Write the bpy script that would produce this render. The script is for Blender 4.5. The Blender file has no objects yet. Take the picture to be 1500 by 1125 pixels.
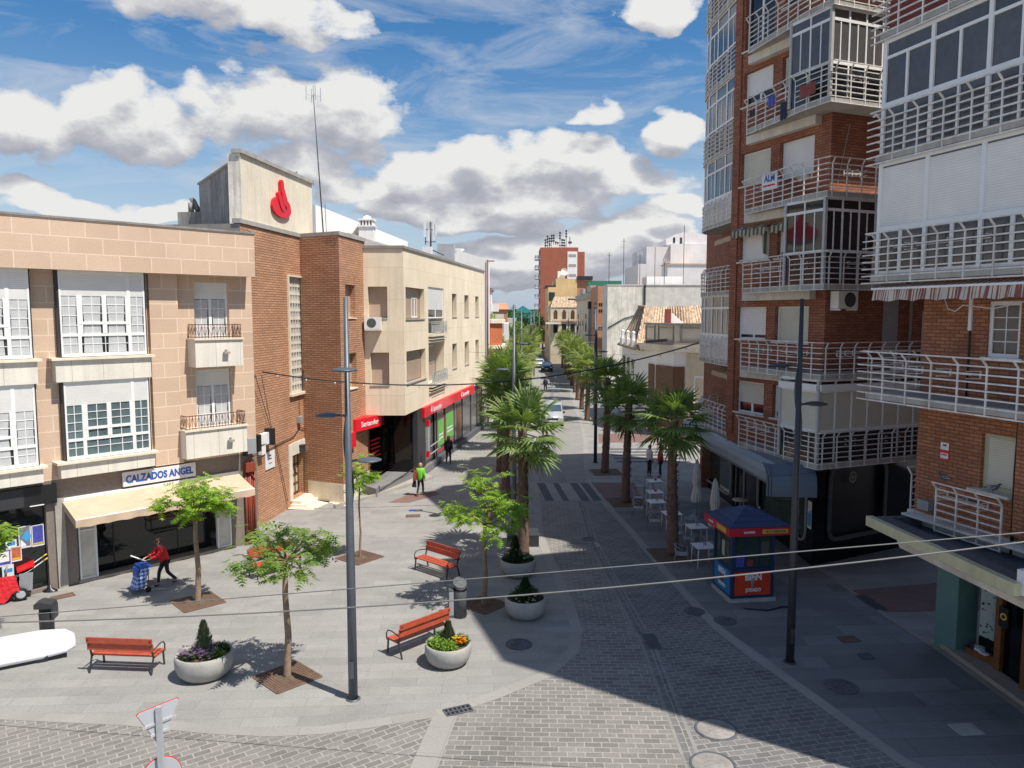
import bpy, bmesh, math, random
from mathutils import Vector, Matrix, Quaternion
from math import sin, cos, pi, radians, atan2, sqrt, hypot
S = bpy.context.scene
# ---------------------------------------------------------------- camera
cam_d = bpy.data.cameras.new('camera'); cam = bpy.data.objects.new('camera', cam_d); S.collection.objects.link(cam)
cam_d.sensor_width = 36.0; cam_d.lens = 36.0 * 1127.0 / 1500.0
cam_d.clip_start = 0.1; cam_d.clip_end = 3000
PITCH = math.atan(102.5 / 1127.0)
cam.location = (0, 0, 9.0); cam.rotation_euler = (pi / 2 - PITCH, 0, 0)
S.camera = cam
S.view_settings.view_transform = 'Standard'; S.view_settings.look = 'None'
S.view_settings.gamma = 1.0; S.view_settings.exposure = 0.33
# ---------------------------------------------------------------- sun
ELEV = radians(61.0); SH = Vector((-0.825, 0.565, 0)).normalized()      # horizontal direction the shadows fall
sun_d = bpy.data.lights.new('sun', 'SUN'); sun_d.energy = 4.9; sun_d.angle = radians(0.5); sun_d.color = (1.0, 0.945, 0.86)
sun = bpy.data.objects.new('sun', sun_d); S.collection.objects.link(sun)
trav = Vector((SH.x * cos(ELEV), SH.y * cos(ELEV), -sin(ELEV)))
sun.rotation_euler = trav.to_track_quat('-Z', 'Y').to_euler(); sun.location = (20, -20, 60)
SUNROT = atan2(-SH.x, -SH.y)
# ---------------------------------------------------------------- world: nishita sky with a field of cumulus
W = bpy.data.worlds.new('World'); S.world = W; W.use_nodes = True
def build_world():
    nt = W.node_tree; nt.nodes.clear(); N = nt.nodes; L = nt.links
    out = N.new('ShaderNodeOutputWorld'); bg = N.new('ShaderNodeBackground'); L.new(bg.outputs[0], out.inputs[0])
    sky = N.new('ShaderNodeTexSky'); sky.sky_type = 'NISHITA'; sky.sun_disc = False
    sky.sun_elevation = ELEV; sky.sun_rotation = SUNROT; sky.air_density = 1.0; sky.dust_density = 0.6; sky.ozone_density = 1.6
    bg.inputs['Strength'].default_value = 0.075
    W.cycles.sampling_method = 'MANUAL'; W.cycles.sample_map_resolution = 256
    # density group
    g = bpy.data.node_groups.new('cloud_density', 'ShaderNodeTree')
    g.interface.new_socket('dir', in_out='INPUT', socket_type='NodeSocketVector')
    g.interface.new_socket('density', in_out='OUTPUT', socket_type='NodeSocketFloat')
    gi = g.nodes.new('NodeGroupInput'); go = g.nodes.new('NodeGroupOutput')
    def m(op, a, b=None, c=None, clamp=False):
        n = g.nodes.new('ShaderNodeMath'); n.operation = op; n.use_clamp = clamp
        for i, v in enumerate((a, b, c)):
            if v is None: continue
            if isinstance(v, (int, float)): n.inputs[i].default_value = v
            else: g.links.new(v, n.inputs[i])
        return n.outputs[0]
    sep = g.nodes.new('ShaderNodeSeparateXYZ'); g.links.new(gi.outputs[0], sep.inputs[0])
    x, y, z = sep.outputs
    az = m('ARCTAN2', x, y); el = m('ARCSINE', z)
    cmb = g.nodes.new('ShaderNodeCombineXYZ'); g.links.new(az, cmb.inputs[0])
    els = m('MULTIPLY', el, 1.7); g.links.new(els, cmb.inputs[1])
    def noise(scale, detail, rough=0.55, dist=0.0):
        n = g.nodes.new('ShaderNodeTexNoise'); n.noise_dimensions = '3D'
        n.inputs['Scale'].default_value = scale; n.inputs['Detail'].default_value = detail
        n.inputs['Roughness'].default_value = rough; n.inputs['Distortion'].default_value = dist
        g.links.new(cmb.outputs[0], n.inputs['Vector']); return n
    warp = noise(7.0, 3.0)
    wv = g.nodes.new('ShaderNodeVectorMath'); wv.operation = 'MULTIPLY_ADD'
    g.links.new(warp.outputs['Color'], wv.inputs[0]); wv.inputs[1].default_value = (0.16, 0.09, 0); wv.inputs[2].default_value = (-0.08, -0.045, 0)
    ws = g.nodes.new('ShaderNodeSeparateXYZ'); g.links.new(wv.outputs[0], ws.inputs[0])
    azw = m('ADD', az, ws.outputs[0]); elw = m('ADD', el, ws.outputs[1])
    blobs = [(300, 5, 150, 60), (430, 45, 115, 38), (40, 195, 80, 58), (180, 190, 90, 58), (255, 205, 60, 50), (400, 170, 110, 70), (520, 185, 95, 75), (450, 250, 90, 40),
             (540, 285, 70, 36), (620, 270, 80, 48), (700, 262, 80, 50), (820, 245, 95, 52), (760, 300, 100, 42), (930, 265, 85, 36), (720, 335, 90, 24),
             (925, 345, 75, 34), (860, 370, 90, 26), (600, 320, 80, 30), (120, 305, 120, 22), (30, 285, 50, 20), (250, 320, 60, 14), (875, 170, 34, 20), (985, 195, 40, 42), (955, 30, 60, 34),
             (790, 385, 120, 24), (740, 410, 90, 14), (980, 300, 60, 22), (1300, 140, 120, 60), (1500, 60, 150, 60), (-120, 120, 130, 50), (-300, 230, 160, 60), (1750, 240, 160, 50)]
    acc = None
    for (px, py, rx, ry) in blobs:
        a0 = math.atan((px - 750) / 1127.0); e0 = math.atan((460 - py) / 1127.0 * cos(a0))
        ra = 1.02 * rx / 1127.0 * cos(a0) ** 2; re = 1.0 * ry / 1127.0 * cos(a0)
        da = m('MULTIPLY', m('SUBTRACT', azw, a0), 1 / ra)
        de = m('MULTIPLY', m('SUBTRACT', elw, e0), 1 / re)
        de2 = m('MULTIPLY', m('MULTIPLY', de, de), m('ADD', 1.0, m('MULTIPLY', m('LESS_THAN', de, 0.0), 1.2)))
        b = m('SUBTRACT', 1.0, m('MULTIPLY_ADD', da, da, de2))
        acc = b if acc is None else m('SMOOTH_MAX', acc, b, 0.25)
    acc = m('MAXIMUM', acc, -0.95)
    n1 = noise(12.0, 10.0, 0.66); n2 = noise(3.1, 4.0, 0.5)
    vor = g.nodes.new('ShaderNodeTexVoronoi'); vor.feature = 'SMOOTH_F1'; vor.inputs['Scale'].default_value = 24.0; vor.inputs['Smoothness'].default_value = 0.5
    g.links.new(cmb.outputs[0], vor.inputs['Vector'])
    d = m('MULTIPLY_ADD', m('SUBTRACT', n1.outputs[0], 0.5), 2.5, m('MULTIPLY', acc, 1.0))
    d = m('ADD', d, m('MULTIPLY', m('SUBTRACT', 0.42, vor.outputs['Distance']), 0.8))
    # scattered cloud elsewhere and a bank low on the horizon
    low = m('MINIMUM', m('MULTIPLY', m('SUBTRACT', 0.17, el), 9.0), 0.95)
    d = m('ADD', d, m('MAXIMUM', low, 0.0))
    behind = m('MULTIPLY', m('LESS_THAN', y, 0.25), m('MULTIPLY', m('SUBTRACT', n2.outputs[0], 0.52), 9.0))
    d = m('ADD', d, behind)
    g.links.new(d, go.inputs[0])
    def M(op, a, b=None, c=None, clamp=False):
        n = N.new('ShaderNodeMath'); n.operation = op; n.use_clamp = clamp
        for i, v in enumerate((a, b, c)):
            if v is None: continue
            if isinstance(v, (int, float)): n.inputs[i].default_value = v
            else: L.new(v, n.inputs[i])
        return n.outputs[0]
    tc = N.new('ShaderNodeTexCoord')
    def dens(off):
        a = N.new('ShaderNodeVectorMath'); a.operation = 'ADD'; L.new(tc.outputs['Generated'], a.inputs[0]); a.inputs[1].default_value = off
        b = N.new('ShaderNodeVectorMath'); b.operation = 'NORMALIZE'; L.new(a.outputs[0], b.inputs[0])
        k = N.new('ShaderNodeGroup'); k.node_tree = g; L.new(b.outputs[0], k.inputs[0]); return k.outputs[0]
    d0 = dens((0, 0, 0)); d1 = dens((0.012, -0.01, 0.034))
    alpha = M('MULTIPLY', M('ADD', d0, 0.10), 2.1, clamp=True)
    alpha = M('MULTIPLY', alpha, M('SUBTRACT', 1.6, M('MULTIPLY', alpha, 0.6)))
    # wispy high cloud
    mp = N.new('ShaderNodeMapping'); L.new(tc.outputs['Generated'], mp.inputs[0]); mp.inputs['Rotation'].default_value = (0.3, 0.5, 0.6); mp.inputs['Scale'].default_value = (2.0, 2.0, 9.0)
    cn = N.new('ShaderNodeTexNoise'); cn.inputs['Scale'].default_value = 2.6; cn.inputs['Detail'].default_value = 8; cn.inputs['Roughness'].default_value = 0.62; cn.inputs['Distortion'].default_value = 0.7
    L.new(mp.outputs[0], cn.inputs['Vector'])
    cir = M('MULTIPLY', M('SUBTRACT', cn.outputs[0], 0.46), 2.6, clamp=True)
    cir = M('MULTIPLY', cir, 0.9)
    shade = M('MULTIPLY_ADD', M('SUBTRACT', d0, d1), 0.80, M('MULTIPLY_ADD', d0, -0.22, 0.66), clamp=True)
    cr = N.new('ShaderNodeValToRGB'); L.new(shade, cr.inputs[0])
    e = cr.color_ramp.elements; e[0].position = 0.0; e[0].color = (4.0, 4.2, 4.8, 1); e[1].position = 1.0; e[1].color = (8.8, 8.8, 8.7, 1)
    k = cr.color_ramp.elements.new(0.45); k.color = (5.2, 5.35, 5.9, 1)
    k = cr.color_ramp.elements.new(0.72); k.color = (7.0, 7.05, 7.2, 1)
    hsv = N.new('ShaderNodeHueSaturation'); hsv.inputs['Saturation'].default_value = 1.32; hsv.inputs['Value'].default_value = 1.30; L.new(sky.outputs[0], hsv.inputs['Color'])
    sz = N.new('ShaderNodeSeparateXYZ'); L.new(tc.outputs['Generated'], sz.inputs[0])
    L.new(M('MULTIPLY_ADD', M('MULTIPLY', sz.outputs[2], 3.2, clamp=True), 0.52, 0.85), hsv.inputs['Saturation'])
    hz = M('SUBTRACT', 1.0, M('MULTIPLY', sz.outputs[2], 5.0, clamp=True), clamp=True)
    mh = N.new('ShaderNodeMixRGB'); L.new(M('MULTIPLY', hz, 0.85), mh.inputs[0]); L.new(hsv.outputs[0], mh.inputs[1]); mh.inputs[2].default_value = (4.6, 5.6, 7.2, 1)
    m1 = N.new('ShaderNodeMixRGB'); L.new(cir, m1.inputs[0]); L.new(mh.outputs[0], m1.inputs[1]); m1.inputs[2].default_value = (7.0, 7.3, 7.8, 1)
    m2 = N.new('ShaderNodeMixRGB'); L.new(alpha, m2.inputs[0]); L.new(m1.outputs[0], m2.inputs[1]); L.new(cr.outputs[0], m2.inputs[2])
    L.new(m2.outputs[0], bg.inputs['Color'])
build_world()
# ---------------------------------------------------------------- helpers
RND = random.Random(7)
H = 9.0
def ray(x, y):
    a = (x - 750) / 1127.0; b = -(y - 562.5) / 1127.0; c, s = cos(PITCH), sin(PITCH)
    return (a, c + b * s, -s + b * c)
def G(x, y, z=0.0):                       # where the line of sight through a photo pixel meets height z
    d = ray(x, y); t = (z - H) / d[2]; return (d[0] * t, d[1] * t)
def AY(x, y, Y):
    d = ray(x, y); t = Y / d[1]; return (d[0] * t, Y, H + d[2] * t)
def unit(a, b):
    l = hypot(a, b); return (a / l, b / l)
class MB:
    """collects faces; sy mirrors local y so that positive v is outward on either side of the street"""
    def __init__(s, sy=1): s.v = []; s.f = []; s.m = []; s.uv = []; s.sy = sy; s.cur = 0; s.sm = []; s.smooth = False; s.rot = 0.0
    def face(s, pts, uv=None):
        i = len(s.v); pts = [Vector((p[0], p[1] * s.sy, p[2])) for p in pts]
        if s.sy < 0: pts.reverse()
        if uv is None:
            n = Vector((0, 0, 0))
            for k in range(len(pts)):
                a, b = pts[k], pts[(k + 1) % len(pts)]; n += Vector(((a.y - b.y) * (a.z + b.z), (a.z - b.z) * (a.x + b.x), (a.x - b.x) * (a.y + b.y)))
            if n.length > 0: n.normalize()
            if abs(n.z) > 0.75:
                c, q = cos(s.rot), sin(s.rot); uv = [(p.x * c + p.y * q, -p.x * q + p.y * c) for p in pts]
            else:
                t = Vector((-n.y, n.x, 0))
                if t.length > 0: t.normalize()
                uv = [(p.dot(t), p.z) for p in pts]
        elif s.sy < 0: uv = list(reversed(uv))
        s.v += pts; s.f.append(tuple(range(i, i + len(pts)))); s.m.append(s.cur); s.uv.append(uv); s.sm.append(s.smooth)
    def quad(s, a, b, c, d): s.face((a, b, c, d))
    def box(s, x0, x1, y0, y1, z0, z1, skip=''):
        if x0 > x1: x0, x1 = x1, x0
        if y0 > y1: y0, y1 = y1, y0
        if z0 > z1: z0, z1 = z1, z0
        A = (x0, y0, z0); B = (x1, y0, z0); C = (x1, y1, z0); D = (x0, y1, z0); E = (x0, y0, z1); F = (x1, y0, z1); Gg = (x1, y1, z1); Hh = (x0, y1, z1)
        if 'b' not in skip: s.quad(A, D, C, B)
        if 't' not in skip: s.quad(E, F, Gg, Hh)
        if 'f' not in skip: s.quad(A, B, F, E)
        if 'k' not in skip: s.quad(C, D, Hh, Gg)
        if 'l' not in skip: s.quad(D, A, E, Hh)
        if 'r' not in skip: s.quad(B, C, Gg, F)
    def bar(s, p, q, w, h=None, up=(0, 0, 1)):
        p, q = Vector(p), Vector(q); h = h or w; d = (q - p)
        if d.length < 1e-6: return
        d.normalize(); u = Vector(up)
        if abs(d.dot(u)) > 0.98: u = Vector((1, 0, 0))
        r = d.cross(u).normalized() * (w / 2); t = r.cross(d).normalized() * (h / 2)
        a = [p - r - t, p + r - t, p + r + t, p - r + t]; b = [x + (q - p) for x in a]
        s.quad(a[3], a[2], a[1], a[0]); s.quad(*b)
        for i in range(4): s.quad(a[i], a[(i + 1) % 4], b[(i + 1) % 4], b[i])
    def tube(s, pts, r, n=8, cap=True):
        pts = [Vector(p) for p in pts]; rs = r if isinstance(r, (list, tuple)) else [r] * len(pts); rings = []
        prev = None
        for i, p in enumerate(pts):
            d = (pts[min(i + 1, len(pts) - 1)] - pts[max(i - 1, 0)]).normalized()
            if prev is None:
                u = Vector((0, 0, 1)) if abs(d.z) < 0.9 else Vector((1, 0, 0)); a = d.cross(u).normalized()
            else:
                a = (prev - d * prev.dot(d)).normalized()
            prev = a; b = d.cross(a)
            rings.append([p + (a * cos(2 * pi * k / n) + b * sin(2 * pi * k / n)) * rs[i] for k in range(n)])
        so = s.smooth; s.smooth = n > 5
        for i in range(len(rings) - 1):
            for k in range(n): s.quad(rings[i][k], rings[i][(k + 1) % n], rings[i + 1][(k + 1) % n], rings[i + 1][k])
        s.smooth = False
        if cap: s.face(list(reversed(rings[0]))); s.face(rings[-1])
        s.smooth = so
    def lathe(s, prof, n=24, c=(0, 0, 0), sx=1.0, syy=1.0, smooth=True):
        so = s.smooth; s.smooth = smooth
        for i in range(len(prof) - 1):
            (r0, z0), (r1, z1) = prof[i], prof[i + 1]
            for k in range(n):
                a, b = 2 * pi * k / n, 2 * pi * (k + 1) / n
                P = lambda r, z, t: (c[0] + r * cos(t) * sx, c[1] + r * sin(t) * syy, c[2] + z)
                if r0 < 1e-6 and r1 < 1e-6: continue
                if r0 < 1e-6: s.face((P(0, z0, a), P(r1, z1, b), P(r1, z1, a)))
                elif r1 < 1e-6: s.face((P(r0, z0, a), P(r0, z0, b), P(0, z1, a)))
                else: s.quad(P(r0, z0, a), P(r0, z0, b), P(r1, z1, b), P(r1, z1, a))
        s.smooth = so
    def prism(s, poly, z0, z1, top=True, bottom=False):
        n = len(poly)
        if top: s.face([(p[0], p[1], z1) for p in poly])
        if bottom: s.face([(p[0], p[1], z0) for p in reversed(poly)])
        for i in range(n):
            a, b = poly[i], poly[(i + 1) % n]; s.quad((a[0], a[1], z0), (b[0], b[1], z0), (b[0], b[1], z1), (a[0], a[1], z1))
    def extr(s, poly, y0, y1):            # polygon in (x,z) extruded along y
        s.face([(p[0], y0, p[1]) for p in poly]); s.face([(p[0], y1, p[1]) for p in reversed(poly)])
        for i in range(len(poly)):
            a, b = poly[i], poly[(i + 1) % len(poly)]; s.quad((a[0], y0, a[1]), (a[0], y1, a[1]), (b[0], y1, b[1]), (b[0], y0, b[1]))
    def wall(s, u0, u1, z0, z1, holes=(), v=0.0, depth=0.18, ax='x', at=0.0):
        """wall face with real openings and reveals; ax 'x': runs along x at y=v"""
        P = (lambda u, d, z: (u, v - d, z)) if ax == 'x' else (lambda u, d, z: (v - d, u, z))
        us = sorted(set([u0, u1] + [max(u0, min(u1, h[k])) for h in holes for k in (0, 1)])); zs = sorted(set([z0, z1] + [max(z0, min(z1, h[k])) for h in holes for k in (2, 3)]))
        for i in range(len(us) - 1):
            for j in range(len(zs) - 1):
                cu, cz = (us[i] + us[i + 1]) / 2, (zs[j] + zs[j + 1]) / 2
                if any(h[0] < cu < h[1] and h[2] < cz < h[3] for h in holes): continue
                s.quad(P(us[i], 0, zs[j]), P(us[i + 1], 0, zs[j]), P(us[i + 1], 0, zs[j + 1]), P(us[i], 0, zs[j + 1]))
        for h in holes:
            a, b, c, d = h[:4]; dd = h[4] if len(h) > 4 else depth
            s.quad(P(a, 0, c), P(a, dd, c), P(a, dd, d), P(a, 0, d)); s.quad(P(b, 0, c), P(b, 0, d), P(b, dd, d), P(b, dd, c))
            s.quad(P(a, 0, d), P(a, dd, d), P(b, dd, d), P(b, 0, d)); s.quad(P(a, 0, c), P(b, 0, c), P(b, dd, c), P(a, dd, c))
    def build(s, name, mat, parent=None, loc=None, fix=False):
        me = bpy.data.meshes.new(name); me.from_pydata([tuple(v) for v in s.v], [], s.f)
        for mm in (mat if isinstance(mat, (list, tuple)) else [mat]): me.materials.append(mm)
        ul = me.uv_layers.new(name='UVMap'); k = 0; flat = []
        for uv in s.uv:
            for q in uv: flat += [q[0], q[1]]
        ul.data.foreach_set('uv', flat)
        me.polygons.foreach_set('material_index', s.m); me.polygons.foreach_set('use_smooth', s.sm)
        if True in s.sm or fix:
            bm = bmesh.new(); bm.from_mesh(me); bmesh.ops.remove_doubles(bm, verts=bm.verts, dist=0.0004)
            if fix: bmesh.ops.recalc_face_normals(bm, faces=bm.faces)
            bm.to_mesh(me); bm.free()
        me.update()
        o = bpy.data.objects.new(name, me); S.collection.objects.link(o)
        if parent is not None: o.parent = parent
        if loc is not None: o.location = loc
        return o
def tag(o, label=None, cat=None, group=None, kind=None):
    if label: o['label'] = label
    if cat: o['category'] = cat
    if group: o['group'] = group
    if kind: o['kind'] = kind
    return o
def thing(name, label, cat, loc=(0, 0, 0), rz=0.0, group=None):
    o = bpy.data.objects.new(name, None); S.collection.objects.link(o); o.location = loc; o.rotation_euler = (0, 0, rz); o.empty_display_size = 0.3
    return tag(o, label, cat, group)
def frame(name, label, cat, O, D, z=0.0, group=None): return thing(name, label, cat, (O[0], O[1], z), atan2(D[1], D[0]), group)
CH = {}
def copy_tree(o, loc, rz=None, label=None, group=None, scale=None):
    kids = {}
    for q in bpy.data.objects:
        if q.parent: kids.setdefault(q.parent.name, []).append(q)
    def rec(q, par):
        c = q.copy(); S.collection.objects.link(c); c.parent = par
        for k in kids.get(q.name, []): rec(k, c)
        return c
    c = rec(o, None); c.location = loc
    if rz is not None: c.rotation_euler = (c.rotation_euler[0], c.rotation_euler[1], rz)
    if label: c['label'] = label
    if group: c['group'] = group
    if scale: c.scale = (scale, scale, scale) if isinstance(scale, (int, float)) else scale
    return c
def text_mb(txt, h, bold=0.0):
    cu = bpy.data.curves.new('t', 'FONT'); cu.body = txt; cu.size = h; cu.extrude = 0.006; cu.offset = bold; cu.resolution_u = 3
    cu.align_x = 'CENTER'; cu.align_y = 'CENTER'; o = bpy.data.objects.new('t', cu); S.collection.objects.link(o)
    dg = bpy.context.evaluated_depsgraph_get(); me = bpy.data.meshes.new_from_object(o.evaluated_get(dg)); bpy.data.objects.remove(o); return me
def text(name, txt, h, mat, parent, loc, out, bold=0.0, width=None, up=(0, 0, 1), height=None):
    """lettering whose face looks along `out` (parent space), centred at loc"""
    me = text_mb(txt, h, bold); me.materials.clear(); me.materials.append(mat)
    xs = [v.co.x for v in me.vertices]; ys = [v.co.y for v in me.vertices]
    cx, cy = (max(xs) + min(xs)) / 2, (max(ys) + min(ys)) / 2; w = max(xs) - min(xs); hh = max(ys) - min(ys)
    sx = (width / w) if width else 1; sy = (height / hh) if height else 1
    z = Vector(out).normalized(); y = Vector(up); x = y.cross(z).normalized(); y = z.cross(x)
    for v in me.vertices:
        p = v.co; v.co = x * ((p.x - cx) * sx) + y * ((p.y - cy) * sy) + z * p.z
    o = bpy.data.objects.new(name, me); S.collection.objects.link(o)
    if parent is not None: o.parent = parent
    o.location = loc; return o
# ---------------------------------------------------------------- materials
MT = {}
def nm(name):
    m = bpy.data.materials.new(name); m.use_nodes = True; MT[name] = m
    nt = m.node_tree; b = nt.nodes['Principled BSDF']; return m, nt, b
def lin(c):
    return tuple(((x / 12.92) if x <= 0.04045 else ((x + 0.055) / 1.055) ** 2.4) for x in c) if max(c) <= 1 else lin([x / 255.0 for x in c])
def coords(nt, kind='Object'):
    t = nt.nodes.new('ShaderNodeTexCoord'); return t.outputs[kind]
def noise(nt, vec, scale, detail=4, rough=0.55, sc=None):
    if sc:
        mp = nt.nodes.new('ShaderNodeMapping'); mp.inputs['Scale'].default_value = sc; nt.links.new(vec, mp.inputs[0]); vec = mp.outputs[0]
    n = nt.nodes.new('ShaderNodeTexNoise'); n.inputs['Scale'].default_value = scale; n.inputs['Detail'].default_value = detail; n.inputs['Roughness'].default_value = rough
    nt.links.new(vec, n.inputs['Vector']); return n.outputs['Fac']
def ramp(nt, fac, p0, c0, p1, c1):
    r = nt.nodes.new('ShaderNodeValToRGB'); nt.links.new(fac, r.inputs[0]); e = r.color_ramp.elements
    e[0].position = p0; e[0].color = (c0, c0, c0, 1) if isinstance(c0, float) else (*c0, 1); e[1].position = p1; e[1].color = (c1, c1, c1, 1) if isinstance(c1, float) else (*c1, 1)
    return r.outputs[0]
def mul(nt, a, b, fac=1.0):
    m = nt.nodes.new('ShaderNodeMixRGB'); m.blend_type = 'MULTIPLY'; m.inputs[0].default_value = fac
    for i, v in ((1, a), (2, b)):
        if isinstance(v, tuple): m.inputs[i].default_value = (*v, 1) if len(v) == 3 else v
        else: nt.links.new(v, m.inputs[i])
    return m.outputs[0]
def mix(nt, f, a, b):
    m = nt.nodes.new('ShaderNodeMixRGB')
    for i, v in ((0, f), (1, a), (2, b)):
        if isinstance(v, tuple): m.inputs[i].default_value = (*v, 1) if len(v) == 3 else v
        elif isinstance(v, float): m.inputs[i].default_value = v
        else: nt.links.new(v, m.inputs[i])
    return m.outputs[0]
def bumpit(nt, b, h, strength=0.3, dist=0.02):
    bm = nt.nodes.new('ShaderNodeBump'); bm.inputs['Strength'].default_value = strength; bm.inputs['Distance'].default_value = dist
    nt.links.new(h, bm.inputs['Height']); nt.links.new(bm.outputs[0], b.inputs['Normal'])
def mat(name, col, rough=0.7, var=0.12, scale=2.0, metal=0.0, bump=0.0, bscale=60, streak=0.0, spec=None, stain=None):
    m, nt, b = nm(name); v = coords(nt)
    b.inputs['Roughness'].default_value = rough; b.inputs['Metallic'].default_value = metal
    if spec is not None: b.inputs['Specular IOR Level'].default_value = spec
    c = tuple(col)
    if var > 0:
        f = ramp(nt, noise(nt, v, scale, 6), 0.3, 1.0 - var, 0.7, 1.0 + var); c = mul(nt, c, f)
        f2 = ramp(nt, noise(nt, v, scale * 9, 4), 0.3, 1.0 - var * 0.5, 0.7, 1.0 + var * 0.5); c = mul(nt, c, f2)
    if streak > 0:
        f = ramp(nt, noise(nt, v, 1.0, 5, 0.6, sc=(5.0, 5.0, 0.35)), 0.42, 0.0, 0.72, streak); st = stain or tuple(x * 0.45 for x in col)
        c = mix(nt, f, c, st)
    if isinstance(c, tuple): b.inputs['Base Color'].default_value = (*c, 1)
    else: nt.links.new(c, b.inputs['Base Color'])
    if bump > 0: bumpit(nt, b, noise(nt, v, bscale, 4), bump, 0.01)
    return m
def brick(name, c1, c2, mortar, bw, bh, ms=0.012, rough=0.85, var=0.25, offset=0.5, bump=0.5, squash=1.0, streak=0.0, dist=0.01, rot=0.0, warp=0.0, bias=0.0):
    m, nt, b = nm(name); uv = coords(nt, 'UV')
    if warp:
        wn = nt.nodes.new('ShaderNodeTexNoise'); wn.inputs['Scale'].default_value = 1.3; wn.inputs['Detail'].default_value = 3; nt.links.new(uv, wn.inputs['Vector'])
        va = nt.nodes.new('ShaderNodeVectorMath'); va.operation = 'MULTIPLY_ADD'; nt.links.new(wn.outputs['Color'], va.inputs[0]); va.inputs[1].default_value = (warp, warp, 0); nt.links.new(uv, va.inputs[2]); uv2 = va.outputs[0]
    else: uv2 = uv
    t = nt.nodes.new('ShaderNodeTexBrick'); t.offset = offset; nt.links.new(uv2, t.inputs['Vector'])
    t.inputs['Scale'].default_value = 1.0; t.inputs['Brick Width'].default_value = bw; t.inputs['Row Height'].default_value = bh; t.inputs['Mortar Size'].default_value = ms
    t.inputs['Mortar Smooth'].default_value = 0.25; t.inputs['Bias'].default_value = bias
    t.inputs['Color1'].default_value = (*c1, 1); t.inputs['Color2'].default_value = (*c2, 1); t.inputs['Mortar'].default_value = (*mortar, 1)
    f = ramp(nt, noise(nt, uv, 0.55, 6, 0.6), 0.3, 1 - var * 0.6, 0.7, 1 + var * 0.5); c = mul(nt, t.outputs['Color'], f)
    f = ramp(nt, noise(nt, uv, 18.0, 3, 0.6), 0.3, 1 - var * 0.5, 0.7, 1 + var * 0.5); c = mul(nt, c, f)
    if name in ('paving', 'paving_dark', 'cobble', 'cobble_dark'):
        f = ramp(nt, noise(nt, uv, 0.28, 9, 0.72), 0.52, 1.0, 0.72, 0.70); c = mul(nt, c, f)
        f = ramp(nt, noise(nt, uv, 1.7, 8, 0.8), 0.62, 0.0, 0.70, 0.42); c = mix(nt, f, c, (0.42, 0.40, 0.37))
        vo = nt.nodes.new('ShaderNodeTexVoronoi'); vo.inputs['Scale'].default_value = 2.3; nt.links.new(uv, vo.inputs['Vector']); f = ramp(nt, vo.outputs['Distance'], 0.035, 0.45, 0.05, 0.0); c = mix(nt, f, c, (0.06, 0.06, 0.06))
    if streak:
        f = ramp(nt, noise(nt, coords(nt), 1.0, 5, 0.6, sc=(4.0, 4.0, 0.3)), 0.45, 0.0, 0.75, streak); c = mix(nt, f, c, tuple(x * 0.5 for x in c1))
    nt.links.new(c, b.inputs['Base Color']); b.inputs['Roughness'].default_value = rough
    inv = nt.nodes.new('ShaderNodeMath'); inv.operation = 'SUBTRACT'; inv.inputs[0].default_value = 1.0; nt.links.new(t.outputs['Fac'], inv.inputs[1])
    add = nt.nodes.new('ShaderNodeMath'); add.operation = 'MULTIPLY_ADD'; nt.links.new(noise(nt, uv, 30.0, 3), add.inputs[0]); add.inputs[1].default_value = 0.35; nt.links.new(inv.outputs[0], add.inputs[2])
    bumpit(nt, b, add.outputs[0], bump, dist)
    return m
def slats(name, col, pitch=0.055, rough=0.5, var=0.06, dark=0.72):
    m, nt, b = nm(name); uv = coords(nt, 'UV'); sp = nt.nodes.new('ShaderNodeSeparateXYZ'); nt.links.new(uv, sp.inputs[0])
    q = nt.nodes.new('ShaderNodeMath'); q.operation = 'FRACT'; d = nt.nodes.new('ShaderNodeMath'); d.operation = 'DIVIDE'; nt.links.new(sp.outputs[1], d.inputs[0]); d.inputs[1].default_value = pitch; nt.links.new(d.outputs[0], q.inputs[0])
    f = ramp(nt, q.outputs[0], 0.0, dark, 0.22, 1.0); c = mul(nt, tuple(col), f); f2 = ramp(nt, noise(nt, coords(nt), 1.5, 5), 0.3, 1 - var, 0.7, 1 + var); c = mul(nt, c, f2)
    nt.links.new(c, b.inputs['Base Color']); b.inputs['Roughness'].default_value = rough; bumpit(nt, b, q.outputs[0], 0.6, 0.012); return m
def glass(name, col=(0.02, 0.025, 0.03), rough=0.04, spec=0.6, var=0.3):
    m = mat(name, col, rough, var, 0.7, spec=spec); return m
def stripes(name, c1, c2, pitch, frac=0.5, axis=0, rough=0.9):
    m, nt, b = nm(name); uv = coords(nt, 'UV'); sp = nt.nodes.new('ShaderNodeSeparateXYZ'); nt.links.new(uv, sp.inputs[0])
    d = nt.nodes.new('ShaderNodeMath'); d.operation = 'DIVIDE'; nt.links.new(sp.outputs[axis], d.inputs[0]); d.inputs[1].default_value = pitch
    q = nt.nodes.new('ShaderNodeMath'); q.operation = 'FRACT'; nt.links.new(d.outputs[0], q.inputs[0])
    g = nt.nodes.new('ShaderNodeMath'); g.operation = 'LESS_THAN'; nt.links.new(q.outputs[0], g.inputs[0]); g.inputs[1].default_value = frac
    c = mix(nt, g.outputs[0], c2, c1); f = ramp(nt, noise(nt, coords(nt), 3, 5), 0.3, 0.8, 0.7, 1.1); c = mul(nt, c, f)
    nt.links.new(c, b.inputs['Base Color']); b.inputs['Roughness'].default_value = rough; return m
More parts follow.
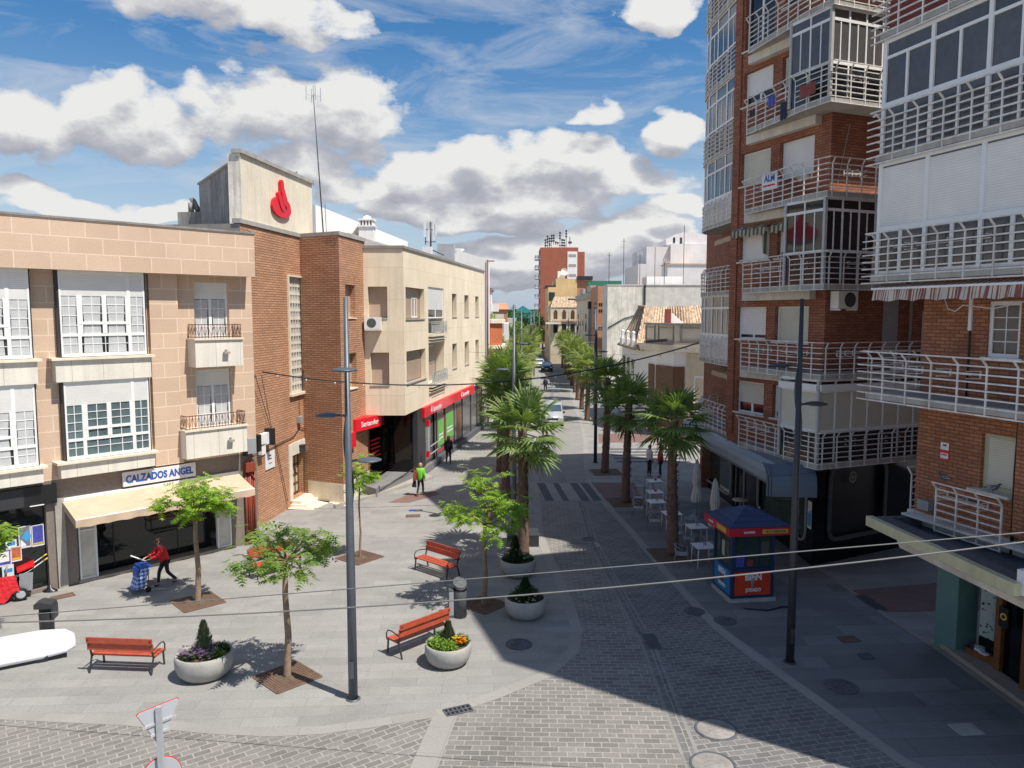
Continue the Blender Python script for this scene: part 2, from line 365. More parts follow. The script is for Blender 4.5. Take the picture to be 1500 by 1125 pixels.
def leafmat(name, c1, c2, trans=0.35, scale=1.4):
    m, nt, b = nm(name); v = coords(nt); f = noise(nt, v, scale, 3); n2 = noise(nt, v, 11.0, 2)
    a = nt.nodes.new('ShaderNodeMath'); a.operation = 'MULTIPLY_ADD'; nt.links.new(n2, a.inputs[0]); a.inputs[1].default_value = 0.6; nt.links.new(f, a.inputs[2])
    c = ramp(nt, a.outputs[0], 0.55, c1, 1.05, c2); nt.links.new(c, b.inputs['Base Color']); b.inputs['Roughness'].default_value = 0.5; b.inputs['Specular IOR Level'].default_value = 0.35
    tr = nt.nodes.new('ShaderNodeBsdfTranslucent'); nt.links.new(mul(nt, c, (1.3, 1.5, 0.6)), tr.inputs['Color'])
    ms = nt.nodes.new('ShaderNodeMixShader'); ms.inputs[0].default_value = trans; out = nt.nodes['Material Output']
    nt.links.new(b.outputs[0], ms.inputs[1]); nt.links.new(tr.outputs[0], ms.inputs[2]); nt.links.new(ms.outputs[0], out.inputs[0]); return m
mat('white_paint', (0.80, 0.80, 0.78), 0.4, 0.04); mat('rail_white', (0.74, 0.72, 0.68), 0.5, 0.18, 4, streak=0.35, stain=(0.25, 0.13, 0.07)); mat('grey_metal', (0.10, 0.115, 0.13), 0.45, 0.12, 3, metal=0.3)
mat('dark_metal', (0.035, 0.036, 0.04), 0.45, 0.15); mat('black', (0.012, 0.012, 0.014), 0.4, 0.1); mat('galv', (0.50, 0.51, 0.52), 0.45, 0.12, metal=0.3)
mat('chair_metal', (0.36, 0.365, 0.37), 0.4, 0.1, metal=0.4); mat('stripe_dark', (0.075, 0.075, 0.085), 0.8, 0.2, 4); mat('concrete', (0.40, 0.385, 0.35), 0.85, 0.16, 1.4, bump=0.3, streak=0.35); mat('concrete_light', (0.66, 0.62, 0.54), 0.85, 0.14, 1.2, bump=0.25, streak=0.2)
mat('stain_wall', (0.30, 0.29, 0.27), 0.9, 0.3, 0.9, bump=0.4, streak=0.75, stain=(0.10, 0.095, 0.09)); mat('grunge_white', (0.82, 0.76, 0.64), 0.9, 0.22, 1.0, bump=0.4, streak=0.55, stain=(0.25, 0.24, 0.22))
mat('stone_cream', (0.76, 0.68, 0.54), 0.75, 0.10, 0.8, bump=0.1, streak=0.28, stain=(0.42, 0.33, 0.21)); mat('stone_grey', (0.36, 0.33, 0.29), 0.6, 0.14, 1.3, bump=0.1)
mat('granite_brown', (0.21, 0.175, 0.15), 0.5, 0.12, 9.0); mat('white_wall', (0.84, 0.82, 0.79), 0.85, 0.06, 0.6, bump=0.1, streak=0.18, stain=(0.45, 0.42, 0.38))
mat('pink_white', (0.74, 0.70, 0.68), 0.85, 0.08, 0.6, streak=0.15); mat('beige_wall', (0.68, 0.59, 0.42), 0.85, 0.1, 0.8, streak=0.2); mat('yellow_wall', (0.74, 0.52, 0.25), 0.85, 0.1, 0.6, streak=0.15)
mat('orange_wall', (0.52, 0.25, 0.14), 0.85, 0.1, 0.8); mat('green_roof', (0.05, 0.22, 0.13), 0.6, 0.15); mat('teal_hall', (0.03, 0.25, 0.22), 0.7, 0.15)
mat('teal_paint', (0.12, 0.22, 0.20), 0.45, 0.08, 1.0); mat('canopy_cream', (0.52, 0.50, 0.32), 0.55, 0.08, 1.0, streak=0.25); mat('awning_blue', (0.10, 0.14, 0.19), 0.35, 0.06)
mat('awning_ribs', (0.15, 0.18, 0.21), 0.35, 0.1); mat('wood_brown', (0.20, 0.075, 0.025), 0.45, 0.2, 6); mat('wood_door', (0.13, 0.06, 0.03), 0.5, 0.2, 5)
mat('red_paint', (0.62, 0.012, 0.018), 0.35, 0.05); mat('red_sign', (0.70, 0.008, 0.02), 0.4, 0.03, spec=0.4); mat('maroon', (0.22, 0.045, 0.035), 0.6, 0.15)
mat('navy', (0.012, 0.03, 0.10), 0.45, 0.12); mat('navy_roof', (0.02, 0.045, 0.12), 0.5, 0.12, 3); mat('kiosk_red', (0.48, 0.01, 0.035), 0.45, 0.06); mat('kiosk_poster_red', (0.62, 0.05, 0.015), 0.35, 0.2, 1.5); mat('kiosk_blue', (0.01, 0.19, 0.42), 0.35, 0.08)
mat('yellow', (0.62, 0.42, 0.03), 0.5, 0.06); mat('sign_blue', (0.02, 0.09, 0.38), 0.5, 0.03); mat('green_sign', (0.15, 0.44, 0.09), 0.5, 0.08)
mat('skin', (0.50, 0.27, 0.18), 0.6, 0.08); mat('hair_brown', (0.06, 0.03, 0.018), 0.6, 0.2); mat('hair_dark', (0.015, 0.012, 0.01), 0.6, 0.2); mat('hair_blond', (0.42, 0.25, 0.12), 0.6, 0.2)
mat('cloth_red', (0.55, 0.012, 0.018), 0.75, 0.15, 9); mat('cloth_black', (0.014, 0.014, 0.017), 0.8, 0.15, 9); mat('cloth_green', (0.16, 0.50, 0.035), 0.8, 0.12, 9); mat('cloth_white', (0.68, 0.67, 0.64), 0.8, 0.08, 9); mat('cloth_navy', (0.02, 0.028, 0.06), 0.8, 0.1); mat('denim', (0.05, 0.09, 0.2), 0.8, 0.15, 9); mat('leather', (0.30, 0.06, 0.03), 0.5, 0.1)
mat('paper', (0.72, 0.72, 0.72), 0.6, 0.03); mat('paper_blue', (0.06, 0.07, 0.35), 0.5, 0.3, 8); mat('paper_cyan', (0.05, 0.30, 0.60), 0.5, 0.1); mat('paper_orange', (0.45, 0.13, 0.05), 0.5, 0.35, 12); mat('paper_grey', (0.16, 0.18, 0.22), 0.5, 0.3, 8)
mat('rubber', (0.012, 0.012, 0.012), 0.8, 0.2); mat('silver', (0.38, 0.40, 0.41), 0.25, 0.04, metal=0.7); mat('car_silver', (0.50, 0.53, 0.53), 0.22, 0.03, metal=0.35); mat('car_blue', (0.02, 0.045, 0.09), 0.2, 0.03); mat('car_white', (0.75, 0.75, 0.74), 0.25, 0.02); mat('plastic_grey', (0.30, 0.31, 0.32), 0.5, 0.08)
mat('bench_wood', (0.42, 0.075, 0.035), 0.5, 0.2, 7, bump=0.1, bscale=25); mat('rust_iron', (0.14, 0.085, 0.06), 0.8, 0.25, 6, bump=0.3); mat('iron_grey', (0.085, 0.09, 0.10), 0.6, 0.3, 8, bump=0.4, bscale=40)
mat('bark', (0.24, 0.17, 0.115), 0.9, 0.25, 7, bump=0.7, bscale=22); mat('palm_bark', (0.16, 0.10, 0.065), 0.95, 0.35, 9, bump=0.9, bscale=18); mat('soil', (0.12, 0.08, 0.05), 0.95, 0.3, 10, bump=0.6)
mat('planter', (0.36, 0.35, 0.32), 0.8, 0.12, 2.0, bump=0.25, streak=0.15); mat('umbrella', (0.62, 0.57, 0.50), 0.85, 0.1, 5); mat('wire_mat', (0.17, 0.165, 0.16), 0.6, 0.05); mat('black_wire', (0.02, 0.02, 0.02), 0.6, 0.05); mat('red_pipe', (0.26, 0.05, 0.025), 0.55, 0.15); mat('rust_rail', (0.12, 0.035, 0.02), 0.6, 0.2)
mat('awning_sand', (0.54, 0.41, 0.29), 0.9, 0.10, 2.5, streak=0.25, stain=(0.42, 0.32, 0.2)); mat('curtain', (0.50, 0.51, 0.51), 0.9, 0.1, 3); mat('interior', (0.05, 0.045, 0.04), 0.8, 0.3, 2); mat('floor_brown', (0.10, 0.07, 0.05), 0.6, 0.2, 3); mat('roof_grey', (0.26, 0.24, 0.22), 0.85, 0.2, 2, bump=0.4)
glass('glass_dark'); glass('glass_shop', (0.012, 0.016, 0.016), 0.03, 0.5); glass('glass_blue', (0.05, 0.08, 0.12), 0.08, 0.8); glass('glass_black', (0.004, 0.005, 0.006), 0.06, 0.35); glass('glass_grey', (0.10, 0.095, 0.095), 0.15, 0.6, 0.2); glass('glass_teal', (0.11, 0.155, 0.165), 0.12, 0.7); glass('glass_green', (0.035, 0.06, 0.05), 0.05, 0.5)
slats('shutter_white', (0.78, 0.77, 0.74), 0.06); slats('shutter_cream', (0.62, 0.60, 0.50), 0.06); slats('shutter_tan', (0.46, 0.34, 0.25), 0.06); slats('shutter_dark', (0.25, 0.22, 0.18), 0.06)
brick('brick_tan', (0.60, 0.315, 0.175), (0.47, 0.235, 0.13), (0.28, 0.16, 0.10), 0.45, 0.105, 0.020, var=0.3, bump=0.9, dist=0.018)
brick('brick_red', (0.40, 0.145, 0.075), (0.27, 0.09, 0.048), (0.13, 0.07, 0.05), 0.27, 0.092, 0.013, var=0.35, bump=0.6)
brick('brick_red2', (0.46, 0.185, 0.09), (0.31, 0.115, 0.058), (0.16, 0.08, 0.05), 0.27, 0.088, 0.013, var=0.35, bump=0.6)
brick('brick_far', (0.42, 0.13, 0.075), (0.37, 0.11, 0.06), (0.25, 0.08, 0.05), 0.5, 0.15, 0.02, var=0.15)
brick('brick_orange', (0.62, 0.17, 0.06), (0.55, 0.14, 0.05), (0.4, 0.14, 0.07), 0.5, 0.14, 0.02, var=0.12)
brick('stone_block', (0.63, 0.46, 0.335), (0.57, 0.41, 0.295), (0.74, 0.59, 0.45), 1.02, 0.52, 0.018, var=0.12, bump=0.2)
brick('panel_cream', (0.83, 0.715, 0.54), (0.79, 0.675, 0.50), (0.60, 0.50, 0.36), 1.25, 1.62, 0.010, var=0.16, bump=0.15, offset=0.0, streak=0.28)
brick('panel_white', (0.76, 0.71, 0.62), (0.74, 0.69, 0.60), (0.40, 0.36, 0.30), 0.95, 3.0, 0.008, var=0.12, bump=0.1, offset=0.0, streak=0.35)
brick('paving', (0.292, 0.284, 0.266), (0.245, 0.240, 0.226), (0.205, 0.199, 0.187), 1.25, 0.42, 0.007, var=0.22, bump=0.15, rough=0.8)
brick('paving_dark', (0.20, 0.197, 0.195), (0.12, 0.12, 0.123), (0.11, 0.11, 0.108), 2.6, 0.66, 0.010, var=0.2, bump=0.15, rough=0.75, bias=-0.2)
brick('cobble', (0.155, 0.147, 0.135), (0.225, 0.212, 0.195), (0.32, 0.295, 0.26), 0.36, 0.185, 0.017, var=0.30, bump=0.55, rough=0.75, warp=0.05, dist=0.014)
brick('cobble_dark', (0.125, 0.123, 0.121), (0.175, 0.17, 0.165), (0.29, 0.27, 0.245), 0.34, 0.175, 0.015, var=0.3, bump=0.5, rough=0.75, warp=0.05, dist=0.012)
brick('setts_far', (0.25, 0.242, 0.226), (0.21, 0.203, 0.19), (0.27, 0.255, 0.23), 0.30, 0.16, 0.012, var=0.15, bump=0.3)
brick('red_paver', (0.20, 0.12, 0.105), (0.17, 0.10, 0.09), (0.20, 0.13, 0.12), 0.4, 0.2, 0.008, var=0.15)
brick('band', (0.30, 0.285, 0.26), (0.27, 0.26, 0.237), (0.23, 0.22, 0.20), 1.0, 0.5, 0.008, var=0.15, bump=0.2)
brick('curb_stone', (0.34, 0.29, 0.235), (0.29, 0.25, 0.20), (0.2, 0.17, 0.14), 1.1, 0.3, 0.008, var=0.15)
stripes('awning_stripe', (0.26, 0.09, 0.08), (0.60, 0.53, 0.44), 0.16, 0.45); stripes('awning_check', (0.10, 0.10, 0.08), (0.42, 0.38, 0.28), 0.22, 0.5)
leafmat('leaf_young', (0.12, 0.24, 0.025), (0.33, 0.46, 0.06), 0.42); leafmat('leaf_olive', (0.09, 0.17, 0.035), (0.24, 0.34, 0.07), 0.4); leafmat('palm_leaf', (0.07, 0.125, 0.03), (0.25, 0.33, 0.10), 0.33, 3.0); leafmat('palm_leaf_sunlit', (0.12, 0.17, 0.04), (0.32, 0.36, 0.12), 0.35, 2.5); leafmat('palm_dry', (0.16, 0.12, 0.05), (0.28, 0.21, 0.10), 0.2)
leafmat('leaf_dark', (0.012, 0.035, 0.010), (0.035, 0.075, 0.018), 0.2); leafmat('leaf_mid', (0.03, 0.08, 0.015), (0.08, 0.17, 0.03), 0.3); leafmat('leaf_lime', (0.12, 0.22, 0.02), (0.25, 0.38, 0.05), 0.3); leafmat('conifer', (0.06, 0.085, 0.045), (0.15, 0.18, 0.09), 0.15)
leafmat('petal_purple', (0.14, 0.09, 0.16), (0.28, 0.18, 0.30), 0.2); leafmat('petal_orange', (0.7, 0.16, 0.02), (0.75, 0.30, 0.02), 0.2); leafmat('petal_yellow', (0.7, 0.55, 0.03), (0.75, 0.6, 0.05), 0.2); leafmat('petal_red', (0.5, 0.03, 0.02), (0.6, 0.06, 0.03), 0.2); leafmat('petal_white', (0.6, 0.6, 0.5), (0.7, 0.7, 0.6), 0.2)
def tile_mat():
    m, nt, b = nm('roof_tile'); uv = coords(nt, 'UV'); w = nt.nodes.new('ShaderNodeTexWave'); w.wave_type = 'BANDS'; w.bands_direction = 'X'; w.wave_profile = 'SIN'
    w.inputs['Scale'].default_value = 1.15; w.inputs['Distortion'].default_value = 0.6; w.inputs['Detail'].default_value = 1; nt.links.new(uv, w.inputs['Vector'])
    c = ramp(nt, w.outputs['Fac'], 0.0, (0.40, 0.29, 0.20), 0.5, (0.74, 0.59, 0.44)); f = ramp(nt, noise(nt, uv, 2.2, 8, 0.8), 0.38, 0.35, 0.62, 1.15); c = mul(nt, c, f)
    f = ramp(nt, noise(nt, uv, 9.0, 3, 0.7), 0.35, (0.95, 0.8, 0.62), 0.65, (1.05, 1.05, 1.05)); c = mul(nt, c, f)
    nt.links.new(c, b.inputs['Base Color']); b.inputs['Roughness'].default_value = 0.9; bumpit(nt, b, w.outputs['Fac'], 0.8, 0.08)
tile_mat()
# ================================================================ ground
def sheet(name, poly, z, m, rot=0.0, holes=None):
    b = MB(); b.rot = rot; b.face([(p[0], p[1], z) for p in poly]); return tag(b.build(name, m), kind='structure')
def ccw(p):
    a = sum(p[i][0] * p[(i + 1) % len(p)][1] - p[(i + 1) % len(p)][0] * p[i][1] for i in range(len(p))); return p if a > 0 else p[::-1]
def strip(name, pts, w, z, m):
    b = MB(); L_, R_ = [], []
    for i, p in enumerate(pts):
        a, c = pts[max(i - 1, 0)], pts[min(i + 1, len(pts) - 1)]; d = unit(c[0] - a[0], c[1] - a[1]); n = (-d[1], d[0])
        L_.append((p[0] + n[0] * w / 2, p[1] + n[1] * w / 2)); R_.append((p[0] - n[0] * w / 2, p[1] - n[1] * w / 2))
    s = 0
    for i in range(len(pts) - 1):
        l = hypot(pts[i + 1][0] - pts[i][0], pts[i + 1][1] - pts[i][1])
        b.face([(*R_[i], z), (*R_[i + 1], z), (*L_[i + 1], z), (*L_[i], z)], uv=[(s, 0), (s + l, 0), (s + l, w), (s, w)]); s += l
    return tag(b.build(name, m), kind='structure')
sheet('ground', [(-900, -300), (900, -300), (900, 1500), (-900, 1500)], -0.01, MT['concrete'])
sheet('plaza_paving', [(-60, -10), (60, -10), (60, 420), (-60, 420)], 0.0, MT['paving'], rot=0.06)
arc = [(-11.53, 16.57), (-8.52, 16.31), (-6.37, 15.95), (-5.16, 15.86), (-4.15, 15.95), (-3.16, 16.20), (-1.51, 16.72), (-0.39, 17.48), (0.87, 18.55), (1.65, 19.88), (1.86, 21.32), (1.74, 23.5), (1.55, 26.17), (1.3, 28.5), (1.12, 30.94), (1.2, 36.4), (1.28, 40.42)]
gut = [(3.2, 40.4), (3.55, 36.6), (3.10, 30.2), (3.45, 25.0), (3.80, 20.4), (3.62, 16.5), (3.55, 9.0)]
gut = [(3.30, 40.4), (3.32, 36.6), (3.20, 30.2), (3.45, 25.0), (3.72, 20.4), (3.66, 16.5), (3.60, 8.0)]
redge = [(11.2, 8.0), (8.9, 12.5), (7.88, 14.82), (6.95, 17.91), (6.35, 19.7), (5.91, 21.46), (5.4, 26.0), (5.0, 30.9), (4.38, 36.5), (4.1, 40.4)]
for k in range(5): sheet('crossing_stripe', ccw([(6.4, 46.2 + k * 1.1), (10.9, 46.2 + k * 1.1), (10.9, 46.7 + k * 1.1), (6.4, 46.7 + k * 1.1)]), 0.006, MT['stripe_dark'])
tag(sheet('cobbled_road', ccw([(-1.9, 8.0)] + [(-1.55, 16.72)] + arc[7:] + gut), 0.004, MT['cobble'], rot=-0.03), None)
sheet('cobbled_road', ccw([(-60, 19.0)] + arc[:7] + [(-1.62, 16.7), (-2.0, 8.0), (-60, 8.0)]), 0.004, MT['cobble'], rot=0.62)
sheet('cobbled_road', ccw(gut[::-1] + redge[::-1][0:0] + [(4.1, 40.4)] + redge[::-1][1:]), 0.004, MT['cobble_dark'], rot=0.22)  # cobbles right of the gutter, colour lowered to deepen the shade
strip('kerb_band', [(-60, 18.9)] + arc, 0.34, 0.008, MT['band'])
strip('kerb_band', redge + [(4.5, 46), (5.2, 54), (5.7, 62), (6.2, 75), (8.5, 130), (12.5, 230)], 0.30, 0.008, MT['band'])
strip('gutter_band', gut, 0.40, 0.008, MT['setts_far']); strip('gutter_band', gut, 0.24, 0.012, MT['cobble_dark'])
strip('pale_paving_strip', [(-1.50, 16.55), (-1.80, 14.2), (-2.3, 10.0)], 0.55, 0.010, MT['band'])
# the straight street beyond the crossing
sheet('street_road', ccw([(1.28, 40.42), (4.1, 40.4), (4.5, 46), (5.2, 54), (5.7, 62), (6.2, 75), (8.5, 130), (12.5, 230), (8.0, 230), (4.8, 130), (2.6, 75), (2.0, 62), (1.6, 50)]), 0.004, MT['setts_far'])
strip('kerb_band', [(1.28, 40.42), (1.6, 50), (2.0, 62), (2.6, 75), (4.8, 130), (8.0, 230)], 0.25, 0.008, MT['band'])
strip('gutter_band', [(2.75, 40.5), (2.75, 50), (3.9, 75), (6.7, 130)], 0.35, 0.009, MT['paving_dark'])
sheet('crossing_paving', ccw([(1.28, 40.45), (4.25, 40.45), (4.55, 36.45), (1.55, 36.45)]), 0.0135, MT['band'])
for k, (a, w) in enumerate([(0.0, 0.42), (0.85, 0.30), (1.75, 0.42), (2.32, 0.42)]):
    sheet('crossing_stripe', ccw([(1.32 + a, 40.42), (1.32 + a + w, 40.42), (1.62 + a + w, 36.5), (1.62 + a, 36.5)]), 0.016, MT['stripe_dark'])
sheet('red_paving', ccw([(4.25, 40.6), (6.6, 40.6), (6.3, 36.5), (4.55, 36.5)]), 0.005, MT['red_paver'])
sheet('red_paving', ccw([(6.1, 53.5), (6.5, 57.5), (10.3, 57.5), (10.6, 53.5)]), 0.005, MT['red_paver'])
sheet('red_paving', ccw([(-2.0, 37.6), (-2.0, 40.2), (0.9, 40.2), (0.8, 37.6)]), 0.005, MT['red_paver'])
sheet('red_paving', ccw([(-5.9, 36.2), (-5.2, 37.8), (-3.9, 38.6), (-3.6, 37.9), (-4.9, 36.2)]), 0.005, MT['red_paver'])
q = [G(1248.5, 864.5), G(1370, 849), G(1376, 884), G(1297, 897)]; sheet('red_paving', ccw([q[0], (22, 26.8), (22, 23.2), q[3]]), 0.005, MT['red_paver'])
# right-hand pavement: larger slabs, toned darker to deepen the building shade
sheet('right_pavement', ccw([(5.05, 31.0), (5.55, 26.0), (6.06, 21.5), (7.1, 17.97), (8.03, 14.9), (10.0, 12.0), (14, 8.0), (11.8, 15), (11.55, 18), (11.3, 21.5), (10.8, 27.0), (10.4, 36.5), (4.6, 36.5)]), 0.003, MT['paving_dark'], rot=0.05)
strip('kerb_band', [(11.9, 8), (11.62, 16.78), (11.47, 20.0), (11.18, 22.5), (10.92, 26.6), (10.7, 30)], 0.14, 0.010, MT['curb_stone'])
def hills():
    b = MB(); pts = []
    for i in range(41):
        x = -700 + i * 35; pts.append((x, 1.0 + 6.0 * (0.5 + 0.5 * sin(i * 0.7)) + 3 * sin(i * 1.9)))
    for i in range(40):
        b.quad((pts[i][0], 900, -1), (pts[i + 1][0], 900, -1), (pts[i + 1][0], 960, pts[i + 1][1] + 6), (pts[i][0], 960, pts[i][1] + 6))
        b.quad((pts[i][0], 960, pts[i][1] + 6), (pts[i + 1][0], 960, pts[i + 1][1] + 6), (pts[i + 1][0], 1100, -1), (pts[i][0], 1100, -1))
    tag(b.build('hills', MT['leaf_mid']), kind='structure')
hills()
# ---- small things let into the ground
def manhole(px, py, r, label, m='iron_grey', stone=True):
    x, y = G(px, py); t = thing('manhole_cover', label, 'manhole cover', (x, y, 0.0))
    b = MB(); b.smooth = False; b.lathe([(0.0, 0.022), (r * 0.86, 0.022), (r * 0.88, 0.019)], 28)
    for a in range(8):
        for rr in (0.3, 0.6):
            c, s_ = cos(a * pi / 4 + rr), sin(a * pi / 4 + rr); b.box(c * r * rr - 0.03, c * r * rr + 0.03, s_ * r * rr - 0.02, s_ * r * rr + 0.02, 0.023, 0.028)
    b.build('lid', MT[m], t)
    b = MB(); b.lathe([(r * 0.88, 0.012), (r * 0.88, 0.022), (r, 0.022), (r * 1.01, 0.012)], 28); b.build('rim', MT['iron_grey'], t)
manhole(1049, 1069, 0.46, 'round manhole cover half in sun and half in shadow at the road edge', 'roof_grey')
manhole(1044, 1121, 0.46, 'pale sunlit manhole cover at the bottom edge of the picture', 'roof_grey')
manhole(760, 944, 0.36, 'round manhole cover in shadow beside the flowering planter', 'iron_grey'); manhole(1232, 1006, 0.40, 'large dark manhole cover on the right pavement beyond the lamp post foot')
manhole(1062, 910, 0.33, 'small dark manhole cover just in front of the ticket kiosk'); manhole(1017, 896, 0.32, 'dark manhole cover left of the ticket kiosk foot')
def grating(name, px, py, w, d, rz, label, m='iron_grey', cat='drain', bars=6, frame_m=None):
    x, y = G(px, py); t = thing(name, label, cat, (x, y, 0.0), rz)
    b = MB(); b.box(-w / 2, w / 2, -d / 2, d / 2, 0.006, 0.013); b.build('recess', MT['black' if bars else m], t)
    b = MB()
    for sx in (-1, 1): b.box(sx * w / 2 - 0.02, sx * w / 2 + 0.02, -d / 2, d / 2, 0.006, 0.022)
    for sy in (-1, 1): b.box(-w / 2, w / 2, sy * d / 2 - 0.02, sy * d / 2 + 0.02, 0.006, 0.0235)
    for i in range(1, bars): b.box(-w / 2 + w * i / bars - 0.018, -w / 2 + w * i / bars + 0.018, -d / 2, d / 2, 0.014, 0.020)
    if bars: b.box(-w / 2, w / 2, -0.02, 0.02, 0.014, 0.0215)
    else: b.box(-w / 2 + 0.03, w / 2 - 0.03, -d / 2 + 0.03, d / 2 - 0.03, 0.014, 0.019)
    b.build('grate', MT[m], t)
grating('drain_grate', 671, 1041, 0.62, 0.30, 0.42, 'speckled drain grate beside the curved kerb in the sun', 'iron_grey'); grating('drain_grate', 955, 940, 0.34, 0.95, 0.05, 'long dark drain grate in the gutter of the shaded road')
grating('drain_grate', 862, 790, 0.42, 0.45, 0, 'small dark drain grate in the gutter further up the shaded road'); grating('drain_grate', 1276, 883, 0.34, 1.15, 0.1, 'long dark drain grate beside the red paving of the alley')
grating('access_cover', 1243, 937, 0.50, 0.36, 0.1, 'rusty rectangular cover on the right pavement', 'rust_iron', 'cover', 0); grating('access_cover', 1269, 962, 0.34, 0.30, 0.1, 'small grey square cover behind the rusty one on the right pavement', 'iron_grey', 'cover', 0)
grating('access_cover', 1415, 1069, 0.52, 0.42, 0.1, 'pale stone cover near the bottom right corner', 'concrete', 'cover', 0); grating('access_cover', 92, 874, 0.62, 0.34, 0.75, 'grey cover in the pavement in front of the shoe shop pillar', 'rust_iron', 'cover', 0)
grating('access_cover', 605, 756, 0.60, 0.40, 0.1, 'brown rectangular cover in the sunny pavement near the bank', 'rust_iron', 'cover', 0); grating('access_cover', 613, 748, 0.34, 0.26, 0.1, 'small grey cover behind the brown one near the bank', 'iron_grey', 'cover', 0); grating('access_cover', 604, 748, 0.26, 0.22, 0.1, 'tiny blue cover beside the small grey one near the bank', 'sign_blue', 'cover', 0)
# ================================================================ windows and other facade pieces (local frame: x along wall, v outward, z up)
def louvre_window(par, u0, u1, z0, z1, v, shut=0.5, sy=-1, pane='glass_dark', shutter='shutter_white', fr='white_paint', bars=(0, 0), leafs=2, curtain=False, name='window', label=None, f=0.05, ax='x', box_h=0.0):
    """window filling an opening: frame mesh > pane, roller_shutter, curtain"""
    A = (lambda b: b)
    def BX(b, a0, a1, d0, d1, c0, c1, skip=''):
        if ax == 'x': b.box(a0, a1, v + d0, v + d1, c0, c1, skip)
        else: b.box(v + d0, v + d1, a0, a1, c0, c1, skip)
    b = MB(sy); BX(b, u0, u0 + f, -0.05, 0.0, z0, z1); BX(b, u1 - f, u1, -0.05, 0.0, z0, z1); BX(b, u0 + f, u1 - f, -0.05, 0.0, z0, z0 + f); BX(b, u0 + f, u1 - f, -0.05, 0.0, z1 - f - box_h, z1)
    zs = z1 - f - box_h - (z1 - z0 - 2 * f - box_h) * shut
    if shut < 0.98:
        for i in range(1, leafs):
            c = u0 + (u1 - u0) * i / leafs; BX(b, c - f * 0.8, c + f * 0.8, -0.052, 0.004, z0 + f, zs)
        for l in range(leafs):
            a0 = u0 + (u1 - u0) * l / leafs; a1 = u0 + (u1 - u0) * (l + 1) / leafs
            for i in range(1, bars[0] + 1):
                c = a0 + (a1 - a0) * i / (bars[0] + 1); BX(b, c - 0.012, c + 0.012, -0.046, -0.018, z0 + f, zs)
            for j in range(1, bars[1] + 1):
                c = z0 + f + (zs - z0 - f) * j / (bars[1] + 1); BX(b, a0, a1, -0.045, -0.019, c - 0.011, c + 0.011)
    w = b.build(name, MT[fr], par)
    if label: w['label'] = label
    if shut < 0.98:
        b = MB(sy); BX(b, u0 + f, u1 - f, -0.040, -0.032, z0 + f, zs + 0.02); b.build('pane', MT[pane], w)
        if curtain:
            b = MB(sy)
            for l in range(leafs):
                a0 = u0 + (u1 - u0) * l / leafs + 0.06; a1 = u0 + (u1 - u0) * (l + 1) / leafs - 0.06; n = 9
                top = zs - 0.02; zz = [top, z0 + (top - z0) * 0.5, z0 + f + 0.02]; wid = [1.0, 0.80, 0.98]; cc = (a0 + a1) / 2
                for j in range(2):
                    for i in range(n):
                        P = lambda k, q: (cc + (a1 - a0) / 2 * wid[q] * (2 * k / n - 1), v - 0.030 + (0.004 if k % 2 else 0.0), zz[q])
                        pts = [P(i, j), P(i + 1, j), P(i + 1, j + 1), P(i, j + 1)]
                        if ax != 'x': pts = [(p[1], p[0], p[2]) for p in pts]
                        b.face(pts)
            b.build('curtain', MT['curtain'], w)
    if shut > 0.02:
        b = MB(sy); BX(b, u0 + f, u1 - f, -0.028, -0.012, zs, z1 - f - box_h); b.build('roller_shutter', MT[shutter], w)
    return w
def ac_unit(par, u, v, z, sy=-1, w=0.85, h=0.6, d=0.32, label='white air conditioner outdoor unit on the wall', face='out', name='air_conditioner', ax='x', bracket=True):
    """fixed to a wall: a part of the building"""
    def P(a, b_, c): return (a, b_, c) if ax == 'x' else (b_, a, c)
    b = MB(sy)
    def BX(b, a0, a1, d0, d1, c0, c1):
        if ax == 'x': b.box(a0, a1, d0, d1, c0, c1)
        else: b.box(d0, d1, a0, a1, c0, c1)
    BX(b, u, u + w, v + 0.05, v + 0.05 + d, z, z + h)
    if bracket:
        BX(b, u + 0.08, u + 0.12, v, v + d + 0.05, z - 0.05, z - 0.005); BX(b, u + w - 0.12, u + w - 0.08, v, v + d + 0.05, z - 0.05, z - 0.005)
    o = b.build(name, MT['white_paint'], par); o['label'] = label
    b = MB(sy); n = 20; cx, cz, r = u + w * 0.42, z + h * 0.5, h * 0.40; vv = v + 0.05 + d + 0.004
    b.face([P(cx + r * cos(2 * pi * k / n), vv, cz + r * sin(2 * pi * k / n)) for k in range(n)])
    BX(b, u + w * 0.42 - 0.02, u + w * 0.42 + 0.02, vv, vv + 0.012, z + h * 0.12, z + h * 0.88); BX(b, u + 0.06, u + w * 0.78, vv + 0.001, vv + 0.011, cz - 0.02, cz + 0.02)
    b.build('fan_grille', MT['dark_metal'], o)
    return o
def polyline_off(pts, d):
    out = []
    for i, p in enumerate(pts):
        a, c = pts[max(i - 1, 0)], pts[min(i + 1, len(pts) - 1)]; t = unit(c[0] - a[0], c[1] - a[1]); out.append((p[0] - t[1] * d, p[1] + t[0] * d))
    return out
def slab(b, pts, base, z0, z1):
    """floor slab between wall points `base` and edge points `pts` (same count)"""
    for i in range(len(pts) - 1):
        a, c, d, e = pts[i], pts[i + 1], base[i + 1], base[i]
        b.quad((*a, z1), (*c, z1), (*d, z1), (*e, z1)); b.quad((*e, z0), (*d, z0), (*c, z0), (*a, z0)); b.quad((*a, z0), (*c, z0), (*c, z1), (*a, z1))
    for i in (0, -1): b.quad((*pts[i], z0), (*pts[i], z1), (*base[i], z1), (*base[i], z0))
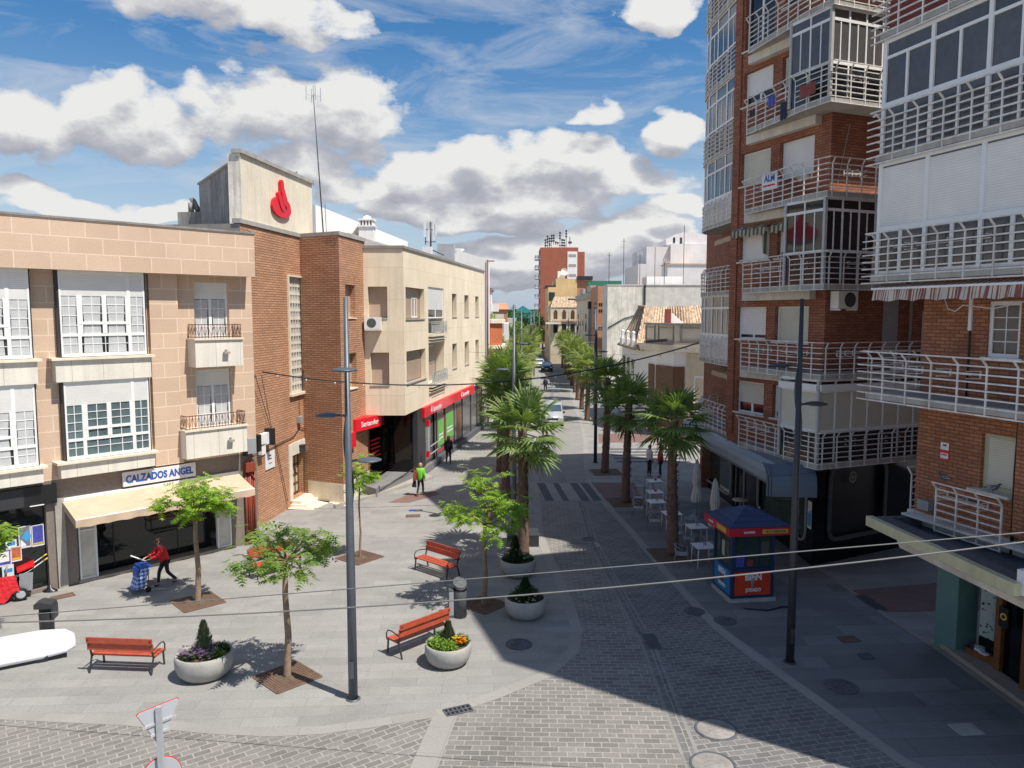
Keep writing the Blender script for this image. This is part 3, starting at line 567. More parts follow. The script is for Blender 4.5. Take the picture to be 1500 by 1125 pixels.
def railing(par, pts, z0, h=1.17, n=8, inward=0.12, post=0.55, m='rail_white', sy=1, label=None, kink=True, racks=(), side=1, r=0.018):
    """horizontal-bar balcony railing along an open polyline; top bar set inward on kinked posts"""
    b = MB(sy); ins = polyline_off(pts, inward * side)
    for k in range(n):
        z = z0 + h * k / (n - 1); pp = ins if (kink and k == n - 1) else pts
        for i in range(len(pp) - 1): b.bar((*pp[i], z), (*pp[i + 1], z), r * 1.9, r * 1.5)
    L_ = [0]
    for i in range(len(pts) - 1): L_.append(L_[-1] + hypot(pts[i + 1][0] - pts[i][0], pts[i + 1][1] - pts[i][1]))
    tot = L_[-1]; m_ = max(2, int(round(tot / post)))
    def at(P, s):
        for i in range(len(P) - 1):
            if s <= L_[i + 1] + 1e-6:
                t = (s - L_[i]) / max(1e-6, L_[i + 1] - L_[i]); return (P[i][0] + (P[i + 1][0] - P[i][0]) * t, P[i][1] + (P[i + 1][1] - P[i][1]) * t)
        return P[-1]
    zk = z0 + h * (n - 2) / (n - 1)
    for j in range(m_ + 1):
        s = tot * j / m_; a = at(pts, s); c = at(ins, s)
        b.bar((*a, z0 - 0.02), (*a, zk if kink else z0 + h), 0.034, 0.034)
        if kink: b.bar((*a, zk), (*c, z0 + h), 0.034, 0.034)
    o = b.build('railing', MT[m], par)
    if label: o['label'] = label
    for (s0, s1) in racks:
        b = MB(sy); outp = polyline_off(pts, -0.34 * side)
        k = 3; zr = z0 + h * 0.62
        for j in range(k):
            s = s0 + (s1 - s0) * j / (k - 1); a = at(pts, s); c = at(outp, s)
            b.bar((*a, zr), (*c, zr), 0.02, 0.02); b.bar((*a, zr + 0.16), (*c, zr + 0.16), 0.02, 0.02); b.bar((*c, zr - 0.01), (*c, zr + 0.17), 0.03, 0.03)
        for q in (0.35, 0.65, 1.0):
            pa, pc = at(pts, s0), at(pts, s1); oa, oc = at(outp, s0), at(outp, s1)
            b.bar((pa[0] + (oa[0] - pa[0]) * q, pa[1] + (oa[1] - pa[1]) * q, zr + 0.08), (pc[0] + (oc[0] - pc[0]) * q, pc[1] + (oc[1] - pc[1]) * q, zr + 0.08), 0.016, 0.016)
        b.build('drying_rack', MT['rail_white'], o)
    return o
# ================================================================ LEFT: beige shop building with bay windows
DB = (0.681, 0.732)
bg = frame('shop_building', 'two storey beige block building with white bay windows above a shoe shop', 'building', (-14.51, 25.07), DB)
w = MB(-1); U0, U1 = -9.0, 6.56
holes = [(-0.25, 2.40, 7.62, 10.36, 0.12), (-0.25, 2.40, 4.15, 6.80, 0.12), (-4.1, -1.08, 7.62, 10.36, 0.12), (-4.1, -1.08, 4.15, 6.80, 0.12), (4.28, 5.62, 7.75, 10.16, 0.22), (4.24, 5.64, 4.32, 6.95, 0.22)]
w.wall(U0, U1, 3.62, 10.46, holes, 0.0)
w.quad((U1, 0, 3.62), (U1, -9, 3.62), (U1, -9, 12.0), (U1, 0, 12.0)); w.quad((U0, 0, 0), (U0, -9, 0), (U0, -9, 12.0), (U0, 0, 12.0)); w.quad((U0, -9, 0), (U1, -9, 0), (U1, -9, 12), (U0, -9, 12))
# raised pier between the bay and the little balcony
w.box(2.62, 3.62, 0.004, 0.16, 3.62, 10.44); w.build('wall', MT['stone_block'], bg)
b = MB(-1); b.box(U0, 6.36, -0.3, 0.67, 10.40, 11.98); b.build('parapet', MT['stone_block'], bg)
b = MB(-1); b.box(U0, 6.20, -0.32, 0.71, 11.982, 12.05); b.box(6.2, 6.40, -0.32, 0.71, 11.982, 12.08); b.build('coping', MT['roof_grey'], bg)
b = MB(-1); b.quad((U0, -9, 11.2), (U1, -9, 11.2), (U1, -0.3, 11.2), (U0, -0.3, 11.2)); b.build('roof', MT['roof_grey'], bg)
def bay(u0, u1, z0, z1, cover, lbl, cur=True, pane='glass_dark', div=(0.21, 0.80)):
    b = MB(-1); v = 0.33; f = 0.055; W_ = u1 - u0
    # side cheeks of dark metal
    cks = []
    for (a, c) in ((u0 - 0.045, u0), (u1, u1 + 0.045)): b = MB(-1); b.box(a, c, 0.0, v - 0.02, z0, z1); cks.append(b)
    xs = [u0, u0 + W_ * div[0], u0 + W_ * div[1], u1]; b = MB(-1)
    b.box(u0, u1, v - 0.06, v, z1 - 0.12, z1); b.box(u0, u1, v - 0.06, v + 0.01, z0, z0 + 0.11)
    zc = z1 - 0.12 - (z1 - z0) * cover; zm = z0 + 0.11 + (zc - z0) * 0.30
    for i, x in enumerate(xs): b.box(x - (0.0 if i == 0 else f), x + (0.0 if i == 3 else f), v - 0.062, v + 0.004, z0 + 0.11, (z1 - 0.12) if i != 1 else zc)
    b.box(u0, u1, v - 0.06, v + 0.002, zm - 0.045, zm + 0.045)
    xm = (xs[1] + xs[2]) / 2; b.box(xm - 0.07, xm + 0.07, v - 0.05, v + 0.008, zm + 0.045, zc); b.box(xs[1], xs[2], v - 0.05, v + 0.012, zm + (zc - zm) * 0.27, zm + (zc - zm) * 0.27 + 0.09)
    b.box(xs[1] + f, xs[1] + f + 0.06, v - 0.05, v + 0.006, zm + 0.045, zc); b.box(xs[2] - f - 0.06, xs[2] - f, v - 0.05, v + 0.006, zm + 0.045, zc)
    def grid(a0, a1, c0, c1, nu, nz):
        for i in range(1, nu): x = a0 + (a1 - a0) * i / nu; b.box(x - 0.011, x + 0.011, v - 0.045, v - 0.015, c0, c1)
        for j in range(1, nz): z = c0 + (c1 - c0) * j / nz; b.box(a0, a1, v - 0.046, v - 0.014, z - 0.010, z + 0.010)
    grid(xs[0], xs[1], zm, zc, 2, 4); grid(xs[2], xs[3], zm, zc, 2, 4); grid(xs[0], xs[1], z0 + 0.11, zm, 2, 2); grid(xs[2], xs[3], z0 + 0.11, zm, 2, 2); grid(xs[1], xs[2], z0 + 0.11, zm, 4, 2)
    z3 = zm + (zc - zm) * 0.27 + 0.09; grid(xs[1] + 0.1, xm - 0.07, z3, zc, 2, 3); grid(xm + 0.07, xs[2] - 0.1, z3, zc, 2, 3); grid(xs[1] + 0.1, xm - 0.07, zm, z3, 2, 1); grid(xm + 0.07, xs[2] - 0.1, zm, z3, 2, 1)
    win = b.build('bay_window', MT['white_paint'], bg); win['label'] = lbl
    for ck in cks: ck.build('side_panel', MT['dark_metal'], win)
    b = MB(-1); b.box(u0 + 0.02, u1 - 0.02, v - 0.042, v - 0.034, z0 + 0.1, zc + 0.02); b.build('pane', MT[pane], win)
    b = MB(-1); b.box(xs[0] + f, xs[2] - f, v - 0.032, v - 0.012, zc, z1 - 0.12); b.box(xs[2] + f, xs[3] - f, v - 0.032, v - 0.012, zc, z1 - 0.12); b.build('roller_shutter', MT['shutter_white'], win)
    if cur:
        b = MB(-1)
        for (a0, a1) in ((xs[0] + f, xs[1] - f), (xs[1] + 0.12, xm - 0.09), (xm + 0.09, xs[2] - 0.12), (xs[2] + f, xs[3] - f)):
            n = 12; zz = [zc, z0 + 0.11 + (zc - z0) * 0.55, z0 + 0.12]; wd = [1, 0.86, 1.0]; cc = (a0 + a1) / 2
            for j in range(2):
                for i in range(n):
                    P = lambda k, q: (cc + (a1 - a0) / 2 * wd[q] * (2 * k / n - 1), v - 0.031 + (0.006 if k % 2 else 0), zz[q])
                    b.quad(P(i, j), P(i + 1, j), P(i + 1, j + 1), P(i, j + 1))
        b.build('curtain', MT['curtain'], win)
    b = MB(-1); b.box(u0 - 0.35, u1 + 0.22, 0, 0.50, z0 - 0.10, z0 - 0.02); b.build('sill', MT['stone_cream'], win)
    b = MB(-1); b.box(u0 - 0.22, u1 + 0.10, 0.0, 0.40, z0 - 0.80 if z0 > 5 else z0 - 0.55, z0 - 0.102); b.build('spandrel', MT['panel_white'], win)
bay(-0.25, 2.40, 7.62, 10.40, 0.25, 'upper white bay window with tied lace curtains'); bay(-0.25, 2.40, 4.25, 6.82, 0.26, 'lower white bay window with teal tinted panes', False, 'glass_teal')
bay(-4.1, -1.08, 7.62, 10.40, 0.30, 'upper bay window cut by the left edge of the picture'); bay(-4.1, -1.08, 4.22, 6.82, 0.28, 'lower bay window cut by the left edge of the picture')
for (z0, z1, zd, lbl) in ((8.12, 10.16, 8.62, 'upper balcony door'), (4.84, 6.95, 5.35, 'lower balcony door')):
    louvre_window(bg, 4.28, 5.62, z0 - 0.35, z1, -0.16, 0.24, -1, 'glass_dark', 'shutter_white', bars=(1, 4), leafs=2, curtain=True, name='balcony_door', f=0.07, label=lbl)
def small_balcony(u0, u1, zt, zb, vo, lbl):
    b = MB(-1); b.box(u0, u1, 0.0, vo, zb, zt - 0.06); o = b.build('balcony', MT['panel_white'], bg); o['label'] = lbl
    b = MB(-1); b.box(u0 - 0.05, u1 + 0.05, 0.0, vo + 0.06, zt - 0.06, zt); b.build('balcony_top', MT['stone_cream'], o)
    b = MB(-1); zr = zt + 0.50
    pts = [(u0 + 0.05, 0.02), (u0 + 0.05, vo - 0.03), (u1 - 0.05, vo - 0.03), (u1 - 0.05, 0.02)]
    for i in range(3):
        for z in (zt + 0.05, zr): b.bar((*pts[i], z), (*pts[i + 1], z), 0.03, 0.025)
        L_ = hypot(pts[i + 1][0] - pts[i][0], pts[i + 1][1] - pts[i][1]); n = max(2, int(L_ / 0.11))
        for k in range(n + 1):
            a = (pts[i][0] + (pts[i + 1][0] - pts[i][0]) * k / n, pts[i][1] + (pts[i + 1][1] - pts[i][1]) * k / n); b.bar((*a, zt), (*a, zr), 0.014, 0.014)
            if k < n:
                c = (pts[i][0] + (pts[i + 1][0] - pts[i][0]) * (k + 1) / n, pts[i][1] + (pts[i + 1][1] - pts[i][1]) * (k + 1) / n)
                b.bar((*a, zt + 0.08), (*c, zr - 0.05), 0.010, 0.010) if k % 2 else b.bar((*a, zr - 0.05), (*c, zt + 0.08), 0.010, 0.010)
    b.build('railing', MT['rust_rail'], o)
    b = MB(-1); b.box(u1 - 0.72, u1 - 0.66, vo, vo + 0.10, (zt + zb) / 2 + 0.02, (zt + zb) / 2 + 0.10); b.box(u1 - 0.80, u1 - 0.58, vo + 0.03, vo + 0.16, (zt + zb) / 2 - 0.06, (zt + zb) / 2 + 0.02); b.build('lamp_bracket', MT['stone_grey'], o)
small_balcony(3.98, 5.80, 8.12, 7.08, 0.62, 'upper small balcony with dark iron railing'); small_balcony(3.52, 5.86, 4.84, 3.80, 0.62, 'lower small balcony with dark iron railing')
# ground floor: shoe shop
b = MB(-1)
b.wall(-0.70, 6.56, 0.0, 3.62, [(0.02, 5.45, -0.01, 2.86, 0.5)], 0.0); b.build('shop_wall', MT['granite_brown'], bg)
b = MB(-1); b.box(0.0, 5.5, -0.45, 0.06, 0.0, 0.10); b.build('doorstep', MT['curb_stone'], bg)
b = MB(-1); b.box(-0.62, -0.34, 0.002, 0.10, 0.0, 3.0); b.build('pilaster', MT['stone_grey'], bg)
sf = MB(-1)
for (a, c) in ((0.06, 0.62), (4.86, 5.42)):
    sf.box(a, a + 0.05, -0.12, 0.02, 0.10, 2.5); sf.box(c - 0.05, c, -0.12, 0.02, 0.10, 2.5); sf.box(a, c, -0.10, 0.0, 1.75, 1.80); sf.box(a, c, -0.10, 0.0, 0.10, 0.16)
sf.box(0.62, 4.86, -0.10, 0.0, 2.44, 2.5)
front = sf.build('shopfront', MT['white_paint'], bg)
for (a, c) in ((0.10, 0.58), (4.90, 5.38)): b = MB(-1); b.box(a, c, -0.09, -0.06, 0.12, 2.7); b.build('side_panel', MT['concrete_light'], front)
b = MB(-1)
for x in (0.66, 1.35, 3.6, 4.82): b.box(x - 0.025, x + 0.025, -0.62, -0.57, 0.10, 2.86)
b.build('window_frame', MT['black'], front)
b = MB(-1); b.box(0.62, 4.86, -0.60, -0.585, 0.10, 2.86); b.build('shop_glass', MT['glass_shop'], front)
b = MB(-1); b.quad((0.0, -0.5, 0.02), (5.5, -0.5, 0.02), (5.5, -4, 0.02), (0, -4, 0.02)); b.quad((0, -4, 0), (5.5, -4, 0), (5.5, -4, 3.3), (0, -4, 3.3)); b.quad((0.62, -0.6, 2.86), (4.86, -0.6, 2.86), (4.86, -4, 2.86), (0.62, -4, 2.86)); b.box(1.6, 2.1, -2.6, -2.2, 0.02, 1.2); b.build('shop_interior', MT['floor_brown'], bg)
b = MB(-1)
L_ = [(-0.35, 0.04, 2.88), (-0.46, 1.25, 2.50)]; n = 44; a0, a1 = -0.40, 5.75
for i in range(n):
    x0, x1 = a0 + (a1 - a0) * i / n, a0 + (a1 - a0) * (i + 1) / n
    sg = lambda x, t: 0.035 * sin(pi * t) * (1 + 0.3 * sin(x * 3.1))
    for j in range(4):
        t0, t1 = j / 4, (j + 1) / 4
        P = lambda x, t: (x, 0.04 + 1.25 * t, 2.90 - 0.42 * t - sg(x, t))
        b.quad(P(x0, t0), P(x0, t1), P(x1, t1), P(x1, t0))
    wv = lambda x: 0.035 * abs(sin(x * 5.2)); ww = lambda x: 0.02 * sin(x * 7)
    b.quad((x0, 1.29, 2.48), (x0, 1.30 + ww(x0), 2.20 + wv(x0)), (x1, 1.30 + ww(x1), 2.20 + wv(x1)), (x1, 1.29, 2.48))
b.face([(a0, 0.04, 2.9), (a0, 1.29, 2.48), (a0, 1.29, 2.22), (a0, 0.25, 2.6)]); b.face([(a1, 0.04, 2.9), (a1, 1.29, 2.48), (a1, 1.29, 2.22), (a1, 0.25, 2.6)])
aw = b.build('awning', MT['awning_sand'], bg)
b = MB(-1); b.tube([(a0, 1.27, 2.47), (a1, 1.27, 2.47)], 0.025, 8); b.box(a0, a1, 0.0, 0.10, 2.88, 2.98); b.build('awning_bar', MT['white_paint'], aw)
b = MB(-1); b.box(1.50, 4.05, 0.06, 0.14, 3.06, 3.56); sg = b.build('shop_sign', MT['paper'], bg)
text('lettering', 'CALZADOS ANGEL', 0.36, MT['sign_blue'], sg, (2.77, -0.145, 3.31), (0, -1, 0), 0.012, width=2.36, height=0.27)
# neighbouring shop at the left edge
b = MB(-1); b.wall(-9.0, -0.70, 0.0, 3.62, [(-6.5, -0.86, 0.12, 2.86, 0.25)], 0.0); b.build('shop_wall', MT['granite_brown'], bg)
b = MB(-1); b.box(-9.0, -0.56, 0.01, 0.16, 2.90, 3.52); fa = b.build('fascia', MT['black'], bg)
b = MB(-1); b.box(-4.0, -1.5, 0.161, 0.17, 2.92, 3.5); b.build('fascia_panel', MT['dark_metal'], fa)
b = MB(-1); b.box(-1.35, -0.95, 0.16, 0.20, 2.90, 2.925); b.build('strip_lamp', MT['white_paint'], fa)
b = MB(-1); b.box(-6.5, -0.86, -0.20, -0.19, 0.12, 2.86); sw = b.build('shop_window', MT['glass_shop'], bg)
for (u0, u1, z0, z1, mm, lb) in ((-1.62, -1.27, 1.52, 2.23, 'paper_grey', None), (-1.25, -0.90, 1.50, 2.20, 'paper_blue', None), (-1.98, -1.68, 1.50, 1.86, 'paper', None), (-1.86, -1.56, 1.14, 1.62, 'paper_orange', None), (-2.25, -1.85, 1.06, 1.58, 'paper_blue', None), (-2.12, -1.80, 0.60, 1.08, 'paper', None)):
    b = MB(-1); b.box(u0, u1, -0.188, -0.184, z0, z1); p = b.build('poster', MT['paper'], sw)
    b = MB(-1); m_ = 0.025
    if mm != 'paper': b.box(u0 + m_, u1 - m_, -0.183, -0.180, z0 + m_ * 2, z1 - m_)
    if mm == 'paper_grey':
        c = b; b = MB(-1); c.build('printed_area', MT['paper_grey'], p)
        cx, cz = (u0 + u1) / 2 + 0.05, (z0 + z1) / 2; b.face([(cx, -0.178, cz + 0.2), (cx + 0.15, -0.178, cz), (cx, -0.178, cz - 0.15), (cx - 0.15, -0.178, cz)]); b.build('printed_diamond', MT['paper_cyan'], p)
        b = MB(-1); b.face([(u0 + 0.03, -0.177, z0 + 0.05), (cx - 0.17, -0.177, z0 + 0.3), (cx - 0.03, -0.177, z0 + 0.12), (u0 + 0.2, -0.177, z0 + 0.05)]); b.build('printed_corner', MT['paper'], p)
    elif mm != 'paper':
        b.build('printed_area', MT[mm], p)
        if u0 < -2.2: b = MB(-1); b.box(u0 + 0.06, u1 - 0.06, -0.179, -0.177, z0 + 0.14, z1 - 0.06); b.build('printed_panel', MT['paper'], p)
        else: b = MB(-1); b.box(u0 + 0.04, u1 - 0.04, -0.179, -0.177, z0 + 0.06, z0 + 0.12); b.build('printed_line', MT['yellow'], p)
    else:
        b.box(u0 + 0.04, u1 - 0.04, -0.183, -0.180, (z0 + z1) / 2, (z0 + z1) / 2 + 0.12); b.build('printed_area', MT['paper_cyan'], p)
b = MB(-1)
for (x, r) in ((6.02, 0.05), (6.12, 0.035), (6.20, 0.05), (6.29, 0.03), (6.38, 0.045)): b.tube([(x, 0.09, 0.0), (x, 0.09, 2.9 if r > 0.04 else 3.3)], r, 8)
b.box(5.98, 6.38, 0.01, 0.24, 2.9, 3.25); b.tube([(6.05, 0.1, 3.2), (6.2, 0.14, 3.45), (6.45, 0.12, 3.5)], 0.03, 6); b.tube([(6.1, 0.12, 2.95), (6.3, 0.16, 2.7), (6.4, 0.1, 2.5)], 0.03, 6); b.build('pipework', MT['red_pipe'], bg)
b = MB(-1); b.box(6.02, 6.40, 0.02, 0.30, 3.62, 4.20); o = b.build('meter_box', MT['plastic_grey'], bg)
b = MB(-1); b.box(5.92, 6.02, 0.1, 0.34, 3.55, 4.25); b.build('loudspeaker', MT['black'], bg)
# ================================================================ brick building with the tall concrete sign wall
DK = unit(0.85, 6.52); OK_ = (-10.81, 31.55)
kb = frame('brick_building', 'narrow brown brick building with a tall concrete sign wall on its roof', 'building', OK_, DK)
w = MB(-1); w.wall(-0.4, 7.25, 0.0, 12.62, [(4.02, 5.62, 5.30, 10.74, 0.30), (3.95, 5.55, 0.30, 2.40, 0.45)], 0.0)
def toK(x, y):
    dx, dy = x - OK_[0], y - OK_[1]; return (dx * DK[0] + dy * DK[1], (dx * DK[1] - dy * DK[0]))
p1 = toK(-9.48, 36.85); p2 = toK(-7.99, 35.88); p3 = toK(-7.45, 39.3)
p1 = (toK(-9.4, 36.9)[0], 0.0)
w.build('wall', MT['brick_tan'], kb)
w = MB(-1)
def vwall(b, a, c, z0, z1, holes=(), depth=0.2, out=1):
    """vertical wall between two plan points with openings (t0,t1,z0,z1) measured in metres from a"""
    L0 = hypot(c[0] - a[0], c[1] - a[1]); t = ((c[0] - a[0]) / L0, (c[1] - a[1]) / L0); n = (-t[1] * out, t[0] * out)
    P = lambda s, d, z: (a[0] + t[0] * s - n[0] * d, a[1] + t[1] * s - n[1] * d, z)
    us = sorted(set([0, L0] + [h[k] for h in holes for k in (0, 1)])); zs = sorted(set([z0, z1] + [h[k] for h in holes for k in (2, 3)]))
    for i in range(len(us) - 1):
        for j in range(len(zs) - 1):
            cu, cz = (us[i] + us[i + 1]) / 2, (zs[j] + zs[j + 1]) / 2
            if any(h[0] < cu < h[1] and h[2] < cz < h[3] for h in holes): continue
            b.quad(P(us[i], 0, zs[j]), P(us[i + 1], 0, zs[j]), P(us[i + 1], 0, zs[j + 1]), P(us[i], 0, zs[j + 1]))
    for h in holes:
        s0, s1, c0, c1 = h[:4]
        b.quad(P(s0, 0, c0), P(s0, depth, c0), P(s0, depth, c1), P(s0, 0, c1)); b.quad(P(s1, 0, c0), P(s1, 0, c1), P(s1, depth, c1), P(s1, depth, c0))
        b.quad(P(s0, 0, c1), P(s0, depth, c1), P(s1, depth, c1), P(s1, 0, c1)); b.quad(P(s0, 0, c0), P(s1, 0, c0), P(s1, depth, c0), P(s0, depth, c0))
    return P
vwall(w, p1, p2, 0.0, 12.62, (), 0.2, 1)
PP = vwall(w, p2, p3, 0.0, 12.62, [(0.72, 2.05, 8.82, 10.40), (0.72, 2.05, 5.40, 7.10)], 0.28, 1)
w.build('projecting_wall', MT['brick_tan'], kb)
for (c0, c1) in ((8.82, 10.40), (5.40, 7.10)):
    b = MB(-1); b.quad(PP(0.72, 0.27, c0), PP(2.05, 0.27, c0), PP(2.05, 0.27, c1), PP(0.72, 0.27, c1)); o = b.build('window', MT['shutter_tan'], kb)
    b = MB(-1); b.quad(PP(0.68, -0.05, c0 - 0.05), PP(2.09, -0.05, c0 - 0.05), PP(2.09, -0.05, c0), PP(0.68, -0.05, c0)); b.quad(PP(0.68, -0.05, c0), PP(2.09, -0.05, c0), PP(2.09, 0.27, c0 + 0.002), PP(0.68, 0.27, c0 + 0.002)); b.build('sill', MT['stone_cream'], o)
b = MB(-1); b.box(-0.45, p1[0] + 0.02, -0.3, 0.06, 12.62, 12.80)
q1, q2, q3 = (p1[0], 0.06), (p2[0] - 0.06, p2[1] + 0.05), (p3[0] + 0.02, p3[1] + 0.06)
b.prism([q1, (q2[0], q2[1]), q3, (q3[0], -0.5), (q1[0], -0.5)][::-1], 12.622, 12.80, True, True); b.build('coping', MT['concrete'], kb)
b = MB(-1); b.quad((-0.4, -8, 12.6), (p3[0], -8, 12.6), (p3[0], 0, 12.6), (-0.4, 0, 12.6)); b.quad((-0.4, -8, 0), (p3[0], -8, 0), (p3[0], -8, 12.6), (-0.4, -8, 12.6)); b.quad((-0.4, 0, 0), (-0.4, -8, 0), (-0.4, -8, 12.6), (-0.4, 0, 12.6)); b.build('roof', MT['roof_grey'], kb)
# plinth, steps
b = MB(-1); b.box(5.62, p1[0], 0.0, 0.06, 0.0, 0.95)
L0 = 0.06; vwall(b, (p1[0] - 0.02, 0.06), (p2[0] - 0.05, p2[1] + 0.03), 0.0, 0.95); vwall(b, (p2[0] - 0.05, p2[1] + 0.03), (p3[0], p3[1] + 0.07), 0, 0.95); b.quad((p1[0], 0.06, 0.95), (p2[0] - 0.05, p2[1] + 0.03, 0.95), (p2[0] + 0.03, p2[1] - 0.03, 0.95), (p1[0] + 0.1, 0, 0.95)); b.build('plinth', MT['stone_cream'], kb)
b = MB(-1); b.box(3.75, 5.75, 0.0, 0.75, 0.0, 0.14); b.box(3.85, 5.65, 0.0, 0.42, 0.14, 0.29); b.box(5.66, 6.1, 0.0, 0.95, 0.0, 0.46); b.prism([(3.4, 0.0), (3.4, 1.2), (6.3, 1.7), (p2[0] - 0.6, p2[1] + 0.6), (p1[0], 0.0)][::-1], 0.0, 0.03, True); b.build('door_steps', MT['stone_cream'], kb)
b = MB(-1)
for (a0, a1, c0, c1) in ((3.62, 3.95, 0.30, 2.95), (5.55, 6.28, 0.30, 3.05)): b.box(a0, a1, 0.0, 0.05, c0, c1)
b.box(3.95, 5.55, 0.0, 0.05, 2.40, 2.98); b.box(5.56, 5.60, -0.4, 0.05, 0.3, 2.4); su = b.build('door_surround', MT['concrete_light'], kb)
b = MB(-1); b.box(3.95, 5.55, -0.44, -0.38, 0.30, 2.40)
for x in (3.98, 4.35, 4.75, 5.1, 5.5): b.box(x - 0.035, x + 0.035, -0.38, -0.34, 0.3, 2.4)
for z in (0.4, 0.85, 1.3, 1.75, 2.35): b.box(3.95, 5.55, -0.379, -0.335, z - 0.04, z + 0.04)
dr = b.build('door', MT['wood_door'], kb)
b = MB(-1)
for x in (4.02, 4.39, 4.79, 5.14):
    for z in (0.44, 0.89, 1.34, 1.79): b.box(x, x + 0.30, -0.378, -0.370, z, z + 0.36)
b.build('door_pane', MT['canopy_cream'], dr)
b = MB(-1); b.box(4.75, 4.98, 0.05, 0.27, 2.45, 2.75); b.box(4.72, 5.01, 0.05, 0.30, 2.75, 2.79); b.build('wall_lantern', MT['dark_metal'], kb)
b = MB(-1); b.box(5.62, 5.85, 0.05, 0.10, 2.2, 2.6); b.build('notice', MT['maroon'], kb); b = MB(-1); b.box(5.60, 5.72, 0.052, 0.11, 1.45, 1.65); b.build('intercom', MT['galv'], kb)
# tall grille window
b = MB(-1)
b.box(3.96, 4.06, 0.0, 0.08, 5.24, 10.80); b.box(5.58, 5.68, 0.0, 0.08, 5.24, 10.80); b.box(4.06, 5.58, 0.0, 0.08, 10.72, 10.80); b.box(3.9, 5.74, 0.0, 0.14, 5.18, 5.30); fr_ = b.build('window', MT['stone_cream'], kb); fr_['label'] = 'tall window filled with a concrete grille'
b = MB(-1); n = 14
for i in range(6): x = 4.08 + (5.56 - 4.08) * i / 5; b.box(x - 0.035, x + 0.035, -0.2, -0.06, 5.3, 10.72)
for j in range(0, n + 1): z = 5.32 + 5.38 * j / n; b.box(4.06, 5.58, -0.19, -0.055, z - 0.045, z + 0.045)
for i in range(5):
    for j in range(n):
        if j % 2 == 0: continue
        x = 4.08 + 1.48 * (i + 0.5) / 5; z = 5.32 + 5.38 * (j + 0.5) / n; b.box(x - 0.012, x + 0.012, -0.18, -0.07, z - 0.17, z + 0.17)
b.build('grille', MT['concrete_light'], fr_)
b = MB(-1); b.box(4.06, 5.58, -0.26, -0.25, 5.3, 10.72); b.build('pane', MT['glass_blue'], fr_)
# sign wall
b = MB(-1); b.box(-0.12, 7.30, -0.30, -0.04, 12.80, 15.40); b.build('sign_wall', MT['stone_cream'], kb)
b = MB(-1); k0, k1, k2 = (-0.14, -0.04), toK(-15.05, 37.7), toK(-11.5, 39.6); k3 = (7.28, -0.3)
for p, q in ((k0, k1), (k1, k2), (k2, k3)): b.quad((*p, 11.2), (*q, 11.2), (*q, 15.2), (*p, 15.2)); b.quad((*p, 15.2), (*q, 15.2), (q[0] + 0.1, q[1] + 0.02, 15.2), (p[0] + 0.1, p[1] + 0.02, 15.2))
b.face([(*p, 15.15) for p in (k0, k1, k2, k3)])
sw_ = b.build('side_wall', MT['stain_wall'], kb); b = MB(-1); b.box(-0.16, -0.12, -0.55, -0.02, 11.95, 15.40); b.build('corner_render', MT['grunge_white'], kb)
b = MB(-1); b.box(-0.24, 7.42, -0.36, 0.06, 15.40, 15.56); b.bar((-0.14, -0.1, 15.22), (*k1, 15.22), 0.16, 0.08); b.build('sign_wall_coping', MT['concrete'], kb)
c0, c1 = k1; b = MB(-1); b.box(c0 - 0.1, c0 + 0.9, c1 - 1.1, c1 + 0.15, 11.0, 13.9); b.tube([(c0 + 0.1, c1 - 0.5, 13.9), (c0 + 0.1, c1 - 0.5, 14.35)], 0.14, 8); b.tube([(c0 + 0.3, c1 - 0.25, 14.0), (c0 + 0.2, c1 - 0.5, 14.6)], 0.14, 8); b.tube([(c0 + 0.5, c1 - 0.3, 13.9), (c0 + 0.5, c1 - 0.3, 14.2)], 0.2, 8); b.build('chimney', MT['stain_wall'], kb)
b = MB(-1); b.tube([(k0[0] + (k1[0] - k0[0]) * 0.2 - 0.04, k0[1] + (k1[1] - k0[1]) * 0.2, 12.0), (k0[0] + (k1[0] - k0[0]) * 0.2 - 0.04, k0[1] + (k1[1] - k0[1]) * 0.2, 15.2)], 0.03, 6); b.build('cable', MT['black_wire'], kb)
# flame emblem: two leaning tongues over an oval dish
def flame(par, cu, v, cz, k, m, sy=-1, kx=1.0):
    def pth(pts): return [(cu + x * k * kx, cz + z * k) for x, z in pts]
    n = 28; dish = [(cos(2 * pi * i / n) * 0.96, sin(2 * pi * i / n) * 0.62 - 0.55) for i in range(n)]
    dish = [(x, z + (0.16 if z > -0.35 and abs(x) > 0.35 else 0.0)) for x, z in dish]
    t1 = [(-0.36, -0.05), (-0.40, 0.42), (-0.28, 0.55), (-0.12, 0.30), (0.22, -0.30), (0.25, -0.62), (0.0, -0.75), (-0.2, -0.45)]
    t2 = [(-0.10, 0.55), (-0.12, 1.25), (-0.02, 1.42), (0.12, 1.30), (0.18, 0.85), (0.42, 0.25), (0.58, -0.15), (0.42, -0.45), (0.10, -0.20), (-0.04, 0.22)]
    for i, (poly, d) in enumerate(((dish, 0.16), (t1, 0.22), (t2, 0.24))):
        b = MB(sy); p = pth(poly); b.extr(p, v, v + d * k); b.build('emblem', m, par)
b = MB(-1)
flame(kb, 3.48, -0.02, 14.05, 0.64, MT['red_sign'], -1, 1.6)
b = MB(-1); b.box(1.18, 2.10, 0.01, 0.04, 2.28, 3.04); pq = b.build('plaque', MT['paper'], kb)
for (z, h, c) in ((2.86, 0.10, '\u00b7 Fdez \u00b7'), (2.72, 0.09, 'notaria'), (2.52, 0.06, 'horario 9-14')): text('lettering', c, h, MT['black'], pq, (1.64, -0.045, z), (0, -1, 0))
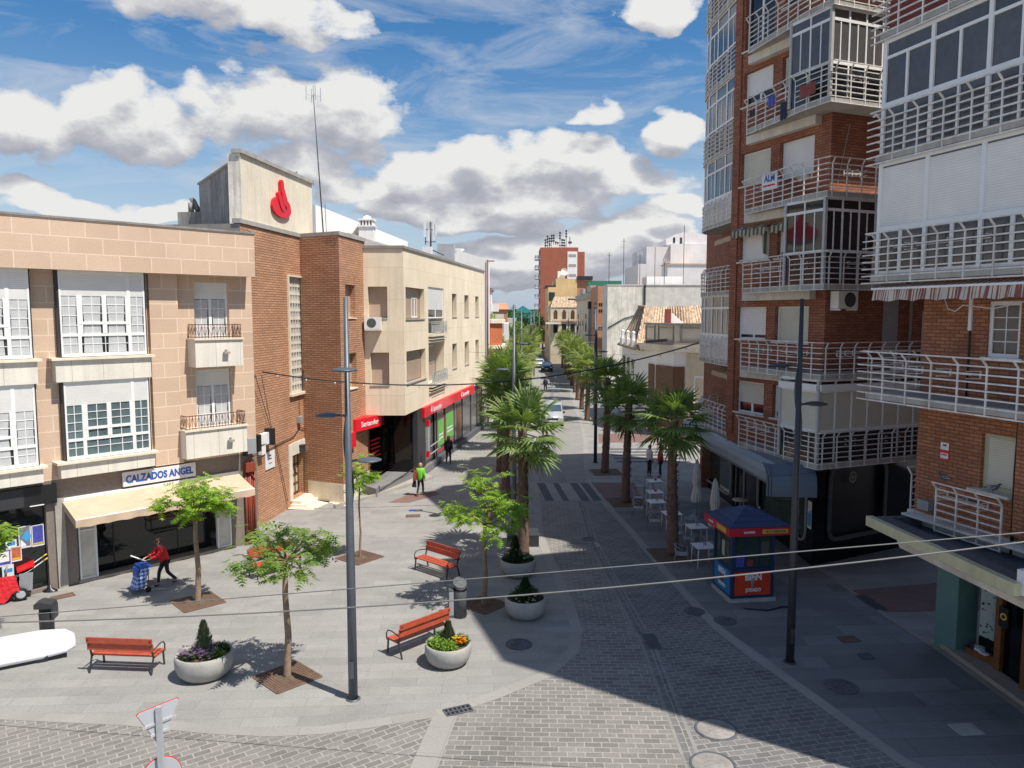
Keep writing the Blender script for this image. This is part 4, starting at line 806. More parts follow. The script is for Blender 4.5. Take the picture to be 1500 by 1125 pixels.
b = MB(-1); b.box(0.35, 0.85, 0.02, 0.28, 3.55, 3.95); b.box(0.95, 1.2, 0.02, 0.22, 3.45, 3.95); b.box(0.40, 0.78, 0.02, 0.26, 3.1, 3.45); b.build('meter_box', MT['white_paint'], kb)
b = MB(-1); b.box(1.2, 1.42, 0.02, 0.4, 3.4, 4.1); b.box(0.0, 0.3, 0.02, 0.3, 3.3, 4.0); b.build('loudspeaker', MT['black'], kb)
b = MB(-1); b.tube([(0.1, 0.05, 3.2), (1.0, 0.06, 3.05), (2.3, 0.05, 3.2), (4.2, 0.05, 3.3), (4.9, 0.05, 3.6), (6.2, 0.05, 3.25), (7.2, 0.05, 3.45)], 0.018, 6); b.tube([(0.1, 0.05, 3.3), (0.15, 0.05, 6.0), (0.12, 0.2, 6.5)], 0.02, 6); b.tube([(0.12, 0.2, 6.5), (1.0, 0.1, 5.2), (2.3, 0.06, 3.0), (3.3, 0.06, 0.4)], 0.014, 6)
b.tube([(5.3, 0.05, 5.2), (5.5, 0.06, 6.5), (6.3, 0.06, 9.2)], 0.012, 5); b.tube([(4.9, 0.05, 5.2), (4.9, 0.05, 4.2)], 0.012, 5); b.build('cable', MT['black_wire'], kb)
b = MB(-1); b.box(4.65, 4.95, 0.02, 0.2, 3.85, 4.15); b.build('junction_box', MT['plastic_grey'], kb)
# roof antenna mast beside the sign wall
x, y, _ = AY(474, 345, 38.6); an = thing('antenna_mast', 'tall thin leaning antenna mast on the brick building roof', 'antenna', (x, y, 12.8))
b = MB(); top = AY(459, 140, 38.4); b.tube([(0, 0, 0), ((top[0] - x), top[1] - y, top[2] - 12.8)], [0.035, 0.018], 6); b.tube([(0.15, 0, 0), (0.1, 0, 1.6)], 0.015, 5); b.build('mast', MT['dark_metal'], an)
b = MB(); c = (top[0] - x, top[1] - y, top[2] - 12.8)
for k in range(4): b.tube([c, (c[0] + cos(k * pi / 2 + .5) * 0.35, c[1] + sin(k * pi / 2 + .5) * 0.35, c[2] + 0.02)], 0.012, 4); b.tube([(c[0] + cos(k * pi / 2 + .5) * 0.35, c[1] + sin(k * pi / 2 + .5) * 0.35, c[2] - 0.25), (c[0] + cos(k * pi / 2 + .5) * 0.35, c[1] + sin(k * pi / 2 + .5) * 0.35, c[2] + 0.4)], 0.02, 5)
b.tube([c, (c[0], c[1], c[2] + 0.5)], 0.02, 5); b.build('aerial', MT['galv'], an)
# ================================================================ cream bank building
DC = unit(0.148, 1.0); OC = (-5.48, 39.08)
cb = frame('bank_building', 'cream stone bank building with red fascia signs above dark shop windows', 'building', OC, DC)
sm = [(11.0, 12.3), (14.85, 16.3), (18.75, 20.05)]
hl = [(0.38, 4.05, 8.75, 10.38, 0.30), (0.40, 4.2, 5.42, 7.08, 0.30), (4.9, 8.65, 7.85, 10.55, 0.50), (4.9, 8.65, 4.95, 7.32, 0.55)] + [(a, c, z0, z1, 0.3) for (a, c) in sm for (z0, z1) in ((8.81, 10.32), (5.44, 7.06))]
w = MB(-1); w.wall(0.0, 22.4, 3.83, 12.28, hl, 0.0)
lt = toK
# the side that faces us
def toC(x, y):
    dx, dy = x - OC[0], y - OC[1]; return (dx * DC[0] + dy * DC[1], (dx * DC[1] - dy * DC[0]))
s0 = toC(-7.7, 39.08)
PL = vwall(w, s0, (0.0, 0.0), 3.83, 12.28, [(0.42, 1.40, 8.81, 10.38), (0.50, 1.45, 5.38, 7.05)], 0.30, 1)
w.quad((22.4, 0, 0), (22.4, -9, 0), (22.4, -9, 12.4), (22.4, 0, 12.4)); w.quad((0, 0, 3.83), (22.4, 0, 3.83), (22.4, -2.4, 3.83), (s0[0], s0[1], 3.83)); w.build('wall', MT['panel_cream'], cb)
b = MB(-1); b.box(-0.05, 22.45, -0.35, 0.07, 12.282, 12.42); L1 = MB(-1)
b.prism([(s0[0] - 0.07, s0[1]), (-0.07, 0.04), (0.0, -0.35), (s0[0], s0[1] - 0.3)][::-1], 12.285, 12.425, True, True); b.build('coping', MT['roof_grey'], cb)
for (c0, c1, t0, t1) in ((8.81, 10.38, 0.42, 1.40), (5.38, 7.05, 0.50, 1.45)):
    b = MB(-1); b.quad(PL(t0, 0.28, c0), PL(t1, 0.28, c0), PL(t1, 0.28, c1), PL(t0, 0.28, c1)); o = b.build('window', MT['shutter_tan'], cb)
    b = MB(-1); b.quad(PL(t0 - 0.03, -0.04, c0 - 0.05), PL(t1 + 0.03, -0.04, c0 - 0.05), PL(t1 + 0.03, -0.04, c0), PL(t0 - 0.03, -0.04, c0)); b.quad(PL(t0 - 0.03, -0.04, c0), PL(t1 + 0.03, -0.04, c0), PL(t1, 0.28, c0 + 0.002), PL(t0, 0.28, c0 + 0.002)); b.build('sill', MT['stone_grey'], o)
for (u0, u1, z0, z1, sh) in ((0.38, 4.05, 8.75, 10.38, 0.99), (0.40, 4.2, 5.42, 7.08, 0.99)):
    o = louvre_window(cb, u0, u1, z0, z1, -0.27, sh, -1, shutter='shutter_tan', fr='wood_brown', f=0.03)
    b = MB(-1); b.box(u0 - 0.05, u1 + 0.05, -0.28, 0.05, z0 - 0.06, z0 + 0.004); b.build('sill', MT['stone_grey'], o)
louvre_window(cb, 2.4, 3.5, 8.8, 9.9, -0.262, 0.0, -1, pane='curtain', f=0.08, leafs=2)
for (a, c) in sm:
    for (z0, z1) in ((8.81, 10.32), (5.44, 7.06)):
        o = louvre_window(cb, a, c, z0, z1, -0.27, 0.99, -1, shutter='shutter_dark', fr='wood_brown', f=0.03); b = MB(-1); b.box(a - 0.04, c + 0.04, -0.28, 0.04, z0 - 0.05, z0 + 0.004); b.build('sill', MT['stone_grey'], o)
for (z0, z1, sh, lb) in ((7.85, 10.55, 0.74, 'upper glazed balcony with white shutter'), (4.95, 7.32, 0.0, 'lower open balcony with laundry rack')):
    if sh: louvre_window(cb, 4.9, 8.65, z0 + 0.9, z1, -0.05, sh, -1, leafs=2, name='balcony_door', f=0.08)
    else: louvre_window(cb, 5.4, 8.2, z0, z1 - 0.2, -0.5, 0.99, -1, shutter='shutter_tan', name='balcony_door')
    b = MB(-1); b.box(4.85, 8.7, -0.5, 0.25, z0 - 0.14, z0 - 0.02)
    for k in (1, 2): b.box(4.88, 8.67, 0.0, 0.25 - k * 0.07, z0 - 0.16 - k * 0.16, z0 - 0.10 - k * 0.16)
    o = b.build('balcony', MT['stone_cream'], cb); o['label'] = lb
    b = MB(-1)
    for z in (z0 + 0.0, z0 + 0.62, z0 + 0.70): b.bar((4.9, 0.2, z), (8.65, 0.2, z), 0.04, 0.04)
    for i in range(9): x = 4.9 + 3.75 * i / 8; b.bar((x, 0.2, z0), (x, 0.2, z0 + 0.7), 0.03, 0.03)
    for i in range(8): x = 4.9 + 3.75 * (i + 0.5) / 8; b.box(x - 0.10, x + 0.10, 0.19, 0.21, z0 + 0.12, z0 + 0.5)
    b.bar((4.9, 0, z0 + 0.7), (4.9, 0.2, z0 + 0.7), 0.04); b.bar((8.65, 0, z0 + 0.7), (8.65, 0.2, z0 + 0.7), 0.04); b.build('railing', MT['galv'], o)
    b = MB(-1)
    for q in (0.35, 0.55): b.bar((5.2, q, z0 + 0.3), (8.4, q, z0 + 0.3), 0.02)
    for x in (5.2, 6.8, 8.4): b.bar((x, 0.2, z0 + 0.3), (x, 0.55, z0 + 0.3), 0.02)
    b.build('drying_rack', MT['galv'], o)
# ground floor
b = MB(-1); b.wall(2.2, 22.4, 0.0, 3.82, [(4.4, 7.0, 0.75, 3.2, 0.2), (7.2, 14.3, 0.35, 3.2, 0.15), (14.6, 22.0, 0.35, 3.2, 0.15)], -0.25); b.quad((2.2, -0.25, 0), (2.2, -7, 0), (2.2, -7, 3.82), (2.2, -0.25, 3.82)); b.build('shop_wall', MT['glass_black'], cb)
b = MB(-1); b.box(2.3, 3.9, -0.6, 0.02, 0.0, 3.8); b.build('pillar', MT['dark_metal'], cb)
b = MB(-1); b.box(4.1, 22.4, -0.24, 0.12, 0.0, 0.36); b.build('plinth', MT['iron_grey'], cb)
b = MB(-1)
for x in (4.4, 7.2, 9.3, 12.0, 14.6, 17.6, 20.0, 22.0): b.box(x - 0.05, x + 0.05, -0.2, -0.12, 0.36, 3.2)
sw = b.build('shop_window', MT['dark_metal'], cb)
b = MB(-1); b.box(4.4, 22.0, -0.18, -0.165, 0.36, 3.2); b.build('pane', MT['glass_grey'], sw)
for (a, c, z0, z1) in ((7.5, 9.1, 0.9, 2.5), (9.7, 11.8, 1.0, 2.7)):
    b = MB(-1); b.box(a - 0.18, c + 0.18, -0.16, -0.155, z0 - 0.35, z1 + 0.25); p = b.build('poster', MT['red_sign'], sw)
    b = MB(-1); b.box(a - 0.08, c + 0.08, -0.153, -0.150, z0 - 0.22, z1 + 0.15); b.build('printed_glass', MT['glass_grey'], p); b = MB(-1); b.box(a, c, -0.148, -0.144, z0, z1); b.build('printed_area', MT['green_sign'], p)
    for z in (z0 + 0.4, z0 + 0.62): b = MB(-1); b.box(a + 0.3, c - 0.3, -0.143, -0.140, z, z + 0.1); b.build('printed_line', MT['paper'], p)
b = MB(-1); b.box(12.9, 14.1, -0.16, -0.15, 0.6, 2.9); b.build('door', MT['wood_brown'], sw)
b = MB(-1); b.box(3.25, 17.6, -0.24, 0.16, 3.26, 3.82); sg = b.build('fascia_sign', MT['red_sign'], cb)
for u, wd in ((6.0, 2.1), (14.2, 2.2)):
    text('lettering', 'Santander', 0.34, MT['paper'], sg, (u + 0.25, -0.165, 3.52), (0, -1, 0), 0.004, width=wd, height=0.30)
    flame(sg, u - wd / 2 - 0.12, 0.16, 3.56, 0.14, MT['paper'])
# cash machine totem beside the pillar
b = MB(-1); b.box(4.12, 4.38, 0.0, 0.14, 0.9, 2.9); o = b.build('cash_machine', MT['galv'], cb); b = MB(-1); b.box(4.10, 4.40, 0.01, 0.18, 2.7, 3.0); b.box(4.10, 4.40, 0.01, 0.16, 0.9, 1.25); b.build('machine_cap', MT['red_sign'], o)
b = MB(-1)
for z in (1.0, 1.45): b.bar((4.5, 0.15, z), (6.9, 0.15, z), 0.05, 0.05)
b.build('handrail', MT['galv'], cb)
# recessed entrance: oblique wall carrying the sign, seen left of the corner
e0 = toC(-7.75, 38.6); e1 = toC(-5.9, 45.5)
w = MB(-1); PE = vwall(w, e0, e1, 0.0, 3.82, [(1.2, 3.6, 0.5, 3.0)], 0.1, 1); w.build('entrance_wall', MT['maroon'], cb)
w = MB(-1); vwall(w, e1, toC(-4.6, 45.4), 0.0, 3.82); w.build('entrance_back', MT['glass_black'], cb)
b = MB(-1); b.quad(PE(1.2, 0.08, 0.5), PE(3.6, 0.08, 0.5), PE(3.6, 0.08, 3.0), PE(1.2, 0.08, 3.0)); b.build('window', MT['glass_black'], cb)
b = MB(-1)
for k in range(5): b.quad(PE(1.4, 0.03, 2.3 - k * 0.22), PE(2.6 - 0.15 * (k % 2), 0.03, 2.3 - k * 0.22), PE(2.6 - 0.15 * (k % 2), 0.03, 2.4 - k * 0.22), PE(1.4, 0.03, 2.4 - k * 0.22))
b.build('window_print', MT['cloth_red'], cb)
b = MB(-1); b.face([PE(0.0, -0.02, 0), PE(0.9, -0.02, 0), PE(0.9, -0.02, 2.9), PE(0.0, -0.02, 2.9)]); b.build('door_panel', MT['stone_grey'], cb)
# red fascia running from the brick wall to the corner
f0 = toC(-7.62, 37.25); f1 = toC(-6.75, 39.4)
b = MB(-1); vwall(b, f0, f1, 3.25, 3.85); vwall(b, toC(-8.0, 37.3), f0, 3.25, 3.85); b.face([(*f0, 3.85), (*f1, 3.85), (*toC(-7.6, 39.4), 3.85), (*toC(-8.0, 37.3), 3.85)]); rs = b.build('fascia_sign', MT['red_sign'], cb)
ft = unit(f1[0] - f0[0], f1[1] - f0[1]); fm = ((f0[0] + f1[0]) / 2, (f0[1] + f1[1]) / 2)
text('lettering', 'Santander', 0.3, MT['paper'], rs, (fm[0] + 0.1, -fm[1] - 0.03, 3.55), (-ft[1], -ft[0], 0), 0.003, width=1.6, height=0.26)
b = MB(-1); r0 = toC(-7.95, 37.0); b.box(r0[0] - 0.5, r0[0] + 0.25, r0[1] - 0.12, r0[1] + 0.3, 2.55, 3.28); o = b.build('hanging_sign', MT['red_sign'], cb)
b = MB(-1); b.lathe([(0.0, 0.0), (0.2, 0.0), (0.2, 0.02)], 18, (0, 0, 0)); mm = b.build('sign_dot', MT['paper'], o); mm.rotation_euler = (0, -pi / 2, 0); mm.location = (r0[0] - 0.51, -(r0[1] + 0.1), 2.92)
b = MB(-1); b.box(r0[0] - 0.02, r0[0] + 0.2, r0[1] - 0.1, r0[1] + 0.02, 0.0, 2.55); b.build('sign_post', MT['red_sign'], cb)
# raised ramp in front of the entrance
rp = [(-7.6, 38.3), (-6.7, 37.3), (-4.9, 42.2), (-4.55, 44.3), (-6.0, 45.2)]; b = MB(-1); b.prism([toC(*p) for p in rp][::-1], 0.0, 0.42, True); b.build('entrance_ramp', MT['paving_dark'], cb)
rp = [(-8.3, 35.0), (-6.95, 36.9), (-4.3, 41.5), (-4.9, 42.4), (-6.7, 37.4), (-7.5, 36.5)]; b = MB(-1); b.prism([toC(*p) for p in rp][::-1], 0.0, 0.16, True); b.build('ramp_kerb', MT['stone_grey'], cb)
a_, c_ = toC(-6.6, 37.6), toC(-5.0, 42.0)
b = MB(-1); b.bar((*a_, 0.25), (*c_, 0.75), 0.05); b.bar((*a_, 0.2), (*a_, 0.5), 0.05); b.bar((*c_, 0.4), (*c_, 1.2), 0.05); b.build('handrail', MT['dark_metal'], cb)
acx = toC(-7.42, 39.08); P0 = PL(0.30, -0.02, 8.18); P1 = PL(1.12, -0.02, 8.18)
b = MB(-1); tt = unit(P1[0] - P0[0], P1[1] - P0[1]); nn = (-tt[1], tt[0])
def pt(s, d, z): return (P0[0] + tt[0] * s + nn[0] * d, P0[1] + tt[1] * s + nn[1] * d, z)
for (s0_, s1_, d0, d1, z0, z1) in ((0.0, 0.82, 0.06, 0.42, 8.26, 8.84), (0.02, 0.82, 0.0, 0.44, 8.18, 8.24)):
    q = [pt(s0_, d0, z0), pt(s1_, d0, z0), pt(s1_, d1, z0), pt(s0_, d1, z0)]; q2 = [(x, y, z1) for x, y, z in q]
    b.quad(*q2); b.quad(*q[::-1])
    for i in range(4): b.quad(q[i], q[(i + 1) % 4], q2[(i + 1) % 4], q2[i])
o = b.build('air_conditioner', MT['white_paint'], cb); b = MB(-1); c0 = pt(0.36, 0.425, 8.55); b.face([(c0[0] + tt[0] * 0.24 * cos(k * pi / 8), c0[1] + tt[1] * 0.24 * cos(k * pi / 8), c0[2] + 0.24 * sin(k * pi / 8)) for k in range(16)]); b.build('fan_grille', MT['iron_grey'], o)
# roofs seen above the parapet
b = MB(-1); b.quad((0, -9, 12.2), (22.4, -9, 12.2), (22.4, 0, 12.2), (s0[0], s0[1], 12.2)); b.quad((s0[0], s0[1], 0), (s0[0] - 1, -9, 0), (s0[0] - 1, -9, 12.2), (s0[0], s0[1], 12.2)); b.build('roof', MT['roof_grey'], cb)
for (a, c) in ((2.0, 11.0), (12.5, 19.5)):
    b = MB(-1); b.quad((a, -0.9, 12.35), (c, -0.9, 12.35), (c - 1.6, -4.2, 13.5), (a + 1.6, -4.2, 13.5)); b.face([(a, -0.9, 12.35), (a + 1.6, -4.2, 13.5), (a, -7.0, 12.35)]); b.face([(c, -0.9, 12.35), (c, -7, 12.35), (c - 1.6, -4.2, 13.5)]); b.quad((a, -7, 12.35), (a + 1.6, -4.2, 13.5), (c - 1.6, -4.2, 13.5), (c, -7, 12.35)); b.build('pitched_roof', MT['roof_grey'], cb)
# white house rising behind the brick building
hw = thing('white_house', 'white rendered wall and flat roof rising behind the brick building', 'house', (-9.0, 44.0, 0))
b = MB(); a0 = AY(462, 300, 42.0); a1 = AY(527, 326, 45.5); a2 = AY(597, 354, 50.0); a0 = tuple(a0[i] - (-9.0, 44.0, 0)[i] for i in range(3)); a1 = tuple(a1[i] - (-9.0, 44.0, 0)[i] for i in range(3)); a2 = tuple(a2[i] - (-9.0, 44.0, 0)[i] for i in range(3))
for p, q in ((a0, a1), (a1, a2)): b.quad((p[0], p[1], 9), (q[0], q[1], 9), q, p); b.quad(p, q, (q[0] - 5, q[1] + 1.5, q[2]), (p[0] - 5, p[1] + 1.5, p[2]))
b.quad((a0[0], a0[1], 9), a0, (a0[0] - 5, a0[1] + 1.5, a0[2]), (a0[0] - 5, a0[1] + 1.5, 9)); b.build('wall', MT['white_wall'], hw)
b = MB(); c = AY(538, 340, 45.0); cx, cy = c[0] + 9.0, 1.0; zt = AY(538, 333, 45)[2]; b.box(cx - 0.42, cx + 0.42, cy - 0.35, cy + 0.35, 11.5, zt)
b.box(cx - 0.5, cx + 0.5, cy - 0.42, cy + 0.42, zt, zt + 0.07)
for i in range(5): b.box(cx - 0.40 + i * 0.18, cx - 0.32 + i * 0.18, cy - 0.36, cy + 0.36, zt + 0.07, zt + 0.36)
b.box(cx - 0.46, cx + 0.46, cy - 0.4, cy + 0.4, zt + 0.36, zt + 0.46); b.lathe([(0.0, zt + 0.7), (0.2, zt + 0.6), (0.3, zt + 0.46)], 10, (cx, cy, 0)); b.build('chimney', MT['white_wall'], hw)
# ================================================================ RIGHT: tall corner apartment block
AR = unit(-0.408, 1.0); BR = (AR[1], -AR[0]); CR = (10.498, 25.904)
def toR(x, y):
    dx, dy = x - CR[0], y - CR[1]; return (dx * AR[0] + dy * AR[1], -(dx * BR[0] + dy * BR[1]))
rb = frame('apartment_tower', 'tall red brick corner apartment block with glazed balconies and white bar railings', 'building', CR, AR)
LV = [4.0 + 2.9 * k for k in range(8)]; TOP = 27.2
WIN = []                                   # (u0,u1,z0,z1,shut,label)
for k, z in enumerate(LV):
    zt = z + 2.42
    if k in (0, 2, 4): WIN += [(2.90, 4.50, z + 1.2, zt, 0.7 if k != 2 else 1.0), (0.95, 2.42, z + 1.2, zt, 0.85)]
    elif k in (1, 3): WIN += [(2.90, 4.55, z + 1.15, zt - 0.05, 0.9 if k == 1 else 1.0), (0.75, 2.42, z + 1.1, zt - 0.05, 1.0)]
    else: WIN += [(2.90, 4.50, z + 0.35, zt + 0.2, 0.0), (0.95, 2.42, z + 1.2, zt, 0.8)]
w = MB(1); w.wall(0.0, 4.97, 3.9, TOP, [x[:4] for x in WIN], 0.0, 0.2)
w.box(4.62, 5.0, 0.003, 0.06, 4.3, TOP)                                              # shallow pier left of the windows
w.build('wall', MT['brick_red'], rb)
w = MB(1); w.wall(0.0, 0.1, 4.0, 4.1, [], 0)
w = MB(1)
w.quad((0, 0, 3.9), (0, -9.5, 3.9), (0, -9.5, TOP), (0, 0, TOP))                     # the face that looks down the alley
c1b, c2, c3 = toR(9.85, 31.7), toR(9.85, 39.4), toR(18.5, 40.9); c1 = (4.97, 0.0); c1a = toR(8.78, 31.25)
street_holes = {}
w.quad((*c1, 3.9), (*c1a, 3.9), (*c1a, TOP), (*c1, TOP)); w.quad((*c1a, 3.9), (*c1b, 3.9), (*c1b, TOP), (*c1a, TOP))
w.quad((*c2, 0), (*c3, 0), (*c3, TOP), (*c2, TOP)); w.quad((0, -9.5, 3.9), (*c3, 3.9), (*c3, TOP), (0, -9.5, TOP))
PS = vwall(w, c1b, c2, 3.9, TOP, [(1.2, 2.4, z + 0.95, z + 2.3) for z in LV], 0.2, 1)
w.build('side_wall', MT['brick_red'], rb)
b = MB(1); b.face([(0, 0, TOP), (4.97, 0, TOP), (*c1a, TOP), (*c1b, TOP), (*c2, TOP), (*c3, TOP), (0, -9.5, TOP)]); b.box(-1.08, 4.9, -8.5, 1.18, 26.5, 26.8); b.build('roof', MT['roof_grey'], rb)
for z in LV:
    b = MB(1); b.quad(PS(1.2, 0.18, z + 0.95), PS(2.4, 0.18, z + 0.95), PS(2.4, 0.18, z + 2.3), PS(1.2, 0.18, z + 2.3)); b.build('window', MT['shutter_cream'], rb)
for i, (u0, u1, z0, z1, sh) in enumerate(WIN):
    big = sh == 0.0
    o = louvre_window(rb, u0, u1, z0, z1, -0.15, sh if sh < 1 else 0.995, 1, 'glass_dark', 'shutter_white' if i % 3 else 'shutter_cream', leafs=2, f=0.06)
    b = MB(1); b.box(u0 - 0.08, u1 + 0.12, -0.16, 0.06, z0 - 0.06, z0 + 0.003); b.build('sill', MT['concrete_light'], o)
    # soldier course above
BP = [(3.62, 0.02), (3.62, 0.52), (2.3, 0.72), (1.2, 0.88), (0.55, 1.02), (0.0, 1.08), (-1.02, 1.08), (-1.02, -3.0), (-1.02, -6.4)]
BW = [(3.62, 0.0), (3.5, 0.0), (2.3, 0.0), (1.2, 0.0), (0.55, 0.0), (0.3, 0.0), (0.0, 0.0), (0.0, -3.0), (0.0, -6.4)]
LBL = ['first floor', 'second floor', 'third floor', 'fourth floor', 'fifth floor', 'sixth floor', 'seventh floor', 'top floor']
for k, z in enumerate(LV[:7]):
    b = MB(1); slab(b, BP, BW, z, z + 0.16); o = b.build('balcony', MT['concrete'], rb); o['label'] = LBL[k] + ' corner balcony'
    b = MB(1); b.box(0.45, 3.95, 0.003, 0.28, z - 0.30, z - 0.002); b.build('beam', MT['concrete_light'], o)
    P = BP[1:] if k != 0 else BP[1:]
    racks = {0: [(0.5, 1.5), (3.2, 3.9), (5.9, 6.7), (7.7, 8.9)], 1: [(0.5, 1.5), (2.4, 3.7), (5.6, 6.3)], 2: [(0.8, 1.8), (3.3, 3.9), (5.7, 6.4)], 3: [(0.7, 1.6), (3.0, 3.6), (5.6, 6.3)], 4: [(5.6, 6.2)], 5: [], 6: []}[k]
    railing(o, P, z - 0.02, 1.20, 8, 0.14, 0.62, 'rail_white', 1, side=-1, racks=racks)
# enclosed corners
def enclosure(k, kind):
    z = LV[k]; za, zb_, zc, zd = z + 0.17, z + 1.20, z + 2.50, z + 2.9
    segs = [((0.85, 0.12), (0.85, 1.02), 3), ((0.85, 1.02), (-0.90, 1.02), 2), ((-0.90, 1.02), (-0.90, -4.6), 8)]
    fr_, gl, lo, shx = MB(1), MB(1), MB(1), MB(1)
    for (a, c, n) in segs:
        L0 = hypot(c[0] - a[0], c[1] - a[1]); t = ((c[0] - a[0]) / L0, (c[1] - a[1]) / L0)
        if n == 3: n = 2
        for zz in (zb_, zc, zd - 0.04): fr_.bar((*a, zz), (*c, zz), 0.06, 0.09)
        for i in range(n + 1):
            p = (a[0] + t[0] * L0 * i / n, a[1] + t[1] * L0 * i / n); wd = 0.10 if i in (0, n) else 0.055; fr_.bar((*p, za), (*p, zd), wd, wd)
            if i < n and n != 2 or (n == 2 and i < n):
                m_ = (a[0] + t[0] * L0 * (i + 0.5) / n, a[1] + t[1] * L0 * (i + 0.5) / n)
                if kind == 'glass': fr_.bar((*m_, zb_), (*m_, zc), 0.04, 0.04)
        if kind == 'shutter':
            shx.quad((*a, zb_), (*c, zb_), (*c, zc + 0.02), (*a, zc + 0.02)); lo.quad((*a, za), (*c, za), (*c, zb_), (*a, zb_)); fr_.bar((*a, zc + 0.12), (*c, zc + 0.12), 0.22, 0.22)
        else:
            gl.quad((*a, zb_), (*c, zb_), (*c, zd), (*a, zd)); lo.quad((*a, za), (*c, za), (*c, zb_), (*a, zb_))
    o = fr_.build('glazed_enclosure', MT['white_paint'], rb); o['label'] = LBL[k] + (' enclosure closed with beige shutters' if kind == 'shutter' else ' glazed corner enclosure')
    if kind == 'shutter': shx.build('roller_shutter', MT['shutter_cream'], o)
    else: gl.build('pane', MT['glass_grey' if k in (4,) else 'glass_dark'], o)
    lo.build('lower_pane', MT['glass_dark'], o)
enclosure(0, 'shutter'); enclosure(2, 'glass'); enclosure(4, 'glass'); enclosure(6, 'glass')
# street-side rounded balconies
SP = [toR(*p) for p in ((8.80, 31.28), (8.72, 32.4), (8.62, 33.6), (8.55, 34.6), (8.62, 35.4), (8.95, 36.1), (9.5, 36.5), (9.85, 36.6))]
SW = [toR(*p) for p in ((9.85, 31.72), (9.85, 32.4), (9.85, 33.6), (9.85, 34.6), (9.85, 35.4), (9.85, 36.1), (9.86, 36.5), (9.87, 36.6))]
for k, z in enumerate(LV[:7]):
    b = MB(1); slab(b, SP, SW, z, z + 0.16); o = b.build('balcony', MT['concrete'], rb); o['label'] = LBL[k] + ' rounded street balcony'
    railing(o, SP, z - 0.02, 1.20, 8, 0.12, 0.55, 'rail_white', 1, side=-1, racks=[(1.2, 2.6)] if k in (0, 1, 2, 3) else [])
    if k in (1, 3, 4, 5, 6):
        EP = polyline_off(SP, -0.10)
        fr_, gl, lo = MB(1), MB(1), MB(1)
        for i in range(len(EP) - 2):
            a, c = EP[i], EP[i + 1]
            for zz in (z + 1.22, z + 2.35, z + 2.86): fr_.bar((*a, zz), (*c, zz), 0.06, 0.08)
            fr_.bar((*a, z + 0.17), (*a, z + 2.9), 0.07, 0.07); m_ = ((a[0] + c[0]) / 2, (a[1] + c[1]) / 2); fr_.bar((*m_, z + 1.2), (*m_, z + 2.35), 0.04, 0.04)
            gl.quad((*a, z + 1.2), (*c, z + 1.2), (*c, z + 2.86), (*a, z + 2.86)); lo.quad((*a, z + 0.17), (*c, z + 0.17), (*c, z + 1.2), (*a, z + 1.2))
        e = fr_.build('glazed_enclosure', MT['white_paint'], rb); e['label'] = LBL[k] + ' glazed street enclosure'
        gl.build('pane', MT['glass_grey' if k in (1,) else 'glass_blue'], e); lo.build('lower_pane', MT['white_wall' if k in (1, 3) else 'glass_dark'], e)
    else:
        b = MB(1); n = 10; L0 = 3.0
        for i in range(n):
            a0, a1 = PS(0.3 + 0.3 * i, 0.0, 0), PS(0.3 + 0.3 * (i + 1), 0.0, 0); e0, e1 = PS(0.3 + 0.3 * i, -0.75, 0), PS(0.3 + 0.3 * (i + 1), -0.75, 0); dz = 0.04 * sin(i * 1.7)
            b.quad((a0[0], a0[1], z + 2.72), (e0[0], e0[1], z + 2.45 + dz), (e1[0], e1[1], z + 2.45 - dz), (a1[0], a1[1], z + 2.72)); b.quad((e0[0], e0[1], z + 2.45 + dz), (e0[0], e0[1], z + 2.25 + dz), (e1[0], e1[1], z + 2.25 - dz), (e1[0], e1[1], z + 2.45 - dz))
        b.build('awning', MT['awning_sand'], o)
ac_unit(rb, 0.5, -0.02, LV[4] + 0.35, 1, label='white air conditioner standing on the fifth floor balcony')
# air conditioner on the alley face below the third floor balcony (axis y)
b = MB(1); b.box(-0.42, -0.06, -1.0, -0.15, LV[2] - 0.62, LV[2] - 0.04); b.box(-0.45, 0.0, -0.95, -0.90, LV[2] - 0.68, LV[2] - 0.63); b.box(-0.45, 0.0, -0.25, -0.20, LV[2] - 0.68, LV[2] - 0.63); o = b.build('air_conditioner', MT['white_paint'], rb); o['label'] = 'air conditioner hung on the alley wall under the third floor balcony'
b = MB(1); b.face([(-0.425, -0.65 + 0.25 * cos(i * pi / 9), LV[2] - 0.33 + 0.25 * sin(i * pi / 9)) for i in range(18)]); b.build('fan_grille', MT['dark_metal'], o)
b = MB(1); b.box(-0.03, -0.005, -3.3, -2.6, LV[1] + 0.2, LV[1] + 2.85); b.build('panel', MT['plastic_grey'], rb)
for z in (LV[1], LV[3]):
    b = MB(1); b.box(-0.02, -0.004, -5.6, -4.5, z + 0.2, z + 2.2); b.build('door', MT['shutter_white'], rb)
b = MB(1); b.tube([(-0.03, -3.9, 4.2), (-0.03, -3.9, TOP)], 0.05, 8); b.tube([(-0.03, -0.3, LV[3] + 0.6), (-0.03, -0.75, LV[3] + 2.6)], 0.012, 5); b.build('drain_pipe', MT['stone_grey'], rb)
